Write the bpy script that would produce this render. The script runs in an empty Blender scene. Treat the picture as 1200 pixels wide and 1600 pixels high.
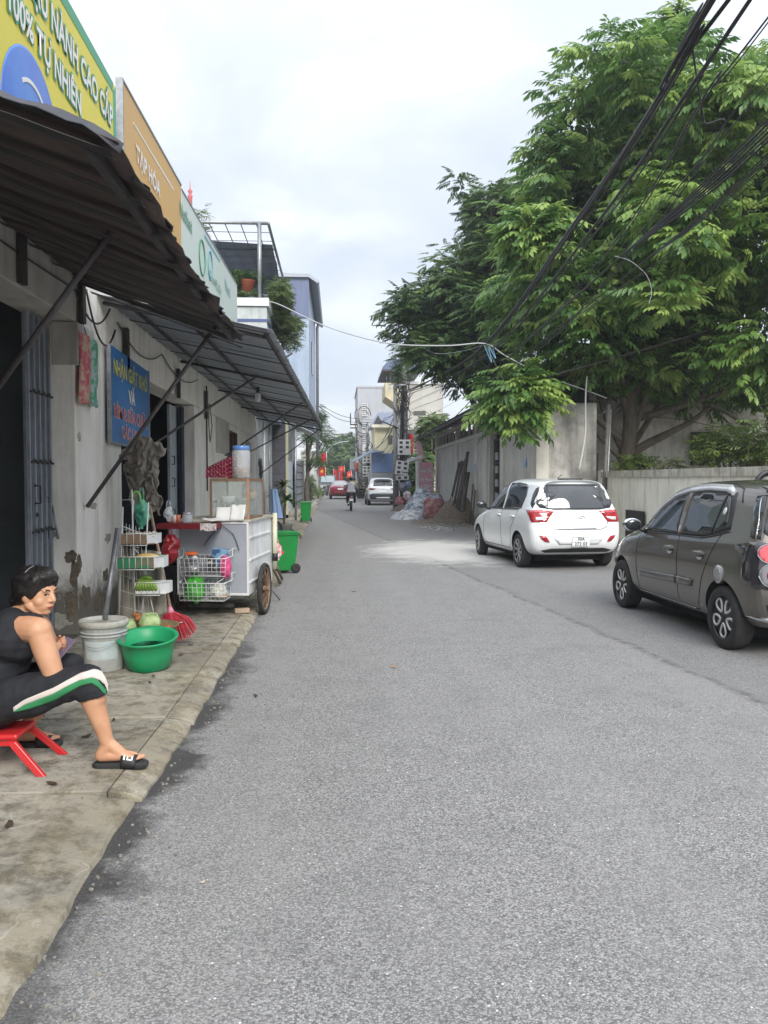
import bpy, bmesh, math, random
import numpy as np
from math import radians as R, sin, cos, pi
from mathutils import Vector, Matrix, Euler, noise as mnoise
from mathutils.geometry import delaunay_2d_cdt
from mathutils.bvhtree import BVHTree
S = bpy.context.scene
C = S.collection
random.seed(7)
HAZE = 0.0013
FPX, YAW, CAMH = 1270.0, math.atan(72/1270), 1.5
PITCH = math.atan(50/1270)
cam = bpy.data.objects.new('camera', bpy.data.cameras.new('camera'))
C.objects.link(cam)
cam.location = (0, 0, CAMH)
cam.rotation_euler = (pi/2 - PITCH, 0, -YAW)
cam.data.sensor_width = 36
cam.data.lens = 36*FPX/1600
cam.data.clip_start = 0.05
cam.data.clip_end = 2000
S.camera = cam
world = bpy.data.worlds.new("World")
S.world = world
world.use_nodes = True
wn = world.node_tree
wn.nodes.clear()
SUN_EL, SUN_AZ = 37, 167
def wnode(t, **k):
    n = wn.nodes.new(t)
    for a, v in k.items(): setattr(n, a, v)
    return n
wout = wnode('ShaderNodeOutputWorld')
wbg = wnode('ShaderNodeBackground'); wbg.inputs['Strength'].default_value = 0.1
sky = wnode('ShaderNodeTexSky', sky_type='NISHITA')
sky.sun_disc = False
sky.sun_elevation = R(SUN_EL); sky.sun_rotation = R(SUN_AZ)
tc = wnode('ShaderNodeTexCoord')
sep = wnode('ShaderNodeSeparateXYZ')
wn.links.new(tc.outputs['Generated'], sep.inputs[0])
addz = wnode('ShaderNodeMath', operation='ADD'); addz.inputs[1].default_value = 0.28
absz = wnode('ShaderNodeMath', operation='ABSOLUTE')
wn.links.new(sep.outputs[2], absz.inputs[0]); wn.links.new(absz.outputs[0], addz.inputs[0])
cmb = wnode('ShaderNodeCombineXYZ')
for i in range(2):
    d = wnode('ShaderNodeMath', operation='DIVIDE')
    wn.links.new(sep.outputs[i], d.inputs[0]); wn.links.new(addz.outputs[0], d.inputs[1])
    wn.links.new(d.outputs[0], cmb.inputs[i])
n1 = wnode('ShaderNodeTexNoise'); n1.inputs['Scale'].default_value = 2.3; n1.inputs['Detail'].default_value = 8
n1.inputs['Roughness'].default_value = 0.5; n1.inputs['Distortion'].default_value = 0.35
wn.links.new(cmb.outputs[0], n1.inputs['Vector'])
cr = wnode('ShaderNodeValToRGB')
cr.color_ramp.elements[0].position = 0.34; cr.color_ramp.elements[0].color = (4.15, 4.5, 5.1, 1)
cr.color_ramp.elements[1].position = 0.68; cr.color_ramp.elements[1].color = (6.5, 6.65, 6.9, 1)
e = cr.color_ramp.elements.new(0.5); e.color = (4.85, 5.15, 5.65, 1)
wn.links.new(n1.outputs['Fac'], cr.inputs[0])
pw = wnode('ShaderNodeMath', operation='POWER'); pw.inputs[1].default_value = 2.6; wn.links.new(absz.outputs[0], pw.inputs[0])
grad = wnode('ShaderNodeMapRange'); grad.inputs['From Min'].default_value = 0.0; grad.inputs['From Max'].default_value = 1.0
grad.inputs['To Min'].default_value = 0.75; grad.inputs['To Max'].default_value = 2.1
wn.links.new(pw.outputs[0], grad.inputs['Value'])
mulv = wnode('ShaderNodeVectorMath', operation='SCALE')
wn.links.new(cr.outputs[0], mulv.inputs[0]); wn.links.new(grad.outputs[0], mulv.inputs['Scale'])
mixs = wnode('ShaderNodeMix', data_type='RGBA')
mixs.inputs[0].default_value = 0.88
wn.links.new(sky.outputs[0], mixs.inputs[6]); wn.links.new(mulv.outputs[0], mixs.inputs[7])
wn.links.new(mixs.outputs[2], wbg.inputs['Color'])
wn.links.new(wbg.outputs[0], wout.inputs[0])
sun = bpy.data.objects.new('sun', bpy.data.lights.new('sun', 'SUN'))
C.objects.link(sun)
sun.data.energy = 1.5
sun.data.angle = R(24)
sun.data.color = (1.0, 0.96, 0.9)
az, el = R(SUN_AZ), R(SUN_EL)
sdir = Vector((sin(az)*cos(el), cos(az)*cos(el), sin(el)))
sun.rotation_euler = sdir.to_track_quat('Z', 'Y').to_euler()
sun.location = (0, 0, 30)
S.view_settings.view_transform = 'Standard'
S.view_settings.look = 'None'
S.view_settings.exposure = 1.22
S.view_settings.gamma = 1.0
S.view_settings.use_curve_mapping = False
S.render.engine = 'CYCLES'
S.cycles.max_bounces = 6
S.cycles.transparent_max_bounces = 12
S.cycles.use_denoising = True
_r = Vector((cos(YAW), -sin(YAW), 0))
_f = Vector((sin(YAW)*cos(PITCH), cos(YAW)*cos(PITCH), -sin(PITCH)))
_u = Vector((sin(YAW)*sin(PITCH), cos(YAW)*sin(PITCH), cos(PITCH)))
_o = Vector((0, 0, CAMH))
def ray(px, py): return _f*FPX + _r*(px-600) + _u*(800-py)
def onZ(px, py, z=0.0):
    d = ray(px, py); t = (z-CAMH)/d.z; return _o + d*t
def onX(px, py, X):
    d = ray(px, py); return _o + d*(X/d.x)
def onY(px, py, Y):
    d = ray(px, py); return _o + d*(Y/d.y)
def tag(o, label=None, cat=None, group=None, kind=None):
    if label: o['label'] = label
    if cat: o['category'] = cat
    if group: o['group'] = group
    if kind: o['kind'] = kind
    return o
def thing(name, label, cat, loc=(0, 0, 0), rz=0.0, group=None, parent=None):
    o = bpy.data.objects.new(name, None)
    C.objects.link(o); o.location = loc; o.rotation_euler = (0, 0, rz)
    o.empty_display_size = 0.2
    return tag(o, label, cat, group)
def dup(o, parent=None):
    c = o.copy(); C.objects.link(c)
    c.parent = parent
    for ch in list(o.children): dup(ch, c)
    return c
class MB:
    def __init__(s): s.v = []; s.f = []; s.m = []; s.sm = []
    def add(s, vs, fs, mi=0, smooth=False):
        b = len(s.v); s.v += [tuple(v) for v in vs]
        s.f += [tuple(i+b for i in f) for f in fs]; s.m += [mi]*len(fs); s.sm += [smooth]*len(fs)
        return s
    def box(s, c, d, rz=0, rot=None, mi=0):
        hx, hy, hz = d[0]/2, d[1]/2, d[2]/2
        M = rot.to_3x3() if rot is not None else Matrix.Rotation(rz, 3, 'Z')
        c = Vector(c)
        vs = [c + M @ Vector((x*hx, y*hy, z*hz)) for z in (-1, 1) for x, y in ((-1, -1), (1, -1), (1, 1), (-1, 1))]
        return s.add(vs, [(3, 2, 1, 0), (4, 5, 6, 7), (0, 1, 5, 4), (1, 2, 6, 5), (2, 3, 7, 6), (3, 0, 4, 7)], mi)
    def bb(s, x0, x1, y0, y1, z0, z1, mi=0):
        return s.box(((x0+x1)/2, (y0+y1)/2, (z0+z1)/2), (abs(x1-x0), abs(y1-y0), abs(z1-z0)), mi=mi)
    def tube(s, pts, r, n=8, mi=0, cap=True, flat=1.0, up=None):
        pts = [Vector(p) for p in pts]
        rs = r if isinstance(r, (list, tuple)) else [r]*len(pts)
        vs = []; prev = None
        for i, p in enumerate(pts):
            t = (pts[min(i+1, len(pts)-1)] - pts[max(i-1, 0)])
            if t.length < 1e-9: t = Vector((0, 0, 1))
            t.normalize()
            if prev is None:
                a = Vector(up) if up is not None else (Vector((0, 0, 1)) if abs(t.z) < .9 else Vector((1, 0, 0)))
                u = (a - t*a.dot(t)).normalized()
            else:
                u = (prev - t*prev.dot(t))
                u = u.normalized() if u.length > 1e-6 else Vector((1, 0, 0))
            prev = u; w = t.cross(u)
            for k in range(n):
                a = 2*pi*k/n
                vs.append(p + (u*cos(a)*flat + w*sin(a))*rs[i])
        fs = []
        for i in range(len(pts)-1):
            for k in range(n):
                fs.append((i*n+k, i*n+(k+1) % n, (i+1)*n+(k+1) % n, (i+1)*n+k))
        if cap:
            fs.append(tuple(range(n-1, -1, -1))); b = (len(pts)-1)*n; fs.append(tuple(b+k for k in range(n)))
        return s.add(vs, fs, mi, True)
    def lathe(s, prof, c=(0, 0, 0), n=24, axis='Z', mi=0, smooth=True, rot=None, sx=1, sy=1):
        vs = []
        for r_, z in prof:
            for k in range(n):
                a = 2*pi*k/n; p = Vector((r_*cos(a)*sx, r_*sin(a)*sy, z))
                if axis == 'Y': p = Vector((p.x, -p.z, p.y))
                elif axis == 'X': p = Vector((p.z, p.x, p.y))
                if rot is not None: p = rot @ p
                vs.append(Vector(c) + p)
        fs = []
        for i in range(len(prof)-1):
            for k in range(n): fs.append((i*n+k, i*n+(k+1) % n, (i+1)*n+(k+1) % n, (i+1)*n+k))
        if prof[0][0] > 1e-6: fs.append(tuple(range(n-1, -1, -1)))
        if prof[-1][0] > 1e-6: b = (len(prof)-1)*n; fs.append(tuple(b+k for k in range(n)))
        return s.add(vs, fs, mi, smooth)
    def ell(s, c, r, n=12, m=8, rot=None, mi=0):
        prof = [(max(1e-7, sin(pi*i/m)), -cos(pi*i/m)) for i in range(m+1)]
        vs = []
        for a_, z in prof:
            for k in range(n):
                a = 2*pi*k/n; p = Vector((a_*cos(a)*r[0], a_*sin(a)*r[1], z*r[2]))
                if rot is not None: p = rot @ p
                vs.append(Vector(c)+p)
        fs = [(i*n+k, i*n+(k+1) % n, (i+1)*n+(k+1) % n, (i+1)*n+k) for i in range(m) for k in range(n)]
        return s.add(vs, fs, mi, True)
    def caps(s, a, b, ra, rb, n=14, m=5, flat=1.0, up=None):
        a, b = Vector(a), Vector(b); t = (b-a).normalized(); L = (b-a).length
        pts, rs = [], []
        for i in range(m+1): th = pi/2*i/m; pts.append(a - t*ra*cos(th)); rs.append(max(1e-5, ra*sin(th)))
        for i in range(1, 4): pts.append(a + (b-a)*i/4); rs.append(ra+(rb-ra)*i/4)
        for i in range(m+1): th = pi/2*i/m; pts.append(b + t*rb*sin(th)); rs.append(max(1e-5, rb*cos(th)))
        return s.tube(pts, rs, n, flat=flat, up=up)
    def prism(s, poly, axis, a0, a1, mi=0):
        """2-D polygon extruded along an axis ('X': poly is (y,z), 'Y': (x,z), 'Z': (x,y))"""
        def P(q, a):
            return {'X': (a, q[0], q[1]), 'Y': (q[0], a, q[1]), 'Z': (q[0], q[1], a)}[axis]
        n = len(poly)
        vs = [P(q, a0) for q in poly] + [P(q, a1) for q in poly]
        fs = [tuple(range(n)), tuple(range(2*n-1, n-1, -1))] + [(i, i+n, (i+1) % n+n, (i+1) % n) for i in range(n)]
        return s.add(vs, fs, mi)
    def grid(s, fn, nu, nv, mi=0, smooth=True, closed=False):
        vs = [fn(i/nu, j/nv) for i in range(nu+1) for j in range(nv+1)]
        fs = [(i*(nv+1)+j, (i+1)*(nv+1)+j, (i+1)*(nv+1)+j+1, i*(nv+1)+j+1) for i in range(nu) for j in range(nv)]
        return s.add(vs, fs, mi, smooth)
    def build(s, name, mats, parent=None, local=False, bevel=0, solid=0, fix=True, subd=0):
        me = bpy.data.meshes.new(name)
        me.from_pydata(s.v, [], s.f)
        if not isinstance(mats, (list, tuple)): mats = [mats]
        for m in mats: me.materials.append(m)
        me.polygons.foreach_set('material_index', s.m)
        me.polygons.foreach_set('use_smooth', s.sm)
        if fix:
            bm = bmesh.new(); bm.from_mesh(me)
            bmesh.ops.recalc_face_normals(bm, faces=bm.faces); bm.to_mesh(me); bm.free()
        return link(name, me, parent, local, bevel, solid, subd)
def wloc(o):
    M = o.matrix_basis.copy()
    while o.parent: o = o.parent; M = o.matrix_basis @ M
    return M
def link(name, me, parent=None, local=False, bevel=0, solid=0, subd=0):
    o = bpy.data.objects.new(name, me); C.objects.link(o)
    if parent is not None:
        if not local: me.transform(wloc(parent).inverted())
        o.parent = parent
    if solid:
        m = o.modifiers.new('solid', 'SOLIDIFY'); m.thickness = solid; m.offset = 0
    if subd:
        m = o.modifiers.new('sub', 'SUBSURF'); m.levels = m.render_levels = subd
    if bevel:
        m = o.modifiers.new('bevel', 'BEVEL'); m.width = bevel; m.segments = 2; m.limit_method = 'ANGLE'
    return o
def baked(o):
    dg = bpy.context.evaluated_depsgraph_get(); dg.update()
    return bpy.data.meshes.new_from_object(o.evaluated_get(dg))
def text_mesh(body, size=1.0, mat=None, extrude=0.0, bold=0.0, sx=1.0, align='CENTER', M=None):
    cu = bpy.data.curves.new('text', 'FONT')
    cu.body = body; cu.size = size; cu.extrude = extrude; cu.offset = bold; cu.align_x = align; cu.align_y = 'CENTER'
    cu.resolution_u = 3
    o = bpy.data.objects.new('text', cu); C.objects.link(o)
    me = baked(o)
    bpy.data.objects.remove(o); bpy.data.curves.remove(cu)
    me.transform(Matrix.Diagonal((sx, 1, 1, 1)))
    if M is not None: me.transform(M)
    if mat: me.materials.clear(); me.materials.append(mat)
    return me
def fitted(me, w):
    xs = [v.co.x for v in me.vertices]
    if xs and max(xs)-min(xs) > 1e-5: me.transform(Matrix.Diagonal((w/(max(xs)-min(xs)), 1, 1, 1)))
    return me
_mats = {}
def mat(name, c, c2=None, scale=4.0, rough=0.7, metal=0.0, bump=0.0, bscale=60.0, streak=None, base=None,
        coat=0.0, spec=0.5, stretch=(1, 1, 1), detail=6, trans=0.0, lo=.35, hi=.65, sub=0):
    """principled, base colour varying between c and c2 by noise; streak=(colour, amount, scale) vertical run-off stains;
    base=(colour, height, z0) splash dirt near the foot; all by object coordinates in metres"""
    if name in _mats: return _mats[name]
    m = bpy.data.materials.new(name); m.use_nodes = True; _mats[name] = m
    nt = m.node_tree; N = nt.nodes; L = nt.links; b = N['Principled BSDF']
    b.inputs['Roughness'].default_value = rough; b.inputs['Metallic'].default_value = metal
    b.inputs['Specular IOR Level'].default_value = spec
    if coat: b.inputs['Coat Weight'].default_value = coat; b.inputs['Coat Roughness'].default_value = 0.06
    if trans: b.inputs['Transmission Weight'].default_value = trans
    if sub: b.inputs['Subsurface Weight'].default_value = sub; b.inputs['Subsurface Scale'].default_value = .02
    c = tuple(c)+(1,)
    b.inputs['Base Color'].default_value = c
    if c2 is None and not bump and not streak: return m
    t = N.new('ShaderNodeTexCoord'); mp = N.new('ShaderNodeMapping'); mp.inputs['Scale'].default_value = stretch
    geo = N.new('ShaderNodeNewGeometry')
    L.new(t.outputs['Object'], mp.inputs[0])
    col = None
    if c2 is not None:
        n = N.new('ShaderNodeTexNoise'); n.inputs['Scale'].default_value = scale; n.inputs['Detail'].default_value = detail
        n.inputs['Roughness'].default_value = .62
        L.new(mp.outputs[0], n.inputs['Vector'])
        r = N.new('ShaderNodeValToRGB'); r.color_ramp.elements[0].position = lo; r.color_ramp.elements[1].position = hi
        r.color_ramp.elements[0].color = c; r.color_ramp.elements[1].color = tuple(c2)+(1,)
        L.new(n.outputs['Fac'], r.inputs[0]); col = r.outputs[0]
    def mixc(col, fac, c3):
        x = N.new('ShaderNodeMix'); x.data_type = 'RGBA'
        L.new(fac, x.inputs[0])
        if col is None: x.inputs[6].default_value = c
        else: L.new(col, x.inputs[6])
        x.inputs[7].default_value = tuple(c3)+(1,)
        return x.outputs[2]
    if streak:
        sc, am, ss = streak
        mp2 = N.new('ShaderNodeMapping'); mp2.inputs['Scale'].default_value = (1, 1, .12); L.new(t.outputs['Object'], mp2.inputs[0])
        n = N.new('ShaderNodeTexNoise'); n.inputs['Scale'].default_value = ss; n.inputs['Detail'].default_value = 8; n.inputs['Roughness'].default_value = .7
        L.new(mp2.outputs[0], n.inputs['Vector'])
        r = N.new('ShaderNodeMapRange'); r.inputs['From Min'].default_value = .48; r.inputs['From Max'].default_value = .72
        r.inputs['To Max'].default_value = am
        L.new(n.outputs['Fac'], r.inputs['Value']); col = mixc(col, r.outputs[0], sc)
    if base:
        bc, bh, z0 = base
        sp = N.new('ShaderNodeSeparateXYZ'); L.new(geo.outputs['Position'], sp.inputs[0])
        n = N.new('ShaderNodeTexNoise'); n.inputs['Scale'].default_value = 3.2; n.inputs['Detail'].default_value = 9; n.inputs['Roughness'].default_value = .72
        L.new(geo.outputs['Position'], n.inputs['Vector'])
        a = N.new('ShaderNodeMapRange'); a.inputs['From Min'].default_value = z0+bh; a.inputs['From Max'].default_value = z0
        a.inputs['To Min'].default_value = -.55; a.inputs['To Max'].default_value = .75
        L.new(sp.outputs[2], a.inputs['Value'])
        s2 = N.new('ShaderNodeMath'); s2.operation = 'ADD'; L.new(a.outputs[0], s2.inputs[0]); L.new(n.outputs['Fac'], s2.inputs[1])
        r = N.new('ShaderNodeMapRange'); r.inputs['From Min'].default_value = .62; r.inputs['From Max'].default_value = .9; r.inputs['To Max'].default_value = .92
        L.new(s2.outputs[0], r.inputs['Value']); col = mixc(col, r.outputs[0], bc)
    if col is not None: L.new(col, b.inputs['Base Color'])
    if bump:
        n = N.new('ShaderNodeTexNoise'); n.inputs['Scale'].default_value = bscale; n.inputs['Detail'].default_value = 5
        L.new(mp.outputs[0], n.inputs['Vector'])
        bp = N.new('ShaderNodeBump'); bp.inputs['Strength'].default_value = bump; bp.inputs['Distance'].default_value = .01
        L.new(n.outputs['Fac'], bp.inputs['Height']); L.new(bp.outputs[0], b.inputs['Normal'])
    return m
def glassy(name, c=(.9, .95, .95), alpha=.25, rough=.05):
    if name in _mats: return _mats[name]
    m = bpy.data.materials.new(name); m.use_nodes = True; _mats[name] = m
    b = m.node_tree.nodes['Principled BSDF']
    b.inputs['Base Color'].default_value = tuple(c)+(1,); b.inputs['Alpha'].default_value = alpha; b.inputs['Roughness'].default_value = rough
    return m
black = mat('black_plastic', (.012, .012, .013), rough=.45)
rubber = mat('rubber', (.018, .018, .019), (.04, .038, .036), scale=9, rough=.85)
chrome = mat('chrome', (.75, .76, .78), rough=.12, metal=1)
dark_steel = mat('dark_steel', (.035, .037, .045), (.08, .07, .065), scale=8, rough=.6, metal=.3)
galv = mat('galvanised_steel', (.36, .38, .40), (.25, .26, .27), scale=12, rough=.45, metal=.6)
white_paint = mat('white_paint', (.72, .73, .74), (.62, .62, .60), scale=6, rough=.5)
def asphalt():
    m = bpy.data.materials.new('asphalt'); m.use_nodes = True
    nt = m.node_tree; N = nt.nodes; L = nt.links; b = N['Principled BSDF']
    g = N.new('ShaderNodeNewGeometry'); P = g.outputs['Position']
    sp = N.new('ShaderNodeSeparateXYZ'); L.new(P, sp.inputs[0])
    def math_(op, a, b_=None, clamp=False):
        n = N.new('ShaderNodeMath'); n.operation = op; n.use_clamp = clamp
        for i, x in enumerate((a, b_)):
            if x is None: continue
            if isinstance(x, (int, float)): n.inputs[i].default_value = x
            else: L.new(x, n.inputs[i])
        return n.outputs[0]
    def noise(scale, det=5, rough=.6, vec=P):
        n = N.new('ShaderNodeTexNoise'); n.inputs['Scale'].default_value = scale; n.inputs['Detail'].default_value = det; n.inputs['Roughness'].default_value = rough
        L.new(vec, n.inputs['Vector']); return n.outputs['Fac']
    def rng(v, a, b_, c=0., d=1.):
        n = N.new('ShaderNodeMapRange'); n.inputs['From Min'].default_value = a; n.inputs['From Max'].default_value = b_
        n.inputs['To Min'].default_value = c; n.inputs['To Max'].default_value = d; L.new(v, n.inputs['Value']); return n.outputs[0]
    def mix(f, a, b_, blend='MIX'):
        n = N.new('ShaderNodeMix'); n.data_type = 'RGBA'; n.blend_type = blend
        if isinstance(f, float): n.inputs[0].default_value = f
        else: L.new(f, n.inputs[0])
        for i, x in ((6, a), (7, b_)):
            if isinstance(x, tuple): n.inputs[i].default_value = x+(1,)
            else: L.new(x, n.inputs[i])
        return n.outputs[2]
    v = N.new('ShaderNodeTexVoronoi'); v.inputs['Scale'].default_value = 150; L.new(P, v.inputs['Vector'])
    v2 = N.new('ShaderNodeTexVoronoi'); v2.inputs['Scale'].default_value = 46; L.new(P, v2.inputs['Vector'])
    sx = N.new('ShaderNodeSeparateColor'); L.new(v.outputs['Color'], sx.inputs[0])
    sx2 = N.new('ShaderNodeSeparateColor'); L.new(v2.outputs['Color'], sx2.inputs[0])
    r = N.new('ShaderNodeValToRGB')
    for i, (p, q) in enumerate(((0, .10), (.35, .175), (.75, .23), (.93, .30), (1, .44))):
        e = r.color_ramp.elements[0] if i == 0 else (r.color_ramp.elements[1] if i == 4 else r.color_ramp.elements.new(p))
        e.position = p; e.color = (q, q*.978, q*.95, 1)
    L.new(sx.outputs[0], r.inputs[0])
    col = r.outputs[0]
    big = rng(sx2.outputs[1], .93, .97)
    inside = rng(v2.outputs['Distance'], .35, .25)
    col = mix(math_('MULTIPLY', math_('MULTIPLY', big, inside), .8), col, (.42, .41, .39))
    gap = rng(v.outputs['Distance'], .45, .75, 0, .5)
    col = mix(gap, col, (.06, .06, .06))
    big_n = noise(.55, 6, .6); col = mix(rng(big_n, .38, .66, 0, .4), col, (.24, .235, .228))
    mid_n = noise(2.6, 6, .65); col = mix(rng(mid_n, .48, .75, 0, .34), col, (.12, .12, .12))
    mp = N.new('ShaderNodeMapping'); mp.inputs['Scale'].default_value = (1, .05, 1); L.new(P, mp.inputs[0])
    band = noise(1.3, 4, .6, mp.outputs[0]); col = mix(rng(band, .45, .7, 0, .35), col, (.29, .285, .275))
    s = math_('SUBTRACT', sp.outputs[0], math_('SUBTRACT', 3.42, math_('MULTIPLY', sp.outputs[1], .108)))
    s = math_('ADD', s, math_('MULTIPLY', math_('SUBTRACT', noise(1.2, 3), .5), .22))
    right = rng(s, -.01, .03, 0, .28); col = mix(right, col, (.12, .125, .13))
    line = math_('MULTIPLY', rng(math_('ABSOLUTE', s), .07, .0), rng(noise(9, 4), .35, .6)); col = mix(math_('MULTIPLY', line, .7), col, (.06, .06, .06))
    w = math_('ADD', math_('SUBTRACT', sp.outputs[0], -.93), math_('MULTIPLY', math_('SUBTRACT', noise(1.9, 8, .7), .45), -.95))
    wet = math_('MULTIPLY', rng(w, .15, .0), rng(sp.outputs[1], 9.5, 6.5))
    wet = math_('MULTIPLY', wet, rng(sp.outputs[1], 1.8, 2.8, .5, 1))
    col = mix(math_('MULTIPLY', wet, .86), col, (.032, .031, .031))
    dx = math_('MULTIPLY', math_('SUBTRACT', sp.outputs[0], 2.2), .55); dy = math_('MULTIPLY', math_('SUBTRACT', sp.outputs[1], 17.2), .30)
    dd = math_('SQRT', math_('ADD', math_('MULTIPLY', dx, dx), math_('MULTIPLY', dy, dy)))
    dust = math_('MULTIPLY', rng(math_('SUBTRACT', dd, math_('MULTIPLY', noise(1.6, 7, .7), 1.5)), .25, -.25), .85)
    col = mix(dust, col, (.56, .55, .52))
    soil = math_('MULTIPLY', rng(math_('ADD', sp.outputs[0], math_('MULTIPLY', noise(1.1, 6), .9)), 3.9, 4.7), rng(sp.outputs[1], 17., 21.))
    col = mix(math_('MULTIPLY', soil, .75), col, (.23, .20, .16))
    L.new(col, b.inputs['Base Color'])
    L.new(rng(wet, 0, 1, .92, .5), b.inputs['Roughness']); b.inputs['Specular IOR Level'].default_value = .35
    bp = N.new('ShaderNodeBump'); bp.inputs['Strength'].default_value = .5; bp.inputs['Distance'].default_value = .006
    h = math_('ADD', math_('MULTIPLY', v.outputs['Distance'], -1), math_('MULTIPLY', noise(30, 4), .6))
    L.new(h, bp.inputs['Height']); L.new(bp.outputs[0], b.inputs['Normal'])
    return m
def concrete_slab():
    m = bpy.data.materials.new('slab_concrete'); m.use_nodes = True
    nt = m.node_tree; N = nt.nodes; L = nt.links; b = N['Principled BSDF']
    g = N.new('ShaderNodeNewGeometry'); P = g.outputs['Position']
    def noise(scale, det=6, rough=.6, dist=0, st=(1, 1, 1)):
        mp = N.new('ShaderNodeMapping'); mp.inputs['Scale'].default_value = st; L.new(P, mp.inputs[0])
        n = N.new('ShaderNodeTexNoise'); n.inputs['Scale'].default_value = scale; n.inputs['Detail'].default_value = det; n.inputs['Roughness'].default_value = rough
        n.inputs['Distortion'].default_value = dist
        L.new(mp.outputs[0], n.inputs['Vector']); return n.outputs['Fac']
    def rng(v, a, b_, c=0., d=1.):
        n = N.new('ShaderNodeMapRange'); n.inputs['From Min'].default_value = a; n.inputs['From Max'].default_value = b_
        n.inputs['To Min'].default_value = c; n.inputs['To Max'].default_value = d; L.new(v, n.inputs['Value']); return n.outputs[0]
    def mix(f, a, b_):
        n = N.new('ShaderNodeMix'); n.data_type = 'RGBA'; L.new(f, n.inputs[0])
        for i, x in ((6, a), (7, b_)):
            if isinstance(x, tuple): n.inputs[i].default_value = x+(1,)
            else: L.new(x, n.inputs[i])
        return n.outputs[2]
    oi = N.new('ShaderNodeObjectInfo')
    col = mix(rng(noise(1.6, 9, .68), .33, .66), (.21, .19, .15), (.49, .455, .385))
    col = mix(rng(noise(7, 9, .75), .46, .62, 0, .85), col, (.075, .066, .05))
    col = mix(rng(noise(5, 9, .78), .58, .76, 0, .7), col, (.47, .44, .38))
    sp = N.new('ShaderNodeSeparateXYZ'); L.new(P, sp.inputs[0])
    edge = rng(sp.outputs[0], -1.75, -1.0, 0, 1)
    mo = N.new('ShaderNodeMath'); mo.operation = 'MULTIPLY'; L.new(edge, mo.inputs[0]); L.new(rng(noise(3.2, 9, .75), .38, .62, 0, .75), mo.inputs[1])
    col = mix(mo.outputs[0], col, (.20, .165, .09))
    sc = noise(2.4, 2, .5, 1.2, (1, .8, 1)); ab = N.new('ShaderNodeMath'); ab.operation = 'SUBTRACT'; L.new(sc, ab.inputs[0]); ab.inputs[1].default_value = .5
    a2 = N.new('ShaderNodeMath'); a2.operation = 'ABSOLUTE'; L.new(ab.outputs[0], a2.inputs[0])
    mu = N.new('ShaderNodeMath'); mu.operation = 'MULTIPLY'; L.new(rng(a2.outputs[0], .009, .0, 0, .5), mu.inputs[0]); L.new(rng(noise(5, 5), .45, .62), mu.inputs[1])
    col = mix(mu.outputs[0], col, (.52, .49, .43))
    col = mix(rng(noise(38, 6, .8), .56, .70, 0, .55), col, (.09, .08, .06))
    col = mix(rng(noise(55, 6, .8), .60, .72, 0, .5), col, (.50, .48, .42))
    hv = N.new('ShaderNodeHueSaturation'); L.new(col, hv.inputs['Color']); L.new(rng(oi.outputs['Random'], 0, 1, .85, 1.15), hv.inputs['Value'])
    L.new(hv.outputs[0], b.inputs['Base Color'])
    b.inputs['Roughness'].default_value = .88
    bp = N.new('ShaderNodeBump'); bp.inputs['Strength'].default_value = .55; bp.inputs['Distance'].default_value = .008
    ad = N.new('ShaderNodeMath'); ad.operation = 'ADD'; L.new(noise(14, 9, .7), ad.inputs[0]); L.new(noise(120, 4, .6), ad.inputs[1])
    L.new(ad.outputs[0], bp.inputs['Height']); L.new(bp.outputs[0], b.inputs['Normal'])
    return m
ASPH, SLAB = asphalt(), concrete_slab()
m_ = MB(); m_.add([(-400, -60, -.06), (400, -60, -.06), (400, 700, -.06), (-400, 700, -.06)], [(0, 1, 2, 3)])
tag(m_.build('ground', mat('soil', (.17, .14, .10), (.26, .23, .18), scale=.8, rough=.95, bump=.3, bscale=8)), kind='structure')
KERB = [(-6, -.97), (2.3, -.96), (3.2, -.935), (4.9, -.90), (6.4, -.90), (8.8, -.89), (11.2, -.90), (20, -.96), (30, -1.03), (47, -1.17), (76, -1.42), (130, -1.9)]
def kx(y):
    for (a, xa), (b, xb) in zip(KERB, KERB[1:]):
        if y <= b: return xa + (xb-xa)*(y-a)/(b-a)
    return KERB[-1][1]
REDGE = [(-6, 6.3), (18.5, 6.2), (20, 5.0), (24, 4.35), (30, 4.15), (40, 3.9), (60, 3.7), (130, 3.4)]
def rx(y):
    for (a, xa), (b, xb) in zip(REDGE, REDGE[1:]):
        if y <= b: return xa + (xb-xa)*(y-a)/(b-a)
    return REDGE[-1][1]
ys = [-6+i*.5 for i in range(60)] + [24+i*2 for i in range(54)]
m_ = MB()
vs = []
for y in ys:
    a, b = kx(y)-.06, rx(y)
    for k in range(7): vs.append((a+(b-a)*k/6, y, 0.0))
fs = [(i*7+k, i*7+k+1, (i+1)*7+k+1, (i+1)*7+k) for i in range(len(ys)-1) for k in range(6)]
m_.add(vs, fs)
tag(m_.build('road', ASPH), kind='structure')
pave = bpy.data.objects.new('pavement', None); C.objects.link(pave); tag(pave, kind='structure')
ZP = .055
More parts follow.
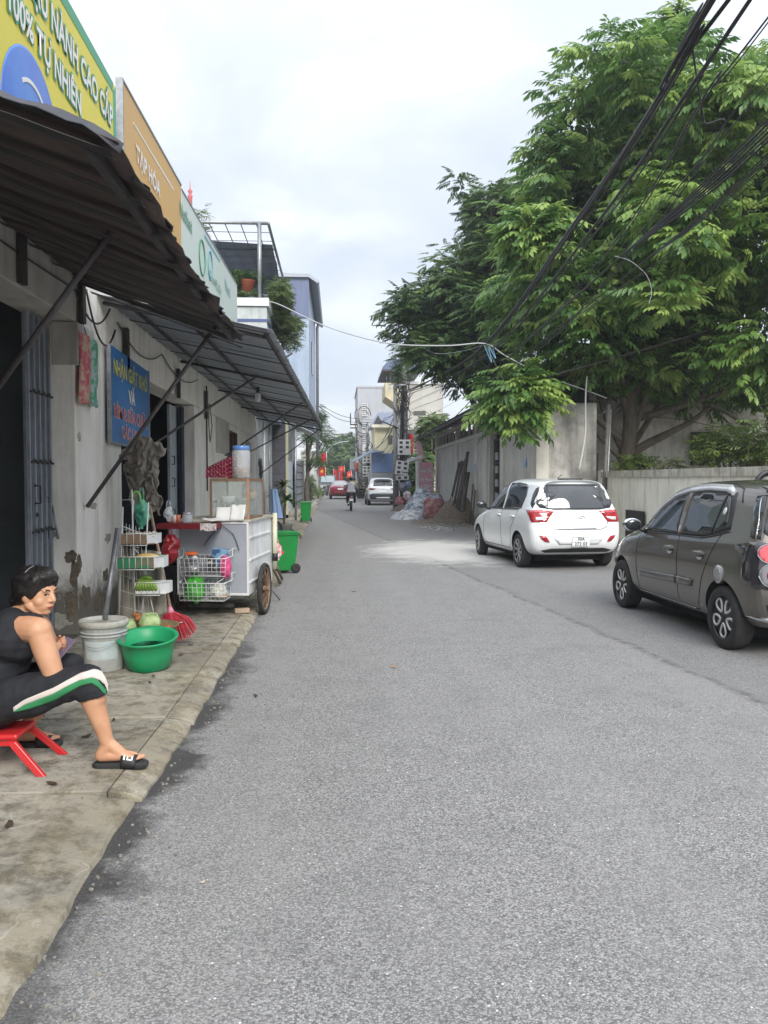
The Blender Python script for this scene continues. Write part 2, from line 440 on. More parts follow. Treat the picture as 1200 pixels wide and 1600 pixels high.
def slab(x0, x1, y0, y1, z=ZP, par=pave, name='paving_slab', kerb=False, jag=.0):
    m = MB(); g = .013
    dz = [random.uniform(-.004, .004) for _ in range(4)]
    n = 12
    top = []
    lo = []
    for i in range(n+1):
        y = y0+g+(y1-y0-2*g)*i/n
        x = (x1(y) if callable(x1) else x1) + random.uniform(-jag, jag)
        top.append((x, y))
    left = [((x0(y0) if callable(x0) else x0), y0+g), ((x0(y1) if callable(x0) else x0), y1-g)]
    if kerb:
        vs = []
        for x, y in top:
            xl = x0(y) if callable(x0) else x0
            xl += .006
            j = random.uniform(-.008, .008)
            vs += [(xl, y, -.03), (xl, y, z), (x-.06+j, y, z-.012+j*.3), (x+.004, y, .016+j*.3), (x+.012, y, -.03)]
        fs = [(i*5+k, i*5+k+1, (i+1)*5+k+1, (i+1)*5+k) for i in range(n) for k in range(4)]
        fs += [(0, 1, 2, 3, 4)[::-1], tuple(n*5+k for k in range(5))]
        m.add(vs, fs)
    else:
        poly = [left[0]] + top + [left[1]]
        k = len(poly)
        vs = [(x, y, z+(dz[0]*(y1-y)+dz[1]*(y-y0))/(y1-y0)) for x, y in poly] + [(x, y, -.05) for x, y in poly]
        m.add(vs, [tuple(range(k)), tuple(range(2*k-1, k-1, -1))] + [(i, i+k, (i+1) % k+k, (i+1) % k) for i in range(k)])
    return m.build(name, SLAB, par, bevel=.006)
yj = [1.2, 3.78, 4.97, 6.12, 7.3] + [7.3+1.2*i for i in range(1, 36)]
inner = lambda y: kx(y)-.155
slab(-2.62, lambda y: kx(y)+.0, -1.0, 1.2)
m = MB(); vs = []
nn = 24
for i in range(nn+1):
    y = 1.212+(3.77-1.212)*i/nn
    j = random.uniform(-.012, .012) + .02*sin(y*3.1)
    e = kx(y)+.02+j
    vs += [(-2.62, y, -.05), (-2.62, y, ZP), (-1.6, y, ZP), (-1.18, y, ZP-.004+j*.1), (e-.12, y, ZP-.02+j*.2), (e-.03, y, .018), (e, y, -.03)]
fs = [(i*7+k, i*7+k+1, (i+1)*7+k+1, (i+1)*7+k) for i in range(nn) for k in range(6)] + [tuple(range(7))[::-1], tuple(nn*7+k for k in range(7))]
m.add(vs, fs); m.build('paving_slab', SLAB, pave)
for a, b in zip(yj[1:], yj[2:]):
    w = -2.62 if a < 26 else -2.7
    slab(w, inner, a, b)
    slab(inner, kx, a, b, par=pave, name='kerb_stone', kerb=True, jag=.012)
m = MB()
m.grid(lambda u, v: (kx(48+u*40)-.02 - v*1.3, 48+u*40, .06+.02*mnoise.noise(Vector((u*40, v*3, 0)))), 40, 4)
tag(m.build('verge', mat('rubble_soil', (.20, .18, .15), (.34, .32, .28), scale=2.5, rough=.95, bump=.4, bscale=14)), kind='structure')
m = MB()
m.grid(lambda u, v: (rx(18.6+u*70)-.04+v*(7.6 if u < .4 else 9), 18.6+u*70, .012+.03*v*max(0, mnoise.noise(Vector((u*60, v*9, 2))))), 60, 8)
tag(m.build('earth_apron', mat('packed_earth', (.16, .135, .105), (.30, .27, .23), scale=1.4, rough=.95, bump=.5, bscale=12)), kind='structure')
_rs = random.Random(5)
m = MB()
for k in range(700):
    y = 1.6+_rs.random()**1.6*16; x = kx(y)+.03+abs(_rs.gauss(0, .16)) if k % 4 else kx(y)-.2-_rs.random()*1.1
    r = _rs.uniform(.002, .0065); z = 0 if k % 4 else ZP
    m.box((x, y, z+r*.5), (r*2.2, r*1.6, r*1.4), rz=_rs.uniform(0, 3))
tag(m.build('grit', mat('grit', (.34, .31, .26), (.12, .11, .10), scale=40, rough=.9)), 'loose grit and crumbs scattered along the left kerb', 'grit', kind='stuff')
def fallen_leaf(px, py, label, s=.05, colr='leaf_litter_dark', z=None):
    p = onZ(px, py, ZP+.004 if z is None else z)
    m = MB(); a = random.uniform(0, 6.28)
    M = Matrix.Rotation(a, 3, 'Z')
    def fn(u, v):
        x = (u-.5)*2; w = (1-x*x)**.5*.38 if abs(x) < 1 else 0
        y = (v-.5)*2*w
        return p + M @ Vector((x*s, y*s + .25*s*x*x, .004+.35*s*abs(y)/1 + .22*s*x*x))
    m.grid(fn, 8, 4)
    col = {'leaf_litter_dark': ((.035, .022, .012), (.09, .06, .03)), 'leaf_litter_orange': ((.45, .16, .04), (.5, .25, .08)), 'leaf_litter_pale': ((.5, .42, .3), (.6, .5, .35))}[colr]
    o = m.build('fallen_leaf', mat(colr, col[0], col[1], scale=30, rough=.7), solid=.0015)
    return tag(o, label, 'leaf', 'fallen leaves')
for a in [(15, 1290, 'curled dark leaf on the nearest slab at the left frame edge', .035), (82, 1226, 'curled dark leaf below the red stool leg', .035),
          (136, 1152, 'dark leaf behind the sandalled foot', .035), (178, 1126, 'small dark leaf on the pavement joint behind the knee', .025),
          (234, 1067, 'small dark leaf below the green basin', .025), (240, 1057, 'dark leaf close to the rim shadow of the green basin', .022),
          (283, 1024, 'dark leaf on the slab below the red broom', .03), (298, 1008, 'dark leaf right of the red broom', .03)]:
    fallen_leaf(*a)
fallen_leaf(400, 1088, 'dark leaf lying on the damp asphalt by the kerb', .03, z=.004)
fallen_leaf(615, 1043, 'small orange leaf in the middle of the asphalt', .03, 'leaf_litter_orange', z=.004)
fallen_leaf(317, 1380, 'tiny pale scrap on the asphalt near the kerb', .012, 'leaf_litter_pale', z=.004)
fallen_leaf(553, 925, 'thin dark twig-like leaf on the asphalt ahead of the cart', .035, z=.004)
FX = -2.4
whitewash = mat('whitewash', (.87, .85, .79), (.74, .72, .67), scale=1.7, rough=.85, bump=.25, bscale=35,
                streak=((.34, .31, .26), .5, 6.0), base=((.105, .095, .075), 1.25, 0.0), lo=.38, hi=.68)
beamgrey = mat('beam_plaster', (.52, .50, .46), (.40, .385, .36), scale=2.2, rough=.9, bump=.2, bscale=30, streak=((.12, .11, .10), .5, 5))
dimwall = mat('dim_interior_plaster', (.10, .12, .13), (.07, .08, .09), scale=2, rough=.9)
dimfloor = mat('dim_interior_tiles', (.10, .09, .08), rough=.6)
shop = thing('shop_building', 'low whitewashed shop building with two dark doorways under the dark awnings', 'building', (FX, 8, 0))
m = MB()
Y1, Y2, Y3 = 7.62, 9.2, 13.85
m.bb(FX-.34, FX, Y1, Y2, 0, 2.93)
m.build('pillar', whitewash, shop, bevel=.012)
m = MB(); m.bb(FX-.34, FX, Y3, 17.9, 0, 2.75); m.bb(FX-.34, FX, 17.9, 19.5, 0, 1.5); m.bb(FX-.34, FX, 19.5, 24.1, 0, 2.75)
m.bb(FX-.34, FX, 17.9, 19.5, 2.6, 2.75)
m.build('wall', whitewash, shop, bevel=.01)
m = MB(); m.bb(FX-.34, FX+.012, -1, Y1+.02, 2.95, 3.5); m.build('beam', beamgrey, shop, bevel=.01)
m = MB(); m.bb(FX-.33, FX-.004, Y1+.03, 24.1, 2.76, 3.5); m.build('beam', whitewash, shop, bevel=.01)
m = MB(); m.bb(FX-.12, FX+.05, 16.2, 17.85, 2.05, 2.74); m.build('pier', beamgrey, shop, bevel=.01)
_rp = random.Random(4)
def peel(face, a, z, ra, rz_, deep):
    m = MB(); n = 26; ph = _rp.random()*50; pts = []
    for i in range(n):
        t = 2*pi*i/n; k = 1+.45*mnoise.noise(Vector((cos(t)*1.6+ph, sin(t)*1.6, 0)))+.22*mnoise.noise(Vector((cos(t)*5+ph, sin(t)*5, 3)))
        pts.append((a+ra*k*cos(t), z+rz_*k*sin(t)))
    d = .003
    if face == 'Y': pts = [(min(p[0], FX-.002), p[1]) for p in pts]; m.prism(pts, 'Y', Y1-d, Y1+.004)
    else: pts = [(max(p[0], Y1+.003), p[1]) for p in pts]; m.prism(pts, 'X', FX-.004, FX+d)
    m.build('plaster_scar', mat('scar_%d' % deep, ((.11, .09, .065), (.30, .29, .26))[deep], ((.19, .16, .12), (.40, .38, .34))[deep], scale=16, rough=.95, bump=.8, bscale=40, lo=.4, hi=.6), shop)
for q in (('Y', FX-.06, .80, .055, .06, 0), ('Y', FX-.02, .62, .04, .16, 0), ('Y', FX-.05, .34, .07, .13, 0), ('Y', FX-.2, .2, .12, .07, 1), ('Y', FX-.22, 1.0, .05, .03, 1), ('X', Y1+.04, .72, .07, .10, 0), ('X', Y1+.22, .40, .16, .10, 0), ('X', Y1+.7, .28, .22, .08, 0), ('X', Y1+.5, 1.25, .12, .035, 1), ('X', Y1+1.0, .9, .1, .05, 1), ('X', Y1+.1, 1.9, .05, .04, 1), ('X', Y1+.9, .52, .1, .07, 0)): peel(*q)
m = MB(); m.bb(FX-.2, FX+.035, Y1-.01, Y1+.5, 2.55, 2.94); m.build('pillar_cap', beamgrey, shop, bevel=.008)
m = MB()
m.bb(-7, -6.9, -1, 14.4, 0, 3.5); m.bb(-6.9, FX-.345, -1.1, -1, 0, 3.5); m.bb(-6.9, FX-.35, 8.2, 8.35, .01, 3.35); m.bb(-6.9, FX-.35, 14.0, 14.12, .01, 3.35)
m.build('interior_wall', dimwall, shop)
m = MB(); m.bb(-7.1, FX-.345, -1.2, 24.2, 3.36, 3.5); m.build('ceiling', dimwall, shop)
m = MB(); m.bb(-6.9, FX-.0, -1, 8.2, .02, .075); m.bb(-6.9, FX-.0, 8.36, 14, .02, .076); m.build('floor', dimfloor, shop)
m = MB(); m.bb(-7.4, FX-.1, -1.5, 24.3, 3.52, 3.66); m.build('roof', mat('roof_concrete', (.25, .24, .22), (.16, .155, .14), scale=2, rough=.95), shop)
m = MB(); m.bb(FX-.3, FX-.14, 2, 18.6, 3.67, 5.0); m.build('parapet', beamgrey, shop)
m = MB(); m.bb(FX-.2, FX-.16, 17.9, 19.5, 1.5, 2.6); w = m.build('window', mat('window_dark', (.02, .025, .03), rough=.15), shop)
m = MB()
for y in (17.93, 18.7, 19.47): m.bb(FX-.155, FX+.02, y-.025, y+.025, 1.52, 2.58)
m.bb(FX-.155, FX+.02, 17.91, 19.49, 1.5, 1.54); m.bb(FX-.155, FX+.02, 17.91, 19.49, 2.55, 2.6)
m.build('frame', mat('brown_timber', (.07, .04, .03), (.12, .07, .05), scale=20, rough=.7, stretch=(1, 1, .1)), w)
for px, z0, z1 in ((28, 2.97, 3.35), (122, 2.95, 3.35), (192, 2.72, 3.2), (274, 2.72, 3.15), (318, 2.6, 3.1)):
    y = onX(px, 500, FX).y
    m = MB(); m.bb(FX+.016, FX+.06, y-.05, y+.05, z0, z1); m.build('bracket_stub', dark_steel, shop)
m = MB(); m.bb(FX-.30, FX-.26, 13.1, 13.8, .1, 2.7); dr = m.build('door', mat('door_paint', (.42, .46, .50), (.34, .37, .40), scale=5, rough=.5, streak=((.15, .13, .12), .4, 7)), shop)
for z in (.9, 1.4, 1.75):
    m = MB(); m.tube([(FX-.25, 13.2, z), (FX-.21, 13.2, z), (FX-.21, 13.2, z+.13), (FX-.25, 13.2, z+.13)], .009, 6); m.build('handle', dark_steel, dr)
m = MB(); m.bb(FX-.22, FX-.17, 13.62, 13.83, .1, 2.72); m.build('door_frame', mat('navy_trim', (.01, .02, .05), rough=.6), shop)
m = MB()
for z in (.5, 1.0, 1.5, 2.0): m.bb(-5.6, -5.1, 5.2, 7.9, z, z+.03)
for y in (5.2, 7.9): m.bb(-5.6, -5.1, y-.02, y+.02, .076, 2.3)
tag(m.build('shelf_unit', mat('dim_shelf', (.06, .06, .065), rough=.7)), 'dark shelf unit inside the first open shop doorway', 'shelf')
ORD = ['first', 'second', 'third', 'fourth', 'fifth', 'sixth', 'seventh']
for i in range(14):
    y = 5.4 + (i % 7)*.36; z = (1.03, 1.53)[i//7]
    m = MB(); h = random.uniform(.15, .3); m.bb(-5.45, -5.2, y, y+.22, z, z+h)
    c = random.choice([(.25, .20, .05), (.05, .08, .16), (.22, .05, .04), (.12, .12, .12)])
    tag(m.build('carton', mat('carton_%d' % i, c, rough=.7)), '%s dim carton from the left on the %s shelf inside the dark first shop' % (ORD[i % 7], ('middle', 'upper')[i//7]), 'carton', 'cartons on the shelves in the dark shop')
gate = thing('folding_gate', 'grey folding steel lattice gate pushed back against the white corner pillar', 'gate', (FX-.3, 7.3, .08))
gm = mat('gate_paint', (.33, .36, .42), (.24, .27, .32), scale=6, rough=.5, metal=.25, streak=((.10, .09, .09), .5, 8))
for i in range(9):
    y = 7.58 - i*.062; x = FX-.22 - (i % 2)*.05
    m = MB(); m.bb(x-.012, x+.012, y-.016, y+.016, .1, 2.93); m.build('slat', gm, gate)
for z in (.45, 1.05, 1.65, 2.25):
    m = MB()
    for i in range(8):
        y = 7.58 - i*.062
        m.tube([(FX-.2, y, z+.02*(i % 2)), (FX-.2, y-.062, z+.02*((i+1) % 2))], .009, 6)
        m.ell((FX-.193, y, z+.02*(i % 2)), (.012, .012, .012), 6, 4)
    m.build('lattice_link', dark_steel, gate)
m = MB(); m.tube([(FX-.2, 7.14, 1.30), (FX-.15, 7.14, 1.30), (FX-.15, 7.14, 1.45), (FX-.2, 7.14, 1.45)], .009, 6); m.build('handle', dark_steel, gate)
m = MB(); m.lathe([(.02, 0), (.02, .01)], (FX-.19, 7.16, 1.2), 10, axis='X'); m.build('lock', dark_steel, gate)
def awning(name, label, xo, yo, y0, y1, zi, zo, pitch, step, m1, m2, torn=0, amp=.016):
    """sheets run from the wall down to the outer edge; one object per sheet"""
    root = thing(name, label, 'awning', (FX, (y0+y1)/2, zi))
    k = 0; y = y0
    while y < y1-.05:
        ye = min(y+step, y1)
        m = MB()
        n = max(4, int((ye-y+.05)/pitch*4)); zl = .006*(k % 2)
        ph = random.random()*10
        def fn(u, v, y=y, ye=ye, zl=zl):
            yy = y + (ye+.05-y)*u
            o = xo(yy)
            jag = 0
            if torn: jag = (mnoise.noise(Vector((yy*3.1, 1, 0)))*.06 + mnoise.noise(Vector((yy*11, 4, 0)))*.03)*torn
            x = FX+.02 + (o+jag-FX)*v
            zz = zi + (zo-zi)*v + zl
            t = (yy/pitch) % 1
            ridge = max(0, 1-abs(t-.5)*7)*amp*2 + .25*amp*sin(t*6*pi)
            sag = torn*(.03*mnoise.noise(Vector((yy*1.3, v*3, 3))) - (.03*max(0, v-.9)*10*(1+mnoise.noise(Vector((yy*2.2, 0, 7))))*.5))
            return (x-.05*(v == 0), yy, zz+ridge+sag-torn*.05*v*sin(pi*(yy-y0)/(y1-y0)))
        m.grid(fn, n, 14 if torn else 6)
        m.build('sheet', [m1], root, solid=.004)
        for fy in ((0, .5) if torn else (0,)):
            yy = y+fy*step+.03; m = MB(); w = .05 if torn else .012
            m.add([(FX+.03+(xo(yy)-.04-FX)*v_, yy+s_*w, zi+(zo-zi)*v_-(.045 if torn else .030)-.01*(s_ == 0)-torn*(.05*v_*sin(pi*(yy-y0)/(y1-y0)))+torn*.03*mnoise.noise(Vector((yy*1.3, v_*3, 3)))) for v_ in np.linspace(0, 1, 9) for s_ in (-1, 0, 1)], [(i*3+k, i*3+k+1, i*3+k+4, i*3+k+3) for i in range(8) for k in range(2)])
            m.build('rib', mat('rib_shadow_steel', (.035, .034, .04), (.06, .055, .055), scale=5, rough=.7), root, solid=.003)  # dark strips with the shade of seams and sheet valleys in their colour
        y = ye; k += 1
    return root
rust_under = mat('awning_sheet_dark', (.055, .045, .045), (.13, .095, .085), scale=2.2, rough=.8, bump=.3, bscale=25, streak=((.03, .03, .035), .5, 4), stretch=(.4, 2, 1))
zinc = mat('awning_sheet_zinc', (.42, .455, .50), (.30, .335, .38), scale=2.5, rough=.6, metal=.2, stretch=(.4, 2, 1), bump=.2, bscale=20)
A1Y0, A1Y1 = 3.32, 7.75
xo1 = lambda y: -.88 - .03*(y-3.3)/4
aw1 = awning('awning', 'dark rusty awning with a ragged tarred edge, nearest the camera', xo1, None, A1Y0, A1Y1, 3.36, 2.84, .52, 1.05, rust_under, None, torn=1, amp=.012)
m = MB()
def tarp(u, v):
    y = A1Y0-.06 + (A1Y1+.1-A1Y0)*u
    x = FX + (xo1(y)+.01-FX+ .05*mnoise.noise(Vector((y*5, 0, 0))) + .03*mnoise.noise(Vector((y*17, 3, 0))))*v
    z = 3.41 + (2.83-3.36)*v - .05*v*sin(pi*u) + .03*mnoise.noise(Vector((y*2, v*4, 0))) + .012*mnoise.noise(Vector((y*9, v*14, 0)))
    if v > .93: z -= .035*(v-.93)/.07*(1+1.2*mnoise.noise(Vector((y*4, 9, 0))))
    if u < .02 or u > .98: z -= .05
    return (x, y, z)
m.grid(tarp, 90, 26)
m.build('tarred_cover', mat('tar_sheet', (.022, .025, .034), (.05, .048, .055), scale=6, rough=.6, bump=.5, bscale=18), aw1, solid=.004)
for x, z in ((-.98, 2.82),):
    m = MB(); m.bb(x-.02, x+.02, A1Y0+.05, A1Y1-.05, z-.03, z+.015); m.build('purlin', dark_steel, aw1)
for y in (A1Y1-.15,):
    m = MB(); m.tube([(FX+.03, y, 3.31), (-1.0, y, 2.80)], .02, 6); m.build('rafter', dark_steel, aw1)
A2Y0, A2Y1 = 8.35, 24.0
xo2 = lambda y: -.68 + .25*(y-8.35)/15.6
aw2 = awning('awning', 'long grey zinc awning over the food cart and farther shop fronts', xo2, None, A2Y0, A2Y1, 3.36, 3.02, .28, 1.12, zinc, None, torn=0, amp=.018)
for v in (.18, .5, .97):
    m = MB()
    z = 3.36 + (3.02-3.36)*v - .045
    m.tube([(FX + (xo2(y)-FX)*v, y, z) for y in (A2Y0+.05, A2Y1-.05)], .022, 6); m.build('purlin', dark_steel, aw2)
for y in (A2Y0+.1, 12.5, 16.4, 20.2, A2Y1-.15):
    m = MB(); m.tube([(FX+.03, y, 3.29), (xo2(y)-.05, y, 2.96)], .02, 6); m.build('rafter', dark_steel, aw2)
def strut(par, a, b, r=.017):
    m = MB(); m.tube([a, b], r, 8); return m.build('strut', mat('strut_steel', (.075, .08, .095), (.13, .115, .11), scale=14, rough=.55, metal=.4), par)
strut(aw1, onX(200, 326, -1.25), onX(-40, 655, FX+.04), .02)
strut(aw1, onX(338, 508, -1.12), onX(136, 792, FX+.03), .02)
strut(aw2, onX(456, 552, -.78), onX(246, 690, FX+.1), .019)
strut(aw2, (xo2(15.5)-.1, 15.5, 2.96), onX(352, 712, FX+.02))
strut(aw2, (xo2(19.5)-.1, 19.5, 2.96), onX(392, 705, FX+.02))
strut(aw2, (xo2(23.6)-.1, 23.6, 2.96), onX(405, 742, FX+.02))
m = MB(); m.tube([onX(205, 326, -1.26), onX(228, 340, -1.25)], .012, 6); m.build('rod_end', galv, aw1)
p = onX(403, 614, -1.45)
t = thing('hanging_lamp', 'white lamp bulb on a black holder hanging under the zinc awning', 'lamp', (p.x, p.y, p.z-.1))
m = MB(); m.tube([(p.x, p.y, 3.17), (p.x, p.y, p.z+.03)], .006, 6); m.build('cord', black, t)
m = MB(); m.lathe([(.02, .11), (.028, .08), (.03, 0)], (p.x, p.y, p.z), 12); m.build('holder', black, t)
m = MB(); m.lathe([(.03, 0), (.05, -.02), (.052, -.12), (.045, -.15), (.001, -.155)], (p.x, p.y, p.z), 14); m.build('bulb', mat('milky_glass', (.75, .76, .78), rough=.3), t)
def board(name, label, y0, y1, z0, z1, X, face, lean=0, th=.06, zf0=None, zf1=None):
    """an upright board standing parallel to the street; (z1 at y0, zf1 at y1)"""
    zf1 = z1 if zf1 is None else zf1; zf0 = z0 if zf0 is None else zf0
    r = thing(name, label, 'sign', (X, (y0+y1)/2, z0))
    m = MB(); m.prism([(y0, z0), (y1, zf0), (y1, zf1), (y0, z1)], 'X', X-th, X)
    m.build('panel', face, r)
    return r
def lettering(root, body, y, z, X, h, w, material, slope=0, name='lettering', bold=.0, back=None, backoff=.02):
    """letters standing 3 mm proud of a board that faces +X; reads along +Y (left to right seen from the street)"""
    for k, (mm, bd, dx) in enumerate(([(back, bold+backoff, .004)] if back else []) + [(material, bold, .008)]):
        me = text_mesh(body, h, mm, bold=bd)
        if k == 0:
            xs = [v.co.x for v in me.vertices]; f = w/(max(xs)-min(xs))
        me.transform(Matrix.Diagonal((f, 1, 1, 1)))
        M = Matrix(((0, 0, 1, X+dx), (1, 0, 0, y), (slope, 1, 0, z), (0, 0, 0, 1)))
        me.transform(M)
        link(name if k or not back else 'lettering_outline', me, root)
yellow = mat('sign_yellow', (.72, .62, .05), (.66, .60, .06), scale=1, rough=.45)
green_l = mat('sign_green', (.06, .33, .17), rough=.45)
white_p = mat('print_white', (.78, .78, .74), rough=.5)
YB = (5.75, 9.06)
b1 = board('sign_board', 'large yellow sign board with green frame and white letters above the dark awning', YB[0], YB[1], 3.75, 5.78, FX+.02, yellow, zf1=5.72)
m = MB(); X = FX+.024
for q in ([(YB[0], 3.75), (YB[0]+.13, 3.75), (YB[0]+.13, 5.65), (YB[0], 5.78)], [(YB[1]-.1, 3.75), (YB[1], 3.75), (YB[1], 5.72), (YB[1]-.1, 5.63)], [(YB[0]+.13, 5.65), (YB[1]-.1, 5.62), (YB[1]-.1, 5.722), (YB[0]+.13, 5.778)]):
    m.prism(q, 'X', FX+.0205, X)
m.build('border', green_l, b1)
lettering(b1, 'SỮA ĐẬU NÀNH CAO CẤP', 7.42, 5.34, X, .30, 3.0, white_p, slope=-.025, bold=.008, back=green_l)
lettering(b1, '100% TỰ NHIÊN', 6.98, 4.98, X, .28, 1.7, white_p, slope=-.02, bold=.008, back=green_l)
m = MB(); m.lathe([(.001, .004), (.60, .004), (.62, .0)], (X, 6.62, 4.2), 40, axis='X')
m.build('emblem', mat('emblem_blue', (.05, .13, .55), (.08, .25, .66), scale=1.2, rough=.4), b1)
m = MB(); a = [(6.62+.50*cos(t)*.8, 4.2+.5*sin(t)*.8) for t in np.linspace(R(55), R(125), 10)]
m.prism(a + [(6.62+.46*cos(t)*.8, 4.2+.46*sin(t)*.8) for t in np.linspace(R(125), R(55), 10)], 'X', X+.0045, X+.008)
m.prism([(6.57, 3.95), (6.70, 3.95), (6.64, 4.42)], 'X', X+.0045, X+.008); m.build('emblem_highlight', white_p, b1)
orange = mat('sign_orange', (.62, .37, .11), (.58, .36, .13), scale=1, rough=.5)
O0, O1 = onX(189, 200, FX).y+.02, onX(281, 300, FX).y
b2 = board('sign_board', 'orange sign board with white Vietnamese letters in the middle of the row', O0, O1, 3.75, 5.93, FX+.02, orange, zf1=5.98)
m = MB(); m.prism([(O0, 5.935), (O1, 5.985), (O1, 6.01), (O0, 5.96)], 'X', FX-.05, FX+.03); m.bb(FX-.05, FX+.03, O0-.04, O0-.002, 3.75, 5.96); m.build('frame', galv, b2)
m = MB(); m.prism([(O0+.45, 5.66), (O1-.6, 5.70), (O1-.6, 5.73), (O0+.45, 5.68)], 'X', FX+.0205, FX+.025); m.build('stripe', white_p, b2)
lettering(b2, 'TẠP HÓA', 10.55, 5.36, FX+.024, .27, 1.3, white_p, bold=.008)
pale = mat('sign_pale_green', (.56, .66, .60), (.62, .70, .66), scale=.8, rough=.5)
G0, G1 = O1+.03, onX(369, 438, FX).y
b3 = board('sign_board', 'pale green sign board with small dark green logos, farthest of the row', G0, G1, 3.75, 5.93, FX+.02, pale, zf1=6.1)
m = MB(); m.prism([(G0, 5.935), (G1, 6.105), (G1, 6.13), (G0, 5.96)], 'X', FX-.05, FX+.03); m.build('frame', galv, b3)
dgreen = mat('print_dark_green', (.05, .22, .13), rough=.5); teal = mat('print_teal', (.12, .34, .40), rough=.5)
lettering(b3, 'Nutifood', 13.1, 5.60, FX+.024, .30, .98, dgreen, bold=.006)
lettering(b3, 'GrowPLUS+', 16.2, 5.32, FX+.024, .26, 1.5, dgreen, bold=.0)
lettering(b3, 'Nuti', 17.9, 5.62, FX+.024, .34, .8, teal)
for y, z, r in ((14.6, 5.40, .30), (15.5, 5.50, .26)):
    m = MB(); m.tube([(FX+.024, y+r*cos(a), z+r*sin(a)) for a in np.linspace(0, 2*pi, 30)], .018, 5, cap=False); m.build('logo_ring', teal if r < .3 else dgreen, b3)
m = MB(); m.prism([(14.9, 5.84), (16.8, 5.90), (16.8, 5.95), (14.9, 5.90)], 'X', FX+.0205, FX+.025); m.build('stripe', teal, b3)
p0, p1 = onX(167, 560, FX+.03), onX(228, 600, FX+.03)
b4 = board('sign_board', 'blue sign board with yellow, white and red Vietnamese letters hanging by the doorway', p0.y, p1.y, 1.90, 2.90, FX+.06, mat('sign_blue', (.02, .16, .42), (.02, .13, .36), scale=2, rough=.4), th=.025, zf0=1.86, zf1=2.84)
m = MB()
W = p1.y-p0.y; X = FX+.06
for q in ((p0.y-.015, p0.y, 1.89, 2.9), (p1.y, p1.y+.02, 1.85, 2.85)): m.bb(X-.03, X+.012, q[0], q[1], q[2], q[3])
m.prism([(p0.y, 1.885), (p1.y, 1.85), (p1.y, 1.863), (p0.y, 1.90)], 'X', X-.03, X+.012)
m.build('frame', galv, b4)
yl = mat('print_yellow', (.55, .52, .12), rough=.5); rd = mat('print_red', (.55, .10, .10), rough=.5)
cy = (p0.y+p1.y)/2
lettering(b4, 'NHẬN GIẶT KHÔ', cy, 2.66, X, .22, W*.88, yl, slope=-.03, bold=.005)
lettering(b4, 'VÀ', cy, 2.42, X, .21, W*.17, white_p, bold=.006)
lettering(b4, 'RÈM & SỬA CHỮA', cy, 2.20, X, .19, W*.88, rd, slope=-.03, bold=.001, back=white_p, backoff=.006)
lettering(b4, 'CÁC LOẠI', cy, 2.0, X, .18, W*.52, rd, slope=-.03, bold=.001, back=white_p, backoff=.006)
t = thing('plastic_poster', 'creased pink and green printed plastic sheet hanging on the corner pillar', 'poster', (FX+.05, 7.7, 2.1))
a = onX(122, 545, FX+.05); b = onX(155, 620, FX+.05)
def mkp(y0, y1, col, col2, n):
    m = MB()
    m.grid(lambda u, v: (FX+.04+.05*sin(u*pi)+.012*mnoise.noise(Vector((u*4, v*6, n))), y0+(y1-y0)*u + .02*sin(v*5), 2.86 - .66*v - .05*u*(1-v)+.015*mnoise.noise(Vector((v*9, u, n)))), 8, 16)
    return m.build('printed_panel', mat('poster_%d' % n, col, col2, scale=14, rough=.35, lo=.45, hi=.55), t, solid=.002)
mkp(7.62, 7.92, (.50, .08, .14), (.52, .36, .24), 1)
mkp(7.90, 8.12, (.05, .30, .16), (.30, .45, .42), 2)
m = MB(); m.tube([(FX+.02, 7.8, 2.98), (FX+.06, 7.82, 2.83)], .004, 5); m.build('string', black, t)
wires = thing('wall_cable', 'dark cable looping along the wall top between the two awnings', 'cable', (FX+.03, 8.5, 3.2))
m = MB()
def cat(a, b, sag, n=12):
    a, b = Vector(a), Vector(b)
    return [a+(b-a)*i/n - Vector((0, 0, sag*4*(i/n)*(1-i/n))) for i in range(n+1)]
m.tube(cat((FX+.03, 2, 3.25), (FX+.03, 7.6, 3.22), .05), .008, 6)
m.tube(cat((FX+.03, 7.6, 3.22), (FX+.03, 8.7, 3.28), .22), .01, 6)
m.tube(cat((FX+.03, 7.9, 3.3), (FX+.03, 8.9, 3.1), .32), .01, 6)
m.tube(cat((FX+.03, 9, 3.2), (FX+.03, 11.2, 3.2), .2), .008, 6)
m.tube(cat((FX+.03, 11.2, 3.2), (FX+.03, 14, 3.2), .18), .008, 6)
m.build('cable', black, wires)
p = onX(322, 640, FX+.02)
m = MB(); m.tube([(FX+.03, p.y, 3.2), (FX+.03, p.y, 1.3)], .014, 6); m.tube([(FX+.04, p.y+.3, 2.9), (FX+.05, p.y+.5, 2.5), (FX+.04, p.y+.3, 2.2), (FX+.05, p.y+.1, 2.5), (FX+.04, p.y+.2, 2.9)], .008, 6)
m.build('drop_line', black, wires)
t = thing('hanging_tools', 'thin metal tools hanging on wire at the pillar beside the folding gate', 'tools', (FX-.2, 7.6, 1.3))
m = MB()
def pf(px, py): return onY(px, py, Y1-.03)
m.tube([pf(68, 764), pf(82, 792)], .006, 5); m.tube([pf(72, 780), pf(82, 792)], .004, 5); m.tube([pf(82, 792), pf(75, 842)], [.008, .014], 6)
m.build('blade', dark_steel, t)
m = MB(); m.tube([pf(82, 790), pf(91, 842)], [.006, .012], 6); m.build('spoon', galv, t)
p2wall = mat('pale_plaster', (.60, .62, .62), (.48, .50, .50), scale=2, rough=.85, streak=((.26, .26, .25), .5, 4), base=((.2, .19, .17), .8, 0))
bluewash = mat('blue_wash', (.42, .50, .62), (.36, .44, .56), scale=1.5, rough=.8, streak=((.22, .25, .30), .4, 3))
navy = mat('navy_band', (.06, .09, .22), rough=.6)
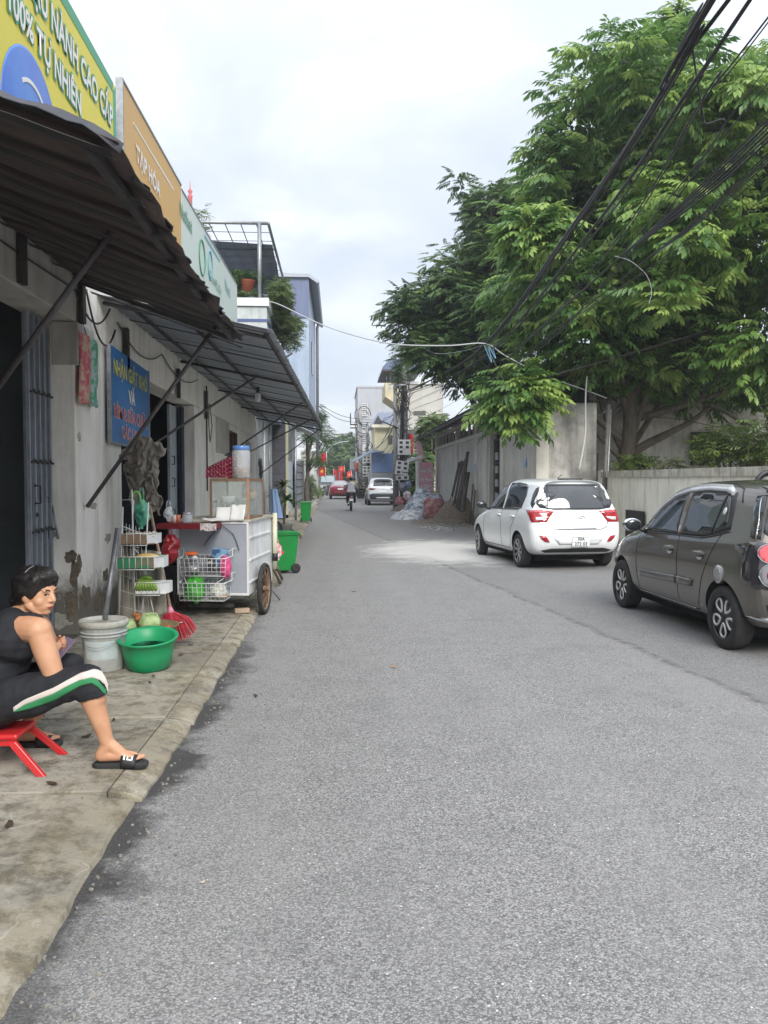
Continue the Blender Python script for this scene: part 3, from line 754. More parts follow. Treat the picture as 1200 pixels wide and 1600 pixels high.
h2 = thing('terrace_house', 'plaster house with a rooftop garden trellis above the zinc awning', 'house', (-2.05, 27, 0))
m = MB(); m.bb(-7.5, FX, 24.15, 30.9, 0, 3.5); m.build('wall', p2wall, h2)
m = MB(); m.bb(-7.5, -2.06, 24.15, 31.2, 3.52, 6.1); m.build('wall', bluewash, h2)
m = MB(); m.bb(-3.35, -2.03, 24.1, 31.25, 6.12, 6.2); m.build('floor_band', navy, h2)
m = MB(); m.bb(-3.3, -2.06, 24.12, 24.26, 5.6, 6.55); m.bb(-2.2, -2.06, 24.27, 31.1, 6.21, 6.55); m.build('parapet', mat('parapet_paint', (.52, .56, .55), (.40, .44, .43), scale=4, rough=.85, streak=((.2, .22, .2), .6, 4)), h2)
m = MB(); m.bb(-3.5, -2.0, 24.05, 24.3, 6.57, 6.8); m.bb(-2.26, -2.0, 24.31, 31.1, 6.57, 6.8); m.build('coping', white_paint, h2)
for x in (-2.55, -2.95):
    pass
tp = thing('tiled_pillar', 'dark granite tiled pillar standing out from the pale plaster wall', 'pillar', (-2.17, 30.2, 0))
m = MB(); m.bb(-2.41, -1.95, 30.0, 30.45, 0, 3.9); m.build('core', mat('mortar', (.05, .05, .055), rough=.9), tp)
gr = mat('granite_tile', (.10, .10, .115), (.055, .055, .065), scale=22, rough=.35, lo=.42, hi=.58)
for k in range(9):
    m = MB(); m.bb(-2.405, -1.955, 29.985, 29.999, .06+k*.42, .06+k*.42+.405); m.build('tile', gr, tp)
    m = MB(); m.bb(-1.949, -1.935, 30.005, 30.445, .06+k*.42, .06+k*.42+.405); m.build('tile', gr, tp)
for px, r in ((413, .03), (421, .025)):
    y = onX(px, 700, FX+.05).y
    m = MB(); m.tube([(FX+.05, y, .4), (FX+.05, y, 3.4)], r, 8); tag(m.build('drain_pipe', white_paint if px == 413 else galv), 'white drain pipe on the pale wall before the tiled pillar' if px == 413 else 'thin grey conduit closest to the dark tiled pillar', 'pipe')
m = MB(); m.bb(FX+.005, FX+.08, onX(384, 700, FX).y, onX(388, 700, FX).y, 1.7, 2.5)
tag(m.build('meter_panel', mat('grey_panel', (.30, .31, .32), rough=.5)), 'grey narrow panel on the wall behind the big jar', 'box')
m = MB(); y = onX(405, 700, FX).y; m.ell((FX+.04, y, 2.05), (.05, .35, .12), 10, 8); m.ell((FX+.04, y+.2, 1.8), (.05, .2, .3), 10, 8)
tag(m.build('cloth_bundle', mat('grey_cloth', (.10, .10, .10), (.16, .16, .15), scale=10, rough=.9)), 'dark grey bundle hanging on the pale wall left of the tiled pillar', 'bundle')
tr = thing('rooftop_trellis', 'galvanised rooftop frame with wire grid and sagging shade net', 'trellis', (-3.5, 27, 6.8))
ZT = 9.02
def bar(a, b, r, mt=galv, name='bar', par=tr):
    m = MB(); m.tube([a, b], r, 6); return m.build(name, mt, par)
bar((-5.8, 24.3, ZT), (-2.02, 24.3, ZT), .05); bar((-2.02, 24.3, ZT), (-2.02, 33.0, ZT), .045); bar((-5.8, 33, ZT), (-2.02, 33, ZT), .045)
bar((-5.8, 27, ZT), (-2.02, 27, ZT), .03)
for y in (24.3, 31): bar((-2.28, y, 6.75), (-2.28, y, ZT), .06, name='post')
bar((-5.7, 24.3, 6.1), (-5.7, 24.3, ZT), .05, name='post')
for k in range(8): bar((-5.6+k*.46, 24.3, ZT+.01), (-5.6+k*.46, 33, ZT+.01), .014, dark_steel, 'wire')
for k in range(9): bar((-5.8, 25.2+k*.9, ZT), (-2.02, 25.2+k*.9, ZT), .010, dark_steel, 'wire')
m = MB()
m.grid(lambda u, v: (-5.6+3.6*u, 25.6+7.2*v, ZT-.10-.22*abs(sin(v*9+u))*(.4+u*.4)-.35*u*sin(pi*v)), 24, 36)
m.build('shade_net', glassy('shade_net', (.03, .05, .08), .8, .8), tr, solid=.004)
h3 = thing('tall_house', 'tall pale blue house with a sloping eave rising behind the roof garden', 'house', (-2.3, 41, 0))
m = MB(); m.bb(-7.6, -1.25, 36, 46, 4.2, 10.3); m.build('upper_wall', bluewash, h3)
m = MB(); m.bb(-7.6, -2.35, 36.1, 46, 0, 4.19); m.build('wall', p2wall, h3)
m = MB(); m.bb(-3.6, -1.24, 35.93, 35.99, 8.6, 10.2); m.build('shade_panel', mat('blue_cladding', (.12, .15, .26), (.16, .19, .30), scale=3, rough=.6, stretch=(8, 1, .3)), h3)
m = MB(); m.prism([(-7.8, 10.31), (-1.25, 10.31), (-.86, 10.05), (-.80, 10.14), (-1.2, 10.45), (-7.8, 10.6)], 'Y', 35.8, 46.3); m.build('eave', mat('eave_metal', (.35, .38, .42), rough=.5, metal=.3), h3)
m = MB(); m.tube([(-1.0, 44.5, 10.0), (-1.1, 44.5, 9.7), (-1.1, 44.5, 2.8)], .08, 8); m.build('downpipe', galv, h3)
for y, z0 in ((39.2, 6.6),):
    m = MB(); m.bb(-1.248, -1.21, y, y+1.1, z0, z0+1.5); w = m.build('window', mat('window_blue', (.04, .05, .07), rough=.2), h3)
    m = MB(); m.bb(-1.209, -1.19, y+.52, y+.58, z0, z0+1.5); m.build('frame', white_paint, w)
h4 = thing('shutter_shop', 'narrow shop front with grey roller shutter beyond the tiled pillar', 'shop', (-1.95, 34, 0))
m = MB(); m.bb(-7, -2.0, 31.3, 35.9, 3.66, 4.15); m.bb(-7, -2.2, 31.3, 31.5, 0, 3.65); m.bb(-2.6, -2.0, 31.3, 31.9, .01, 3.65); m.bb(-7, -2.9, 31.5, 35.9, .02, 3.6); m.build('wall', mat('shop_grey', (.22, .23, .25), (.16, .17, .18), scale=3, rough=.8), h4)
m = MB(); m.bb(-2.0, -1.88, 31.0, 31.25, .0, 3.9); m.build('jamb', mat('cream_trim', (.50, .50, .36), rough=.7), h4)
for k in range(11):
    m = MB(); m.bb(-2.03, -1.985, 31.92, 35.8, 2.3+k*.12, 2.3+k*.12+.105); m.build('shutter_slat', mat('shutter_grey', (.24, .26, .26), (.18, .19, .19), scale=5, rough=.5, metal=.3), h4)
m = MB(); m.bb(-2.04, -1.98, 33.4, 35.7, .1, 2.28); m.build('door_panel', mat('pale_blue_panel', (.48, .53, .60), rough=.6), h4)
m = MB(); m.bb(-2.1, -1.5, 31.0, 36, .03, .2); m.build('step', SLAB, h4, bevel=.02)
m = MB(); m.tube([(-1.52, 29.4, .05), (-1.52, 29.4, 3.3)], .04, 8); tag(m.build('awning_post', galv), 'slim grey steel post at the kerb beyond the zinc awning', 'post')
m = MB(); m.grid(lambda u, v: (-2.1+1.1*u, 36.2+5*v, 3.55+.5*(1-u)+.02*sin(v*60)), 4, 40); tag(m.build('canopy', mat('fibreglass', (.55, .57, .56), rough=.5), solid=.01), 'pale corrugated canopy seen just past the zinc awning corner', 'canopy')
g4 = thing('metal_gate', 'grey metal gate leaf with horizontal bars before the pale boundary wall', 'gate', (-2.18, 46, 0))
gg = mat('gate_bluegrey', (.33, .36, .42), rough=.5, metal=.2)
m = MB(); m.bb(-2.22, -2.16, 42.6, 50.2, .1, 2.5); m.build('leaf_panel', gg, g4)
for k in range(6):
    m = MB(); m.bb(-2.155, -2.13, 42.7, 50.1, .3+k*.4, .35+k*.4); m.build('bar', dark_steel, g4)
m = MB(); m.bb(-2.3, -2.1, 50.4, 50.7, 0, 2.7); m.build('gate_post', mat('olive_post', (.30, .30, .20), rough=.7), g4)
bw = thing('boundary_wall', 'long pale panelled boundary wall on the far left side', 'wall', (-2.4, 70, 0))
wp = mat('boundary_paint', (.55, .57, .57), (.42, .44, .43), scale=2, rough=.85, streak=((.2, .2, .18), .6, 3))
for k in range(20):
    y = 50.9+k*2.0
    m = MB(); m.bb(-2.55, -2.36-.003*k, y, y+1.85, 0, 2.7); m.build('panel', wp, bw)
    m = MB(); m.bb(-2.6, -2.30-.003*k, y+1.86, y+1.99, 0, 2.85); m.build('pier', wp, bw)
def leafmat(name, dark, light, young=None, tr=.25):
    m = bpy.data.materials.new(name); m.use_nodes = True
    nt = m.node_tree; N = nt.nodes; L = nt.links; b = N['Principled BSDF']
    a = N.new('ShaderNodeAttribute'); a.attribute_name = 'tint'
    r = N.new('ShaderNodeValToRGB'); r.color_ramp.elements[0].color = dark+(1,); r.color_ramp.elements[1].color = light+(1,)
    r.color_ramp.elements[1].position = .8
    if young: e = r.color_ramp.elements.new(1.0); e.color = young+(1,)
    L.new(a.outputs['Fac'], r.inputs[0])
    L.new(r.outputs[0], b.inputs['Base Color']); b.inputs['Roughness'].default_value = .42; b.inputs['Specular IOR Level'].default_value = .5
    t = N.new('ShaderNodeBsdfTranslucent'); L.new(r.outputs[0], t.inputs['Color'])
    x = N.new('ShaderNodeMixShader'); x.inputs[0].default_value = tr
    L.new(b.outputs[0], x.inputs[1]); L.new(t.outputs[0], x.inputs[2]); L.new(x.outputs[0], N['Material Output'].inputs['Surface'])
    return m
LEAF_A = leafmat('mango_leaf', (.045, .11, .028), (.155, .29, .07), (.36, .49, .13), .40)
LEAF_B = leafmat('dark_leaf', (.025, .062, .018), (.085, .16, .04), (.18, .28, .06))
LEAF_C = leafmat('olive_leaf', (.04, .08, .02), (.14, .20, .05), (.26, .34, .10))
BARK = mat('bark', (.10, .085, .065), (.17, .15, .12), scale=9, rough=.95, bump=.6, bscale=30, stretch=(1, 1, .3))
def spray_template(nl, L, W, length, droop, rng, pairs=True, curl=.4):
    """leaflets hung on both sides of a twig that runs along +X and bends down; returns verts, faces"""
    vs, fs = [], []
    for i in range(nl):
        t = (i+.6)/nl
        bx = length*t; bz = -length*.35*t*t
        sgn = (-1 if i % 2 else 1) if i < nl-1 else 0
        ang = (1.05-.45*t)*sgn + rng.uniform(-.15, .15)
        dn = droop*rng.uniform(.75, 1.25)
        d = Vector((cos(ang)*cos(dn), sin(ang)*cos(dn), -sin(dn)))
        side = Vector((-sin(ang), cos(ang), 0)); up = d.cross(side); up.normalize()
        if up.z < 0: up = -up
        l = L*rng.uniform(.75, 1.15); w = W*rng.uniform(.85, 1.15)
        o = Vector((bx, 0, bz)); b = len(vs)
        p1 = o + d*l*.45; p2 = o + d*l*.85 - Vector((0, 0, l*.10*curl)); p3 = o + d*l - Vector((0, 0, l*.3*curl))
        vs += [o, p1 + side*w/2 + up*w*.16, p1 - side*w/2 + up*w*.16, p1, p2 + side*w*.22, p2 - side*w*.22, p3]
        fs += [(b, b+3, b+1), (b, b+2, b+3), (b+3, b+6, b+4, b+1), (b+3, b+2, b+5, b+6)]
    return np.array([tuple(v) for v in vs], dtype=np.float32), fs
def crown_mesh(name, clumps, n, tmpl, rng, mat_, tilt=.25, scale=(.8, 1.25), young=.12, shell=.45, upbias=.25, tints=(.1, .75), inner=.18):
    """clumps: list of (centre, (rx,ry,rz)); n sprays over their outer shells"""
    w = np.array([c[1][0]*c[1][1] + c[1][1]*c[1][2] + c[1][0]*c[1][2] for c in clumps]); w /= w.sum()
    idx = rng.choice(len(clumps), n, p=w)
    cen = np.array([tuple(c[0]) for c in clumps])[idx]; rad = np.array([c[1] for c in clumps])[idx]
    ctint = rng.normal(0, .12, len(clumps))[idx]
    d = rng.normal(size=(n, 3)); d[:, 2] += upbias; d /= np.linalg.norm(d, axis=1)[:, None]
    rr = np.where(rng.random(n) < inner, rng.uniform(.2, .6, n), rng.uniform(1-shell, 1.05, n))
    pos = cen + d*rad*rr[:, None]
    yaw = np.arctan2(d[:, 1], d[:, 0]) + rng.normal(0, .6, n)
    pit = d[:, 2]*.6*tilt/.25*.5 + rng.normal(0, .22, n)
    sc = rng.uniform(*scale, n)
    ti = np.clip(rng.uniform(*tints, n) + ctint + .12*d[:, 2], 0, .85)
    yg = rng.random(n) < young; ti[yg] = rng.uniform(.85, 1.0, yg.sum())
    V, F, T = [], [], []; off = 0
    cy, sy, cp, sp_ = np.cos(yaw), np.sin(yaw), np.cos(pit), np.sin(pit)
    which = rng.integers(0, len(tmpl), n)
    loops = []; tot = []; 
    for k, (tv, tf) in enumerate(tmpl):
        sel = np.where(which == k)[0]
        if not len(sel): continue
        x, y, z = tv[:, 0], tv[:, 1], tv[:, 2]
        X = (x[None]*cp[sel, None] - z[None]*sp_[sel, None]); Zz = (x[None]*sp_[sel, None] + z[None]*cp[sel, None]); Yy = np.broadcast_to(y[None], X.shape)
        roll = rng.normal(0, .3, len(sel))[:, None]; Y2 = Yy*np.cos(roll) - Zz*np.sin(roll); Z2 = Yy*np.sin(roll) + Zz*np.cos(roll)
        wx = X*cy[sel, None] - Y2*sy[sel, None]; wy = X*sy[sel, None] + Y2*cy[sel, None]
        P = np.stack([wx, wy, Z2], -1)*sc[sel, None, None] + pos[sel, None, :]
        V.append(P.reshape(-1, 3)); nv = len(tv)
        for j in range(1):
            flat = np.array([i for f in tf for i in f]); cnt = np.array([len(f) for f in tf])
            loops.append((flat[None] + (off + np.arange(len(sel))*nv)[:, None]).ravel()); tot.append(np.tile(cnt, len(sel)))
        T.append(np.repeat(ti[sel], nv)); off += len(sel)*nv
    V = np.concatenate(V); loops = np.concatenate(loops); tot = np.concatenate(tot); T = np.concatenate(T)
    me = bpy.data.meshes.new(name)
    me.vertices.add(len(V)); me.vertices.foreach_set('co', V.ravel().astype(np.float32))
    me.loops.add(len(loops)); me.loops.foreach_set('vertex_index', loops.astype(np.int32))
    me.polygons.add(len(tot)); st = np.zeros(len(tot), np.int32); st[1:] = np.cumsum(tot)[:-1]
    me.polygons.foreach_set('loop_start', st); me.polygons.foreach_set('loop_total', tot.astype(np.int32))
    me.update(calc_edges=True)
    a = me.attributes.new('tint', 'FLOAT', 'POINT'); a.data.foreach_set('value', T.astype(np.float32))
    me.materials.append(mat_)
    return me
def limb(m, a, b, ra, rb, rng, n=7, wob=.12):
    a, b = Vector(a), Vector(b); L = (b-a).length; pts = []
    o = [Vector(rng.normal(0, wob*L/4, 3)) for _ in range(3)]
    for i in range(n+1):
        t = i/n; s = sin(pi*t)
        pts.append(a + (b-a)*t + (o[0]*s + o[1]*sin(2*pi*t)*.6) + Vector((0, 0, .12*L*s*(.5-t))))
    m.tube(pts, [ra+(rb-ra)*(i/n)**.8 for i in range(n+1)], 8)
    return pts
def tree(name, label, base, clumps, n, tmpl, mt, seed, trunk_r, trunk_top, group=None, cat='tree', nl=14, **kw):
    rng = np.random.default_rng(seed)
    r = thing(name, label, cat, base, group=group)
    m = MB(); base = Vector(base); top = Vector(trunk_top)
    pts = [base + (top-base)*i/6 + Vector((.06*sin(i*1.7), .05*cos(i*2.1), 0))*(i > 0)*trunk_r*6 for i in range(7)]
    m.tube(pts, [trunk_r*(1.25-.55*i/6) for i in range(7)], 12)
    m.build('trunk', BARK, r)
    m = MB(); order = sorted(range(len(clumps)), key=lambda i: -clumps[i][1][0])[:nl]
    for i in order:
        c = clumps[i][0]
        s = pts[3 + i % 4]
        q = limb(m, s, c, trunk_r*.42, .025, rng)
    m.build('branch', BARK, r)
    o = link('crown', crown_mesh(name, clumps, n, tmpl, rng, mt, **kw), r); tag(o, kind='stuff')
    return r
_rg = np.random.default_rng(3)
T_MANGO = [spray_template(10, .19, .082, .40, .62, _rg) for _ in range(4)]
T_FINE = [spray_template(12, .135, .062, .36, .5, _rg) for _ in range(4)]
T_SMALL = [spray_template(7, .09, .035, .2, .3, _rg) for _ in range(3)]
T_BLADE = [spray_template(7, .34, .035, .05, .3, _rg, curl=1.2) for _ in range(3)]
def px_clumps(poly, Y, depth, n, rr, seed, squash=.8, zmin=None):
    """clumps spread through a crown whose outline in the photograph, at distance Y, is the polygon"""
    rng = np.random.default_rng(seed); out = []
    xs = [p[0] for p in poly]; ys_ = [p[1] for p in poly]
    def inside(x, y):
        c = False; j = len(poly)-1
        for i in range(len(poly)):
            if (poly[i][1] > y) != (poly[j][1] > y) and x < (poly[j][0]-poly[i][0])*(y-poly[i][1])/(poly[j][1]-poly[i][1])+poly[i][0]: c = not c
            j = i
        return c
    def edge(x, y):
        best = 1e9
        for i in range(len(poly)):
            a, b = poly[i-1], poly[i]; dx, dy = b[0]-a[0], b[1]-a[1]
            t = max(0, min(1, ((x-a[0])*dx+(y-a[1])*dy)/(dx*dx+dy*dy+1e-9)))
            best = min(best, math.hypot(x-a[0]-t*dx, y-a[1]-t*dy))
        return best
    while len(out) < n:
        x, y = rng.uniform(min(xs), max(xs)), rng.uniform(min(ys_), max(ys_))
        if not inside(x, y): continue
        e = edge(x, y); r = rng.uniform(*rr)
        rpx = r*FPX/Y
        if e < rpx*.55: continue
        dd = min(1, e/(FPX/Y*2.2))**.5
        yy = Y + rng.uniform(-1, 1)*depth*dd
        p = onY(x, y, Y); p = Vector((p.x, yy, p.z))
        out.append((p, (r, r, r*squash)))
    return out
def bush(label, c, r, n, mt, seed, tm, group=None, name='shrub', base=None, **kw):
    c = Vector(c); base = base or (c.x, c.y, c.z-r[2])
    rng = np.random.default_rng(seed); cl = []
    for i in range(10):
        d = rng.normal(size=3); d /= np.linalg.norm(d); cl.append((c + Vector(d*np.array(r)*.62), tuple(np.array(r)*.42)))
    rt = thing(name, label, 'plant', base, group=group)
    m = MB()
    for q in cl[:6]: limb(m, base, q[0], .02+r[0]*.02, .006, rng, 5)
    m.build('stem', BARK, rt)
    tag(link('foliage', crown_mesh(name, cl, n, tm, rng, mt, **kw), rt), kind='stuff')
    return rt
bush('feathery light green sapling rising beside the rooftop trellis', (-4.15, 24.6, 8.9), (.4, .4, .85), 260, LEAF_C, 11, T_SMALL, base=(-4.1, 24.7, 6.8), young=.5)
bush('tangled hanging plants in the middle of the roof garden', (-3.1, 25.9, 7.65), (.8, .9, .65), 900, LEAF_B, 12, T_SMALL, base=(-3.1, 26.2, 6.6), tilt=-.3)
bush('bushy light green creeper spilling over the roof corner', (-1.92, 26.0, 7.15), (.45, 1.8, .75), 1300, LEAF_C, 13, T_SMALL, base=(-2.2, 26.2, 6.6))
bush('arching light green bamboo-like plant leaning over the street edge', (-1.62, 26.6, 6.2), (.6, 1.3, .6), 900, LEAF_C, 14, T_SMALL, base=(-2.05, 26.4, 6.0), young=.3)
bush('small grey-green plants along the terrace parapet', (-2.9, 24.5, 6.95), (.75, .2, .22), 160, LEAF_C, 15, T_SMALL, base=(-2.9, 24.5, 6.6))
m = MB(); m.lathe([(.16, 0), (.22, .34), (.24, .36), (.2, .36), (.17, .1), (.001, .1)], (-2.75, 25.4, 7.25), 16); tag(m.build('flower_pot', mat('terracotta', (.35, .09, .05), rough=.8)), 'terracotta pot hanging among the roof garden plants', 'pot')
p = onX(297, 300, -7)
t = thing('spire', 'thin red and white finial tip rising behind the pale green sign board', 'spire', (p.x, p.y, 3.6))
m = MB(); m.lathe([(.10, 3.5), (.1, p.z-.3), (.13, p.z-.2), (.05, p.z-.1), (.12, p.z+.02), (.03, p.z+.15), (.006, p.z+.55)], (p.x, p.y, 0), 12); m.build('shaft', mat('finial_red', (.5, .12, .12), rough=.6), t)
cl = px_clumps([(466, 668), (512, 640), (520, 690), (512, 738), (486, 742), (468, 724)], 49, .9, 16, (.4, .62), 5)
tree('street_tree', 'dark green street tree leaning over the left pavement beyond the zinc awning', (-1.9, 49, 0), cl, 1500, T_SMALL, LEAF_B, 6, .12, (-1.8, 49, 2.6), nl=8)
cl = px_clumps([(492, 600), (507, 640), (512, 690), (488, 680)], 52, .6, 8, (.3, .5), 55)
tree('street_tree', 'slender treetop peeping out behind the far corner of the awning', (-1.95, 52.2, 0), cl, 500, T_SMALL, LEAF_B, 66, .1, (-1.9, 52, 4.6), nl=5)
bush('leafy shrub against the pale boundary wall on the far left', (-1.95, 56, 1.0), (.4, 3.2, .95), 900, LEAF_C, 16, T_SMALL, base=(-1.9, 56, 0))
bush('small yellow-flowering shrub at the far left roadside', (-1.5, 62, .6), (.4, 1.0, .5), 260, LEAF_C, 17, T_SMALL, base=(-1.5, 62, 0), young=.7)
p = onY(443, 820, 20.5)
t = thing('dracaena_plant', 'spiky green potted dracaena in front of the dark tiled pillar', 'plant', (p.x, 20.5, ZP))
m = MB(); m.lathe([(.16, ZP), (.22, .36), (.25, .4), (.2, .4), (.001, .36)], (p.x, 20.5, 0), 16); m.build('pot', mat('grey_pot', (.18, .18, .17), rough=.8), t)
m = MB(); m.tube([(p.x, 20.5, .3), (p.x+.04, 20.55, .9), (p.x, 20.5, 1.25)], .03, 6); m.tube([(p.x, 20.5, .5), (p.x-.12, 20.45, 1.0)], .02, 6); m.build('stem', BARK, t)
rng = np.random.default_rng(9)
for (cx, cyy, cz) in ((p.x, 20.5, 1.35), (p.x-.13, 20.45, 1.1), (p.x+.1, 20.6, 1.0)):
    for k in range(30):
        a = rng.uniform(0, 6.28); up = rng.uniform(-.1, 1.1); L = rng.uniform(.3, .46); m = MB()
        d = Vector((cos(a)*cos(up), sin(a)*cos(up), sin(up))); s = Vector((-sin(a), cos(a), 0))
        def fn(u, v):
            w = .034*(1-u**3)*(v-.5)*2
            return Vector((cx, cyy, cz)) + d*L*u + Vector((0, 0, -.30*L*u*u*1.6)) + s*w + Vector((0, 0, abs(v-.5)*.012))
        m.grid(fn, 5, 2); o = m.build('leaf', LEAF_A, t); 
        at = o.data.attributes.new('tint', 'FLOAT', 'POINT'); at.data.foreach_set('value', [float(rng.uniform(.2, .9))]*len(o.data.vertices))
ceram = mat('bucket_plastic', (.60, .60, .58), (.42, .44, .42), scale=7, rough=.45, streak=((.28, .27, .24), .5, 9))
p = onZ(157, 1050, ZP)
t = thing('paint_bucket', 'dirty white paint bucket with closed lid holding a steel pipe', 'bucket', (p.x, p.y, ZP))
BX, BY = p.x, p.y+.1
m = MB(); m.lathe([(.001, 0), (.135, 0), (.142, .01), (.165, .33), (.17, .335), (.17, .35), (.16, .352)], (BX, BY, ZP), 36); m.build('body', ceram, t)
m = MB(); m.lathe([(.172, .335), (.182, .34), (.184, .375), (.176, .385), (.168, .378), (.16, .366), (.02, .364), (.001, .364)], (BX, BY, ZP), 36); m.build('lid', mat('lid_plastic', (.56, .56, .52), (.36, .34, .28), scale=9, rough=.6), t)
m = MB(); m.lathe([(.164, .29), (.174, .292), (.174, .30), (.165, .302)], (BX, BY, ZP), 36); m.lathe([(.1625, .265), (.171, .267), (.171, .273), (.164, .275)], (BX, BY, ZP), 36); m.build('rib', ceram, t)
m = MB(); a = [(BX+.178*cos(q), BY+.178*sin(q)-.02, ZP+.30-.12*sin((q+2.9)/2.6*pi if False else 0)) for q in np.linspace(-2.9, -.3, 14)]
m.tube([(x, y, z-.10*sin(pi*i/13)) for i, (x, y, z) in enumerate(a)], .003, 6); m.build('handle', galv, t)
m = MB(); m.grid(lambda u, v: (BX+(.1485+.012*v)*cos(-2.3+1.7*u), BY+(.1485+.012*v)*sin(-2.3+1.7*u), ZP+.10+.14*v), 16, 4)
m.build('printed_band', mat('bucket_print', (.40, .50, .52), (.55, .58, .56), scale=18, rough=.5), t)
pt = onY(184, 826, BY+.32)
m = MB(); m.tube([(BX+.01, BY-.0, ZP+.385), (pt.x, pt.y, pt.z)], .021, 12); tag(m.build('steel_pipe', mat('worn_pipe', (.30, .31, .33), (.16, .16, .17), scale=9, rough=.45, metal=.5)), 'grey steel pipe standing in the lid of the white bucket', 'pipe')
grn = mat('basin_green', (.012, .34, .13), (.03, .28, .12), scale=7, rough=.42, lo=.45, hi=.7)
p = onZ(228, 1049, ZP); GX, GY = p.x, p.y+.10
t = thing('plastic_basin', 'round green plastic basin with water beside the white bucket', 'basin', (GX, GY, ZP))
BT = Matrix.Rotation(R(9), 3, 'X')
m = MB(); m.lathe([(.001, .01), (.15, .01), (.158, 0), (.165, .005), (.188, .12), (.203, .205), (.226, .222), (.231, .232), (.225, .238), (.196, .225), (.18, .12), (.155, .022), (.001, .02)], (GX, GY, ZP+.025), 48, rot=BT); m.build('shell', grn, t)
m = MB(); m.lathe([(.001, .13), (.179, .13)], (GX, GY, ZP+.025), 40, rot=BT); m.build('water', mat('water', (.02, .20, .10), rough=.03, spec=.8), t)
p = onY(222, 985, 6.75)
t = thing('vegetable_basket', 'shallow wicker basket on a low stand behind the green basin', 'basket', (p.x, 6.75, ZP))
wick = mat('wicker', (.28, .20, .10), (.14, .10, .05), scale=30, rough=.8)
m = MB(); m.lathe([(.001, .16), (.20, .16), (.27, .24), (.275, .25), (.262, .25), (.2, .175), (.001, .175)], (p.x+.02, 6.78, ZP), 28); m.build('bowl', wick, t)
m = MB()
for sx, sy in ((-1, -1), (1, -1), (1, 1), (-1, 1)): m.tube([(p.x+.02+sx*.15, 6.78+sy*.15, ZP), (p.x+.02+sx*.14, 6.78+sy*.14, ZP+.18)], .015, 6)
m.build('stand', wick, t)
def veg(name, label, c, r, m1, seed, group=None):
    m = MB(); c = Vector(c)
    m.ell(c, (r, r, r*.88), 20, 14)
    for k in range(7):
        a = k*.9+seed; M = Matrix.Rotation(a, 3, 'Z') @ Matrix.Rotation(.5, 3, 'X')
        m.grid(lambda u, v: c + M @ Vector((r*1.03*sin(u*1.5-.75)*1.0, r*1.03*cos(u*1.5-.75)*cos(v*1.7-.5), r*.95*sin(v*1.7-.5))), 6, 6)
    return tag(m.build(name, m1), label, 'vegetable', group)
cab = mat('cabbage', (.30, .42, .16), (.50, .60, .32), scale=18, rough=.5, bump=.3, bscale=30)
veg('cabbage', 'pale round cabbage in the basket, nearer the red broom', (p.x+.085, 6.66, ZP+.285), .085, cab, 0)
veg('cabbage', 'pale round cabbage in the basket, half hidden by the bucket lid', (p.x-.09, 6.64, ZP+.255), .07, cab, 1.3)
m = MB()
for k in range(12): a = random.random()*6.28; m.ell((p.x+.17+random.uniform(-.03, .05), 6.68+random.uniform(-.04, .1), ZP+.21+.02*random.random()), (.022, .022, .022), 10, 8)
tag(m.build('tomatoes', mat('tomato', (.52, .07, .03), rough=.3)), 'small heap of red tomatoes between cabbage and broom', 'vegetables')
m = MB()
for k in range(10): m.ell((p.x-.04+random.uniform(-.06, .05), 6.88+random.uniform(-.04, .04), ZP+.28+.04*random.random()), (.025, .025, .022), 8, 6)
tag(m.build('chillies', mat('chilli', (.45, .12, .05), (.30, .20, .06), scale=12, rough=.4)), 'reddish vegetables heaped behind the two cabbages', 'vegetables')
b0, b1_ = onY(272, 985, 7.05), onY(234, 792, 7.75)
t = thing('broom', 'red bristled broom with wooden handle leaning by the fruit rack', 'broom', (b0.x, b0.y, ZP))
neck = onY(267, 955, 7.12)
m = MB(); m.tube([neck, b1_], .014, 8); m.build('handle', mat('broom_stick', (.42, .28, .20), (.30, .19, .13), scale=14, rough=.6), t)
m = MB(); dirn = (neck-b1_).normalized()
m.tube([neck-dirn*.04, neck+dirn*.02], [.018, .03], 8); m.build('collar', mat('broom_collar', (.70, .25, .35), rough=.5), t)
m = MB(); rng = np.random.default_rng(4)
for k in range(190):
    a = rng.uniform(-1, 1); b_ = rng.uniform(-.5, .5)
    tip = neck + Vector((a*.15+.08, b_*.12, -.235-.03*rng.random()+.11*a*a))
    tip.z = max(tip.z, ZP+.01)
    midp = neck + (tip-neck)*.5 + Vector((a*.045, b_*.02, .02))
    m.tube([neck+Vector((a*.02, b_*.02, 0)), midp, tip], [.0035, .003, .0012], 3, cap=False)
tag(m.build('bristles', mat('broom_red', (.66, .05, .08), (.42, .02, .04), scale=25, rough=.5), t), kind='stuff')
m = MB(); m.tube([neck + Vector((x, -.05, -.10+.35*x*x*3)) for x in np.linspace(-.05, .11, 8)], .003, 5); m.build('binding_string', white_paint, t)
wire_w = mat('white_wire', (.68, .69, .68), rough=.4)
RX, RY = -1.72, 7.05
t = thing('wire_rack', 'white wire fruit rack with stepped trays at the corner pillar', 'rack', (RX, RY, ZP))
def W(px, py, y=7.0): return onY(px, py, y)
for a, b in (((192, 792), (186, 965)), ((206, 765), (212, 1000)), ((232, 785), (222, 975))):
    m = MB(); m.tube([W(*a), W(*b)], .006, 6); m.build('upright', wire_w, t)
for pp in ([(191, 781), (209, 781), (206, 830)], [(206, 828), (237, 838), (247, 836)], [(190, 822), (206, 828)], [(205, 850), (217, 866)], [(194, 868), (202, 890), (203, 905)], [(224, 932), (221, 965)], [(234, 930), (241, 962)], [(226, 888), (230, 900)]):
    m = MB(); m.tube([W(*q) for q in pp], .0045, 6); m.build('wire', wire_w, t)
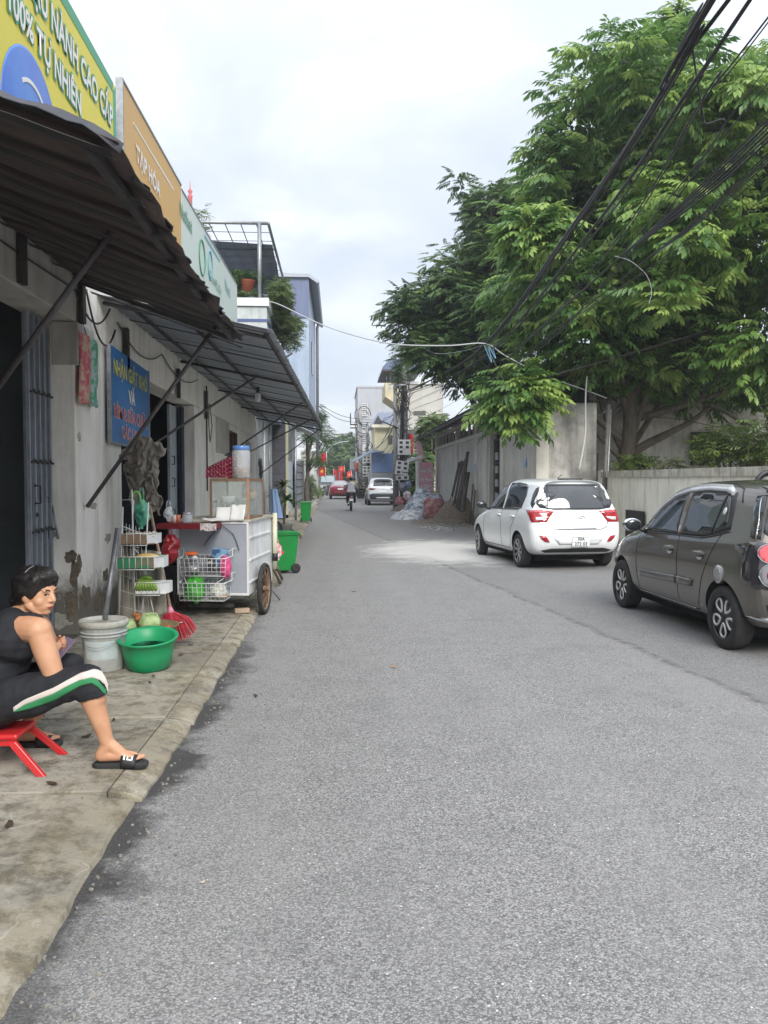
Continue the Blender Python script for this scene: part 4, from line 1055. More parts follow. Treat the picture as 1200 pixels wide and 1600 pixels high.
for k in range(7):
    m = MB(); m.tube([W(187+k*5, 815+k*1.5), W(186+k*8, 960)], .002, 4); m.build('wire', wire_w, t)
for k in range(6):
    m = MB(); m.tube([W(186, 826+k*24), W(214+k*4, 830+k*26)], .002, 4); m.build('wire', wire_w, t)
def tray(label, px0, px1, pxe, y0, y1, Y, wallm, end=white_paint, content=None, depth=.26, slope=0):
    """px0..px1 long side facing the camera; px1..pxe the short end card"""
    a0, a1 = onY(px0, (y0+y1)/2, Y), onY(px1, (y0+y1)/2, Y)
    zt, zb = onY(px0, y0, Y).z, onY(px0, y1, Y).z
    r = thing('fruit_tray', label, 'tray', (a0.x, Y, zb))
    e = (pxe-px1)*Y/FPX*.6
    th = .006
    m = MB(); m.bb(a0.x, a1.x, Y, Y+th, zb, zt); m.bb(a0.x, a1.x+e, Y+depth-th, Y+depth, zb, zt+.005); m.bb(a0.x, a0.x+th, Y+th, Y+depth-th, zb, zt); m.build('side', wallm, r)
    m = MB(); m.bb(a0.x, a1.x+e*.8, Y+th, Y+depth-th, zb-.004, zb+.003); m.build('bottom', wallm, r)
    m = MB(); m.prism([(a1.x-.001, Y-.004), (a1.x+e, Y+.10), (a1.x+e+.005, Y+depth), (a1.x+e, Y+depth), (a1.x+e-.006, Y+.105), (a1.x-.006, Y+.002)], 'Z', zb-.004, zt+.004); m.build('end_card', end, r)
    m = MB()
    m.tube([(a0.x-.01, Y-.01, zt+.01), (a1.x, Y-.012, zt+.01), (a1.x+e+.008, Y+.09, zt+.012)], .004, 6)
    n = int((a1.x-a0.x)/.045)
    for k in range(n+1): x = a0.x+(a1.x-a0.x)*k/n; m.tube([(x, Y-.01, zt+.01), (x, Y-.01, zb-.012)], .0028, 5)
    m.tube([(a0.x-.01, Y-.01, zb-.012), (a1.x, Y-.012, zb-.012)], .0035, 6)
    m.build('wire_holder', wire_w, r)
    return (a0.x, a1.x+e, Y, zb, zt)
card = mat('brown_card', (.30, .20, .13), (.24, .16, .10), scale=12, rough=.8)
cgreen = mat('green_card', (.04, .22, .10), (.22, .16, .10), scale=5, rough=.7, lo=.5, hi=.6)
x0, x1, Y, zb, zt = tray('brown carton tray with garlic on the top tier of the wire rack', 188, 230, 248, 836, 850, 6.95, card)
m = MB()
for k in range(26): m.ell((random.uniform(x0+.02, x1-.04), Y+random.uniform(.03, .2), zt+random.uniform(-.01, .01)), (.016, .016, .014), 8, 6)
tag(m.build('garlic', mat('garlic', (.62, .56, .46), (.45, .38, .30), scale=40, rough=.6)), 'pale garlic bulbs filling the top tray of the rack', 'garlic')
x0, x1, Y, zb, zt = tray('green and brown carton tray on the middle tier of the rack', 183, 241, 259, 872, 888, 6.85, cgreen)
m = MB(); m.ell((x1-.13, Y+.08, zt), (.10, .045, .032), 16, 10); tag(m.build('papaya', mat('papaya', (.66, .42, .12), (.70, .55, .25), scale=9, rough=.4)), 'yellow papaya lying in the middle tray of the rack', 'fruit')
m = MB()
for k in range(22): m.ell((random.uniform(x0+.03, x1-.03), Y+random.uniform(.05, .22), zt-.02), (.02, .02, .018), 8, 6)
tag(m.build('onions', mat('onion', (.28, .14, .08), (.40, .22, .12), scale=25, rough=.5)), 'brown onions around the papaya in the middle tray', 'vegetables')
x0, x1, Y, zb, zt = tray('open wire tray with green bananas, lowest tier of the rack', 212, 250, 268, 912, 928, 6.9, wire_w, depth=.2) 
ban = mat('banana_green', (.10, .22, .03), (.26, .36, .06), scale=10, rough=.4)
t = thing('banana_hand', 'bunch of green bananas in the lowest wire tray', 'bananas', ((x0+x1)/2, Y, zb))
for row in range(2):
    for k in range(7):
        m = MB(); a = (k-3)/3; c0 = Vector((x0+.075+.045*a, Y+.03+.05*row, zt+.035-.02*row))
        pts = [c0+Vector((a*.05*s_+.012*sin(s_*3), -.035*sin(s_*pi)-.01*row, -.135*s_+.025*s_*s_)) for s_ in np.linspace(0, 1, 8)]
        m.tube(pts, [.007, .014, .0195, .021, .020, .017, .011, .004], 9); m.build('banana', ban, t)
m = MB(); m.tube([(x0+.03, Y+.05, zt+.03), (x0+.075, Y+.06, zt+.05), (x0+.12, Y+.05, zt+.035)], .018, 8); m.build('crown_stem', ban, t)
m = MB()
sc_ = [W(186, 855, 7.15), W(252, 862, 7.15), W(262, 960, 7.15), W(180, 985, 7.15)]
def sk(u, v):
    a = sc_[0].lerp(sc_[1], u); b = sc_[3].lerp(sc_[2], u); q = a.lerp(b, v)
    return q + Vector((0, .04*mnoise.noise(Vector((u*3, v*2, 0)))+.02*sin(u*18+v*2), 0))
m.grid(sk, 30, 16)
tag(m.build('white_sack', mat('soiled_sheet', (.48, .46, .40), (.30, .28, .22), scale=3, rough=.9, streak=((.10, .09, .06), .8, 10), bump=.4, bscale=20), solid=.004), 'soiled white sheet hanging behind the lower wire rack', 'sheet')
m = MB()
top = [onY(188, 715, 8.75), onY(205, 688, 8.65), onY(228, 682, 8.6), onY(244, 690, 8.6), onY(261, 700, 8.7)]
bot = [onY(196, 730, 8.8), onY(214, 795, 8.75), onY(226, 800, 8.7), onY(240, 800, 8.7), onY(252, 806, 8.75)]
def cl_(u, v):
    f = u*4; i = min(3, int(f)); q = f-i
    a = top[i].lerp(top[i+1], q); b = bot[i].lerp(bot[i+1], q)
    w = a.lerp(b, v)
    pin = 1 - .35*sin(pi*min(1, v*1.3))
    cx = a.lerp(b, v).x; mid = top[2].lerp(bot[2], v)
    w.x = mid.x + (w.x-mid.x)*pin
    return w + Vector((.05*mnoise.noise(Vector((u*6, v*7, 2))), -.16*abs(mnoise.noise(Vector((u*7+v*3, v*6, 1)))) - .09*abs(mnoise.noise(Vector((u*13-v*4, v*11, 4)))) - .04*sin(u*14+5*v), .07*mnoise.noise(Vector((u*9, v*7, 8)))))
m.grid(cl_, 56, 40)
tag(m.build('grey_rag', mat('grey_sackcloth', (.21, .19, .165), (.29, .265, .23), scale=9, rough=.95, bump=.5, bscale=60), solid=.006), 'torn grey sackcloth draped over the strut below the blue sign', 'cloth')
def bag(label, c, w, h, mt, seed, hang=.08, cat='bag', tie=True):
    c = Vector(c); t = thing('plastic_bag', label, cat, (c.x, c.y, c.z-h/2)); m = MB()
    def fn(u, v):
        a = 2*pi*u; r = w/2*(sin(pi*min(1, v*.86+.14))**.7)*(1-.35*(1-v)) if v < .98 else .02
        r = max(r, .008) + .22*w*mnoise.noise(Vector((cos(a)*1.6, sin(a)*1.6, v*5+seed)))*(1-abs(v-.5))
        return c + Vector((r*cos(a), r*sin(a)*.75, h/2 - h*v))
    m.grid(fn, 26, 22); m.build('film', mt, t)
    m = MB(); m.tube([c+Vector((-.02, 0, h/2-.01)), c+Vector((-.012, .01, h/2+hang)), c+Vector((.014, .01, h/2+hang)), c+Vector((.02, 0, h/2-.01))], .006, 6); m.build('handle_loop', mt, t)
    return t
gbag = mat('green_film', (.05, .30, .10), (.16, .50, .22), scale=14, rough=.2, bump=.7, bscale=20)
tealf = mat('teal_film', (.03, .22, .15), (.15, .46, .30), scale=10, rough=.2, bump=.8, bscale=18)
redf = mat('red_film', (.34, .012, .02), (.16, .006, .012), scale=12, rough=.22, bump=.8, bscale=22)
bag('translucent green bag hung from the top of the white wire rack', onY(221, 803, 7.25), .16, .26, tealf, 1, .10)
m = MB(); q = onY(213, 775, 7.2); m.tube([q+Vector((.045*cos(a)*.8, 0, .07*sin(a)-.03)) for a in np.linspace(-.4, 3.5, 14)], .008, 6); tag(m.build('bag_handle_ring', mat('lime_film', (.25, .62, .15), rough=.3)), 'lime green looped handle above the translucent green bag', 'strap')
bag('crumpled red bag hanging at the left end of the cart tray', onY(266, 858, 8.45), .24, .30, redf, 3, .05)
bag('clear crinkled bag hanging in the second doorway', onY(263, 803, 8.5), .12, .15, mat('clear_film', (.42, .45, .48), (.6, .62, .64), scale=14, rough=.2, bump=.6), 4, .06)
CR = R(-7)
cp = onY(388, 900, 8.72)
cart = thing('food_cart', 'white sheet metal food cart with a spoked wheel parked on the pavement edge', 'cart', (cp.x, 8.72, 0), CR)
CM = Matrix.Translation((cp.x, 8.72, 0)) @ Matrix.Rotation(CR, 4, 'Z')
def cl2w(v): return CM @ Vector(v)
panelg = mat('cart_grey_panel', (.34, .37, .41), (.28, .30, .34), scale=2, rough=.45)
sidew = mat('cart_white_side', (.76, .78, .80), (.60, .60, .58), scale=4, rough=.55, streak=((.30, .27, .20), .35, 7), bump=.3, bscale=6)
CW, CL, CB, CT = .765, 1.25, .27, 1.05
def cpart(m, name, mt, par=cart, **k): return m.build(name, mt, par, local=True, **k)
m = MB(); m.bb(-CW, -.001, 0, .02, CB, CT); cpart(m, 'front_panel', panelg)
m = MB(); m.bb(-.02, 0, .021, CL, CB, CT-.003); cpart(m, 'side_panel', sidew)
m = MB(); m.bb(-CW, -CW+.02, .021, CL, CB, CT-.003); m.bb(-CW+.02, -.02, CL-.02, CL, CB, CT-.003); cpart(m, 'side_panel', sidew)
for k in range(3):
    m = MB(); m.bb(.0, .012, .06, CL-.1, CB+.12+k*.24, CB+.14+k*.24); cpart(m, 'swage_rib', sidew)
m = MB(); m.bb(-CW-.006, -CW+.014, -.01, -.001, CB, CT); m.bb(-.014, .008, -.01, -.001, CB-.003, CT+.003); m.bb(-CW+.014, -.014, -.01, -.001, CB-.003, CB+.02); m.bb(-CW+.014, -.014, -.01, -.001, CT-.017, CT+.003); cpart(m, 'trim', white_paint)
m = MB(); m.bb(-CW-.02, .025, -.012, CL+.02, CT+.004, CT+.028); cpart(m, 'worktop', mat('worktop', (.52, .50, .42), (.36, .33, .26), scale=7, rough=.6))
m = MB(); m.tube([(.045, CL-.04, .42), (.045, CL-.04, CT+.05)], .03, 10); cpart(m, 'bamboo_post', mat('bamboo', (.58, .56, .44), (.48, .46, .34), scale=6, rough=.5))
m = MB(); m.lathe([(.036, 0), (.036, .09)], (.045, CL-.04, .52), 10); cpart(m, 'tape', black)
def spoked_wheel(par, c, r=.285, axis='X', name='wheel'):
    m = MB(); prof = [(r-.035, -.018), (r-.01, -.024), (r, -.012), (r+.002, 0), (r, .012), (r-.01, .024), (r-.035, .018), (r-.042, 0), (r-.035, -.018)]
    m.lathe(prof, c, 40, axis='X'); w = cpart(m, name, rubber, par)
    m = MB(); m.lathe([(r-.045, -.015), (r-.055, -.012), (r-.055, .012), (r-.045, .015), (r-.04, 0), (r-.045, -.015)], c, 40, axis='X'); m.build('rim', mat('rusty_rim', (.22, .13, .08), (.32, .24, .17), scale=30, rough=.7, metal=.4), w, local=True)
    m = MB(); m.lathe([(.02, -.05), (.03, -.04), (.03, .04), (.02, .05)], c, 12, axis='X')
    for k in range(20):
        a = 2*pi*k/20; s = .035 if k % 2 else -.035
        m.tube([(c[0]+s, c[1]+.028*cos(a+.6), c[2]+.028*sin(a+.6)), (c[0], c[1]+(r-.05)*cos(a), c[2]+(r-.05)*sin(a))], .003, 4)
    m.build('spokes', mat('rusty_rim', (0, 0, 0)), w, local=True)
    return w
spoked_wheel(cart, (.085, .42, .287)); spoked_wheel(cart, (-CW-.085, .42, .287))
m = MB(); m.tube([(-CW-.1, .42, .287), (.1, .42, .287)], .014, 8); cpart(m, 'axle', dark_steel)
m = MB(); m.tube([(-.06, CL-.1, CB), (.07, CL+.12, .02)], .012, 6); m.tube([(-CW+.06, CL-.1, CB), (-CW-.02, CL+.12, .02)], .012, 6); cpart(m, 'prop_leg', galv)
m = MB(); m.box((-.42, .05, CB-.12), (.5, .03, .04), mi=0); cpart(m, 'cross_rail', dark_steel)
case = thing('display_case', 'brown framed glass display case standing on the food cart', 'display case', tuple(cl2w((-.2, .35, CT+.03))), CR)
def case_b(m, name, mt, par=None, **k):
    me_o = m.build(name, mt, None); me_o.data.transform(CM); me_o.data.transform(wloc(case).inverted() if par is None else wloc(par).inverted()); me_o.parent = case if par is None else par; return me_o
fr = mat('case_timber', (.17, .10, .06), (.24, .15, .09), scale=20, rough=.5, stretch=(1, 1, .15))
fr2 = mat('case_light_post', (.42, .24, .14), (.36, .2, .11), scale=20, rough=.5)
KX0, KX1, KY0, KY1, KZ0, KZ1 = -.41, -.005, .04, .72, CT+.03, CT+.46
for x in (KX0, KX1):
    for y in (KY0, KY1):
        m = MB(); m.bb(x-.011, x+.011, y-.011, y+.011, KZ0, KZ1+.003); case_b(m, 'post', fr2 if (x == KX1 and y == KY0) else fr)
for z in (KZ0+.012, KZ1-.012):
    m = MB(); m.bb(KX0+.012, KX1-.012, KY0-.009, KY0+.009, z-.011, z+.011); m.bb(KX0+.012, KX1-.012, KY1-.009, KY1+.009, z-.011, z+.011)
    m.bb(KX0-.009, KX0+.009, KY0+.012, KY1-.012, z-.011, z+.011); m.bb(KX1-.009, KX1+.009, KY0+.012, KY1-.012, z-.011, z+.011); case_b(m, 'rail', fr)
m = MB(); m.bb(KX0, KX1, KY0+.012, KY1-.012, KZ1, KZ1+.008); case_b(m, 'top', fr)
m = MB(); m.bb(KX0+.012, KX1-.012, KY0+.02, KY1-.02, KZ0+.15, KZ0+.157); case_b(m, 'shelf', glassy('case_glass', (.5, .55, .5), .45))
cg = glassy('case_glass2', (.60, .66, .62), .22, .03)
for q in ((KX0+.012, KX1-.012, KY0-.003, KY0, KZ0+.025, KZ1-.025), (KX1, KX1+.003, KY0+.013, KY1-.013, KZ0+.025, KZ1-.025), (KX0-.003, KX0, KY0+.013, KY1-.013, KZ0+.025, KZ1-.025)):
    m = MB(); m.bb(*q); case_b(m, 'pane', cg)
def place(m, name, label, cat_, mt, **k):
    o = m.build(name, mt, None, **k); o.data.transform(CM); return tag(o, label, cat_)
m = MB(); m.lathe([(.04, 0), (.085, .05), (.09, .06), (.085, .055), (.001, .02)], (-.13, .3, KZ0+.16), 20); place(m, 'bowl', 'pale green bowl on the upper glass shelf of the display case', 'bowl', mat('celadon', (.35, .45, .42), rough=.25))
m = MB(); m.lathe([(.03, 0), (.07, .03), (.08, .09), (.075, .09), (.001, .02)], (-.26, .2, KZ0+.16), 20); place(m, 'glass_bowl', 'clear glass bowl near the case front', 'bowl', glassy('bowl_glass', (.8, .85, .85), .5))
m = MB(); m.lathe([(.075, 0), (.08, .01), (.08, .07), (.001, .072)], (-.13, .22, KZ0+.025), 20); place(m, 'tin_pot', 'shallow metal pot on the floor of the display case', 'pot', mat('tin', (.5, .48, .42), rough=.3, metal=.7))
m = MB(); m.ell((-.09, .45, KZ0+.25), (.09, .1, .08), 12, 8); place(m, 'snack_bag', 'brown snack bag inside the display case', 'bag', mat('snack_brown', (.32, .20, .10), (.5, .4, .3), scale=20, rough=.4))
m = MB(); m.ell((-.11, .38, KZ0+.33), (.05, .05, .06), 12, 8); place(m, 'snack_bag', 'blue and white snack bag at the top inside the display case', 'bag', mat('snack_blue', (.15, .18, .50), (.7, .7, .75), scale=16, rough=.4))
for k in range(3):
    m = MB(); m.lathe([(.022, 0), (.022, .15), (.01, .19), (.012, .21), (.001, .212)], (-.36+.05*k, .3+.05*k, KZ0+.025), 10); place(m, 'bottle', ['slim bottle leftmost in the display case', 'slim bottle second from the left in the display case', 'slim bottle behind the glass bowl in the display case'][k], 'bottle', mat('bottle_%d' % k, [(.35, .36, .3), (.2, .22, .18), (.4, .38, .3)][k], rough=.25))
jc = (-.105, .15, KZ1+.01)
t = thing('plastic_jar', 'large clear plastic jar with blue lid on the display case', 'jar', tuple(cl2w(jc)))
def on(t_, m, name, mt): o = m.build(name, mt, None); o.data.transform(CM); o.data.transform(wloc(t_).inverted()); o.parent = t_; return o
m = MB(); m.lathe([(.09, 0), (.098, .01), (.1, .28), (.085, .31), (.082, .31), (.097, .275), (.095, .012), (.001, .008)], jc, 28); on(t, m, 'body', glassy('jar_plastic', (.72, .74, .76), .30, .12))
m = MB(); m.lathe([(.088, .30), (.092, .305), (.092, .345), (.085, .35), (.001, .352)], jc, 28); on(t, m, 'lid', mat('lid_blue', (.10, .22, .50), rough=.3))
m = MB()
for k in range(60): a = random.random()*6.28; r = random.random()*.07; m.tube([(jc[0]+r*cos(a), jc[1]+r*sin(a), jc[2]+.02+.1*random.random()), (jc[0]+.08*cos(a+1.8), jc[1]+.08*sin(a+1.8), jc[2]+.03+.09*random.random())], .004, 4)
tag(on(t, m, 'noodles', mat('noodles', (.60, .38, .22), (.5, .3, .16), scale=20, rough=.5)), kind='stuff')
t = thing('sachet_strips', 'row of dark red sachet strips hanging above the display case', 'sachets', tuple(cl2w((-.3, .25, KZ1+.02))))
a, b = Vector((-.46, .3, KZ1+.05)), Vector((-.16, .12, KZ1+.27))
a0 = CM.inverted() @ onY(324, 731, 9.05); a1 = CM.inverted() @ onY(368, 709, 8.9)
for k in range(11):
    q = a0.lerp(a1, k/10); m = MB(); n = int((q.z-KZ1-.02)/.022)
    m.grid(lambda u, v: Vector((q.x-.016+.03*u, q.y+.010*sin(v*n*pi)+.008*mnoise.noise(Vector((k, v*8, 0))), q.z-(q.z-KZ1-.015)*v)), 3, max(6, n*2))
    on(t, m, 'strip', mat('sachet_red', (.20, .012, .04), (.42, .12, .16), scale=45, rough=.3, lo=.5, hi=.62)).data.shade_smooth()
m = MB(); m.tube([a0+Vector((0, 0, .002)), a1+Vector((0, 0, .002))], .003, 5); on(t, m, 'string', black)
rt = (-.90, -.30, CT-.04)
t = thing('red_tray', 'dark red shelf board projecting from the front of the cart', 'shelf', tuple(cl2w((-.6, -.15, CT-.04))))
m = MB(); x0, x1 = -.88, -.28; m.bb(x0, x1, -.33, -.02, CT-.055, CT+.0); on(t, m, 'board', mat('tray_red', (.20, .012, .02), (.14, .01, .015), scale=8, rough=.4))
m = MB(); m.grid(lambda u, v: (x1-.14+.17*u, -.335-.004*sin(u*9), CT+.004-.075*v+.01*mnoise.noise(Vector((u*3, v*3, 5)))), 8, 4); on(t, m, 'paper_label', mat('label_paper', (.60, .58, .56), (.35, .12, .14), scale=30, rough=.6, lo=.55, hi=.6))
t = thing('cup_stack', 'orange and white paper cup stack on the red shelf', 'cups', tuple(cl2w((-.73, -.2, CT))))
for dx, c in ((0, (.68, .22, .12)), (.035, (.72, .70, .68)), (.068, (.62, .18, .10))):
    m = MB(); m.lathe([(.022, .002), (.028, .085), (.001, .086)], (-.76+dx, -.2, CT), 12); on(t, m, 'cup', mat('cup_%d' % int(dx*1000), c, rough=.5))
t = thing('glass_jar', 'clear squat jar with papers inside on the red shelf', 'jar', tuple(cl2w((-.6, -.18, CT))))
m = MB(); m.lathe([(.05, .002), (.055, .01), (.055, .08), (.045, .09), (.001, .09)], (-.60, -.18, CT), 16); on(t, m, 'body', glassy('jar_clear', (.55, .6, .65), .6))
m = MB(); m.lathe([(.048, .09), (.048, .11), (.001, .112)], (-.60, -.18, CT), 16); on(t, m, 'cap', mat('cap_silver', (.5, .5, .52), rough=.3, metal=.5))
def paper(label, c, sx_, sy_, rz, ry=0.1, mt=None):
    m = MB(); M = Matrix.Translation(c) @ Euler((ry, 0, rz)).to_matrix().to_4x4()
    m.grid(lambda u, v: M @ Vector(((u-.5)*sx_, (v-.5)*sy_, .02*abs(u-.5)+.012*mnoise.noise(Vector((u*4, v*4, c[0]*9))))), 8, 6)
    return place(m, 'paper_sheet', label, 'paper', mt or mat('paper', (.66, .66, .64), rough=.7), solid=.003)
paper('crumpled white paper at the right end of the red shelf', (-.36, -.15, CT+.035), .18, .2, .4)
paper('white folded carton sheet propped on the cart top left of the post', (-.24, -.0, CT+.085), .20, .16, .15, 1.1)
paper('white folded carton sheet leaning on the glass case', (-.11, .005, CT+.10), .16, .18, -.1, 1.15)
m = MB(); m.box((-.385, .12, CT+.14), (.05, .03, .22), rz=.3); m.box((-.42, .12, CT+.10), (.03, .03, .2), rz=-.2); place(m, 'notice_card', 'white notice card clipped with black strap left of the case', 'card', mat('card_white', (.55, .55, .56), (.05, .05, .05), scale=9, rough=.6, lo=.52, hi=.56))
def basket(label, x0, x1, z0, z1, y=-.02, d=.26):
    t = thing('wire_basket', label, 'basket', tuple(cl2w(((x0+x1)/2, y-d/2, z0))))
    def on2(m, n): return on(t, m, n, wire_w)
    y0, y1 = y-d, y-.01
    m = MB(); m.tube([(x0, y0, z1), (x1, y0, z1), (x1+.02, y1, z1+.02), (x0-.02, y1, z1+.02), (x0, y0, z1)], .0045, 6); on2(m, 'rim')
    m = MB(); m.tube([(x0-.05, y1, z1+.09), (x0-.02, y1-.05, z1+.09), (x0-.02, y1-.05, z1+.005), (x0+.02, y0, z1)], .0045, 6); m.tube([(x0-.02, y1-.05, z1+.085), (x0+.09, y0, z1+.003)], .004, 6)
    m.tube([(x1+.05, y1, z1+.09), (x1+.02, y1-.05, z1+.09), (x1+.02, y1-.05, z1+.005), (x1-.02, y0, z1)], .0045, 6); m.tube([(x1+.02, y1-.05, z1+.085), (x1-.09, y0, z1+.003)], .004, 6); on2(m, 'hook')
    n = int((x1-x0)/.048); s = .015
    m = MB()
    for k in range(n+1):
        x = x0+(x1-x0)*k/n; xb = x0+s+(x1-x0-2*s)*k/n
        m.tube([(x, y0, z1), (xb, y0+s, z0), (xb, y1-s, z0), (x, y1, z1+.02)], .0028, 4)
    h = int((z1-z0)/.045)
    for k in range(h+1):
        z = z0+(z1-z0)*k/h; i = s*(1-k/h)
        m.tube([(x0+i, y1-i, z), (x0+i, y0+i, z), (x1-i, y0+i, z), (x1-i, y1-i, z)], .0028, 4)
    for k in range(5):
        yy = y0+s+(y1-y0-2*s)*k/4; m.tube([(x0, yy, z1) if False else (x0+s, yy, z0), (x1-s, yy, z0)], .0028, 4)
    tag(on2(m, 'wire_mesh'), kind='stuff')
X0, X1 = -.66, -.17
basket('upper white wire basket hooked on the cart front', X0, X1, .50, .685)
basket('lower white wire basket with a green bag on the cart front', X0-.01, X1-.005, .245, .43, y=-.03, d=.27)
def lump(name, label, cat_, c, r, mt, seed=0, amp=.25):
    m = MB()
    def fn(u, v):
        a = 2*pi*u; b = pi*v; d = Vector((cos(a)*sin(b), sin(a)*sin(b), cos(b)))
        k = 1+amp*mnoise.noise(d*2.2+Vector((seed, 0, 0)))+amp*.5*mnoise.noise(d*6+Vector((seed, 3, 0)))
        return Vector(c)+Vector((d.x*r[0], d.y*r[1], d.z*r[2]))*k
    m.grid(fn, 24, 16); return place(m, name, label, cat_, mt)
bf = mat('bright_green_film', (.10, .50, .06), (.04, .28, .03), scale=12, rough=.25, bump=.8, bscale=18)
lump('plastic_bag', 'bright green bag sitting in the lower wire basket', 'bag', (-.53, -.17, .355), (.11, .10, .14), bf, 2)
lump('plastic_bag', 'clear crumpled bag in the right half of the lower basket', 'bag', (-.28, -.17, .33), (.09, .10, .08), mat('clear_bag2', (.50, .52, .46), (.68, .68, .62), scale=16, rough=.25, bump=.7), 5)
lump('snack_pack', 'crinkled grey snack pack in the left half of the upper basket', 'packet', (-.55, -.15, .57), (.09, .09, .06), mat('foil_grey', (.24, .25, .27), (.45, .45, .47), scale=30, rough=.25, metal=.4, bump=.6), 7)
lump('orange_cover', 'orange plastic lid lying on the upper basket', 'lid', (-.57, -.16, .725), (.07, .06, .024), mat('orange_plastic', (.80, .17, .04), rough=.35), 9, .08)
lump('egg', 'white ball-shaped object under the orange lid', 'ball', (-.52, -.2, .685), (.03, .03, .026), white_paint, 1, .03)
m = MB(); m.box((-.265, -.16, .68), (.16, .08, .20), rot=Euler((.1, .12, .1)).to_matrix().to_4x4()); place(m, 'carton_box', 'light blue printed carton standing in the upper basket', 'carton', mat('blue_print', (.20, .38, .55), (.05, .10, .22), scale=16, rough=.4, lo=.48, hi=.56), bevel=.006)
m = MB(); m.box((-.35, -.17, .62), (.09, .09, .16), rot=Euler((0, -.1, .2)).to_matrix().to_4x4()); place(m, 'carton_box', 'dark carton with white marks beside the blue carton', 'carton', mat('dark_print', (.04, .04, .05), (.5, .5, .5), scale=18, rough=.4, lo=.58, hi=.62), bevel=.006)
lump('plastic_bag', 'hot pink bag squeezed into the right side of the upper basket', 'bag', (-.20, -.18, .59), (.06, .08, .12), mat('pink_film', (.75, .10, .26), (.55, .04, .18), scale=12, rough=.3, bump=.7), 11)
lump('cable_coil', 'small brown rubber bands and scraps in the lower basket', 'scraps', (-.24, -.2, .285), (.07, .06, .022), mat('scraps', (.32, .16, .08), (.5, .4, .3), scale=26, rough=.6), 12, .3)
m = MB(); m.tube([CM @ Vector(v) for v in ((-.28, -.03, CT-.03), (-.16, -.02, .93), (-.12, -.02, .84), (-.09, -.03, .75))], .004, 5); m.tube([CM @ Vector(v) for v in ((-.3, -.03, CT-.05), (-.42, -.02, .88), (-.47, -.02, .80))], .004, 5)
tag(m.build('cord', black), 'thin black cord drooping across the grey cart panel', 'cord')
q = onZ(378, 958, ZP); m = MB(); m.box((q.x, q.y, ZP+.03), (.16, .07, .05), rz=.3); tag(m.build('wood_block', mat('raw_wood', (.45, .34, .24), (.35, .26, .18), scale=14, rough=.8), bevel=.006), 'small pale wooden block on the pavement under the cart', 'wood block')
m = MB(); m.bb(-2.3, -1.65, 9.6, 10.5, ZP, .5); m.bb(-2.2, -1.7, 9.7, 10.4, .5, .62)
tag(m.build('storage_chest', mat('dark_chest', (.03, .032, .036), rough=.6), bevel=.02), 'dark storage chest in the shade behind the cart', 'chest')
def bin_(label, x, y, rz, h=.68, s=1.0, detail=True):
    t = thing('wheelie_bin', label, 'bin', (x, y, 0 if x > -1 else ZP), rz, 'green wheelie bins on the left pavement')
    g = mat('bin_green', (.010, .24, .045), (.012, .20, .045), scale=5, rough=.35)
    m = MB(); w, d = .19, .2
    def ring(z, a, b): return [(-a, -b, z), (a, -b, z), (a, b, z), (-a, b, z)]
    vs = ring(.05, w*.74, d*.74)+ring(h*.55, w*.88, d*.9)+ring(h*.9, w*.97, d)+ring(h*.905, w*1.08, d*1.1)+ring(h*.94, w*1.08, d*1.1)
    fs = [(0, 1, 2, 3)[::-1]] + [(i*4+k, i*4+(k+1) % 4, i*4+4+(k+1) % 4, i*4+4+k) for i in range(4) for k in range(4)] + [(16, 17, 18, 19)]
    m.add(vs, fs); m.build('body', g, t, local=True, bevel=.012)
    m = MB(); m.bb(-w*1.12, w*1.12, -d*1.16, d*1.1, h*.945, h*.975); m.bb(-w*.9, w*.9, -d*.9, d*.9, h*.976, h); m.build('lid', g, t, local=True, bevel=.01)
    m = MB(); m.tube([(-w*.8, d*1.2, h*.93), (w*.8, d*1.2, h*.93)], .015, 8); m.build('handle', g, t, local=True)
    for sx in (-1, 1):
        m = MB(); m.lathe([(.03, -.02), (.075, -.022), (.08, 0), (.075, .022), (.03, .02)], (sx*w*.9, d*.75, .08), 18, axis='X'); m.build('wheel', rubber, t, local=True)
    m = MB(); m.bb(-.05, .05, -d*.86-.006, -d*.86, h*.52, h*.72); m.build('white_marking', mat('bin_print', (.6, .65, .6), (.02, .25, .06), scale=22, rough=.5, lo=.5, hi=.54), t, local=True)
    return t
q = onZ(441, 896, .0)
bin_('near green wheelie bin just behind the food cart', q.x, q.y+.1, R(-60))
q = onZ(478, 816, ZP)
bin_('far green wheelie bin standing alone by the grey steel post', q.x, q.y, R(0), h=.72)
q = onY(435, 860, 11.6)
bag('red and white striped bag hanging between cart and near bin', (q.x, 11.4, q.z), .17, .24, mat('red_stripe', (.60, .05, .07), (.72, .68, .68), scale=5, rough=.4, stretch=(14, 1, 1), lo=.5, hi=.52), 6, .05)
for k, (a, b) in enumerate((((424, 882), (438, 912)), ((430, 880), (441, 905)))):
    m = MB(); A, B = onY(a[0], a[1], 10.9), onZ(b[0], b[1], .02); m.tube([A, B], .022, 6, flat=.5); tag(m.build('plank', mat('old_plank', (.30, .24, .17), (.2, .16, .12), scale=12, rough=.9)), ['grey plank leaning from cart to kerb, lower one', 'grey plank leaning from cart to kerb, upper one'][k], 'plank')
q = onY(431, 785, 18.6)
t = thing('folded_parasol', 'folded light blue parasol cover standing on a black base', 'parasol', (q.x, 18.6, ZP))
m = MB()
def par_(u, v):
    a = 2*pi*u; r = (.075+.04*v)*(1+.18*sin(a*6+v*2)); return (q.x-.05+.08*v+r*cos(a), 18.6+r*sin(a), 1.30-.66*v)
m.grid(par_, 42, 14); m.build('canopy', mat('parasol_blue', (.22, .36, .62), (.36, .50, .72), scale=6, rough=.6, stretch=(5, 5, .3)), t)
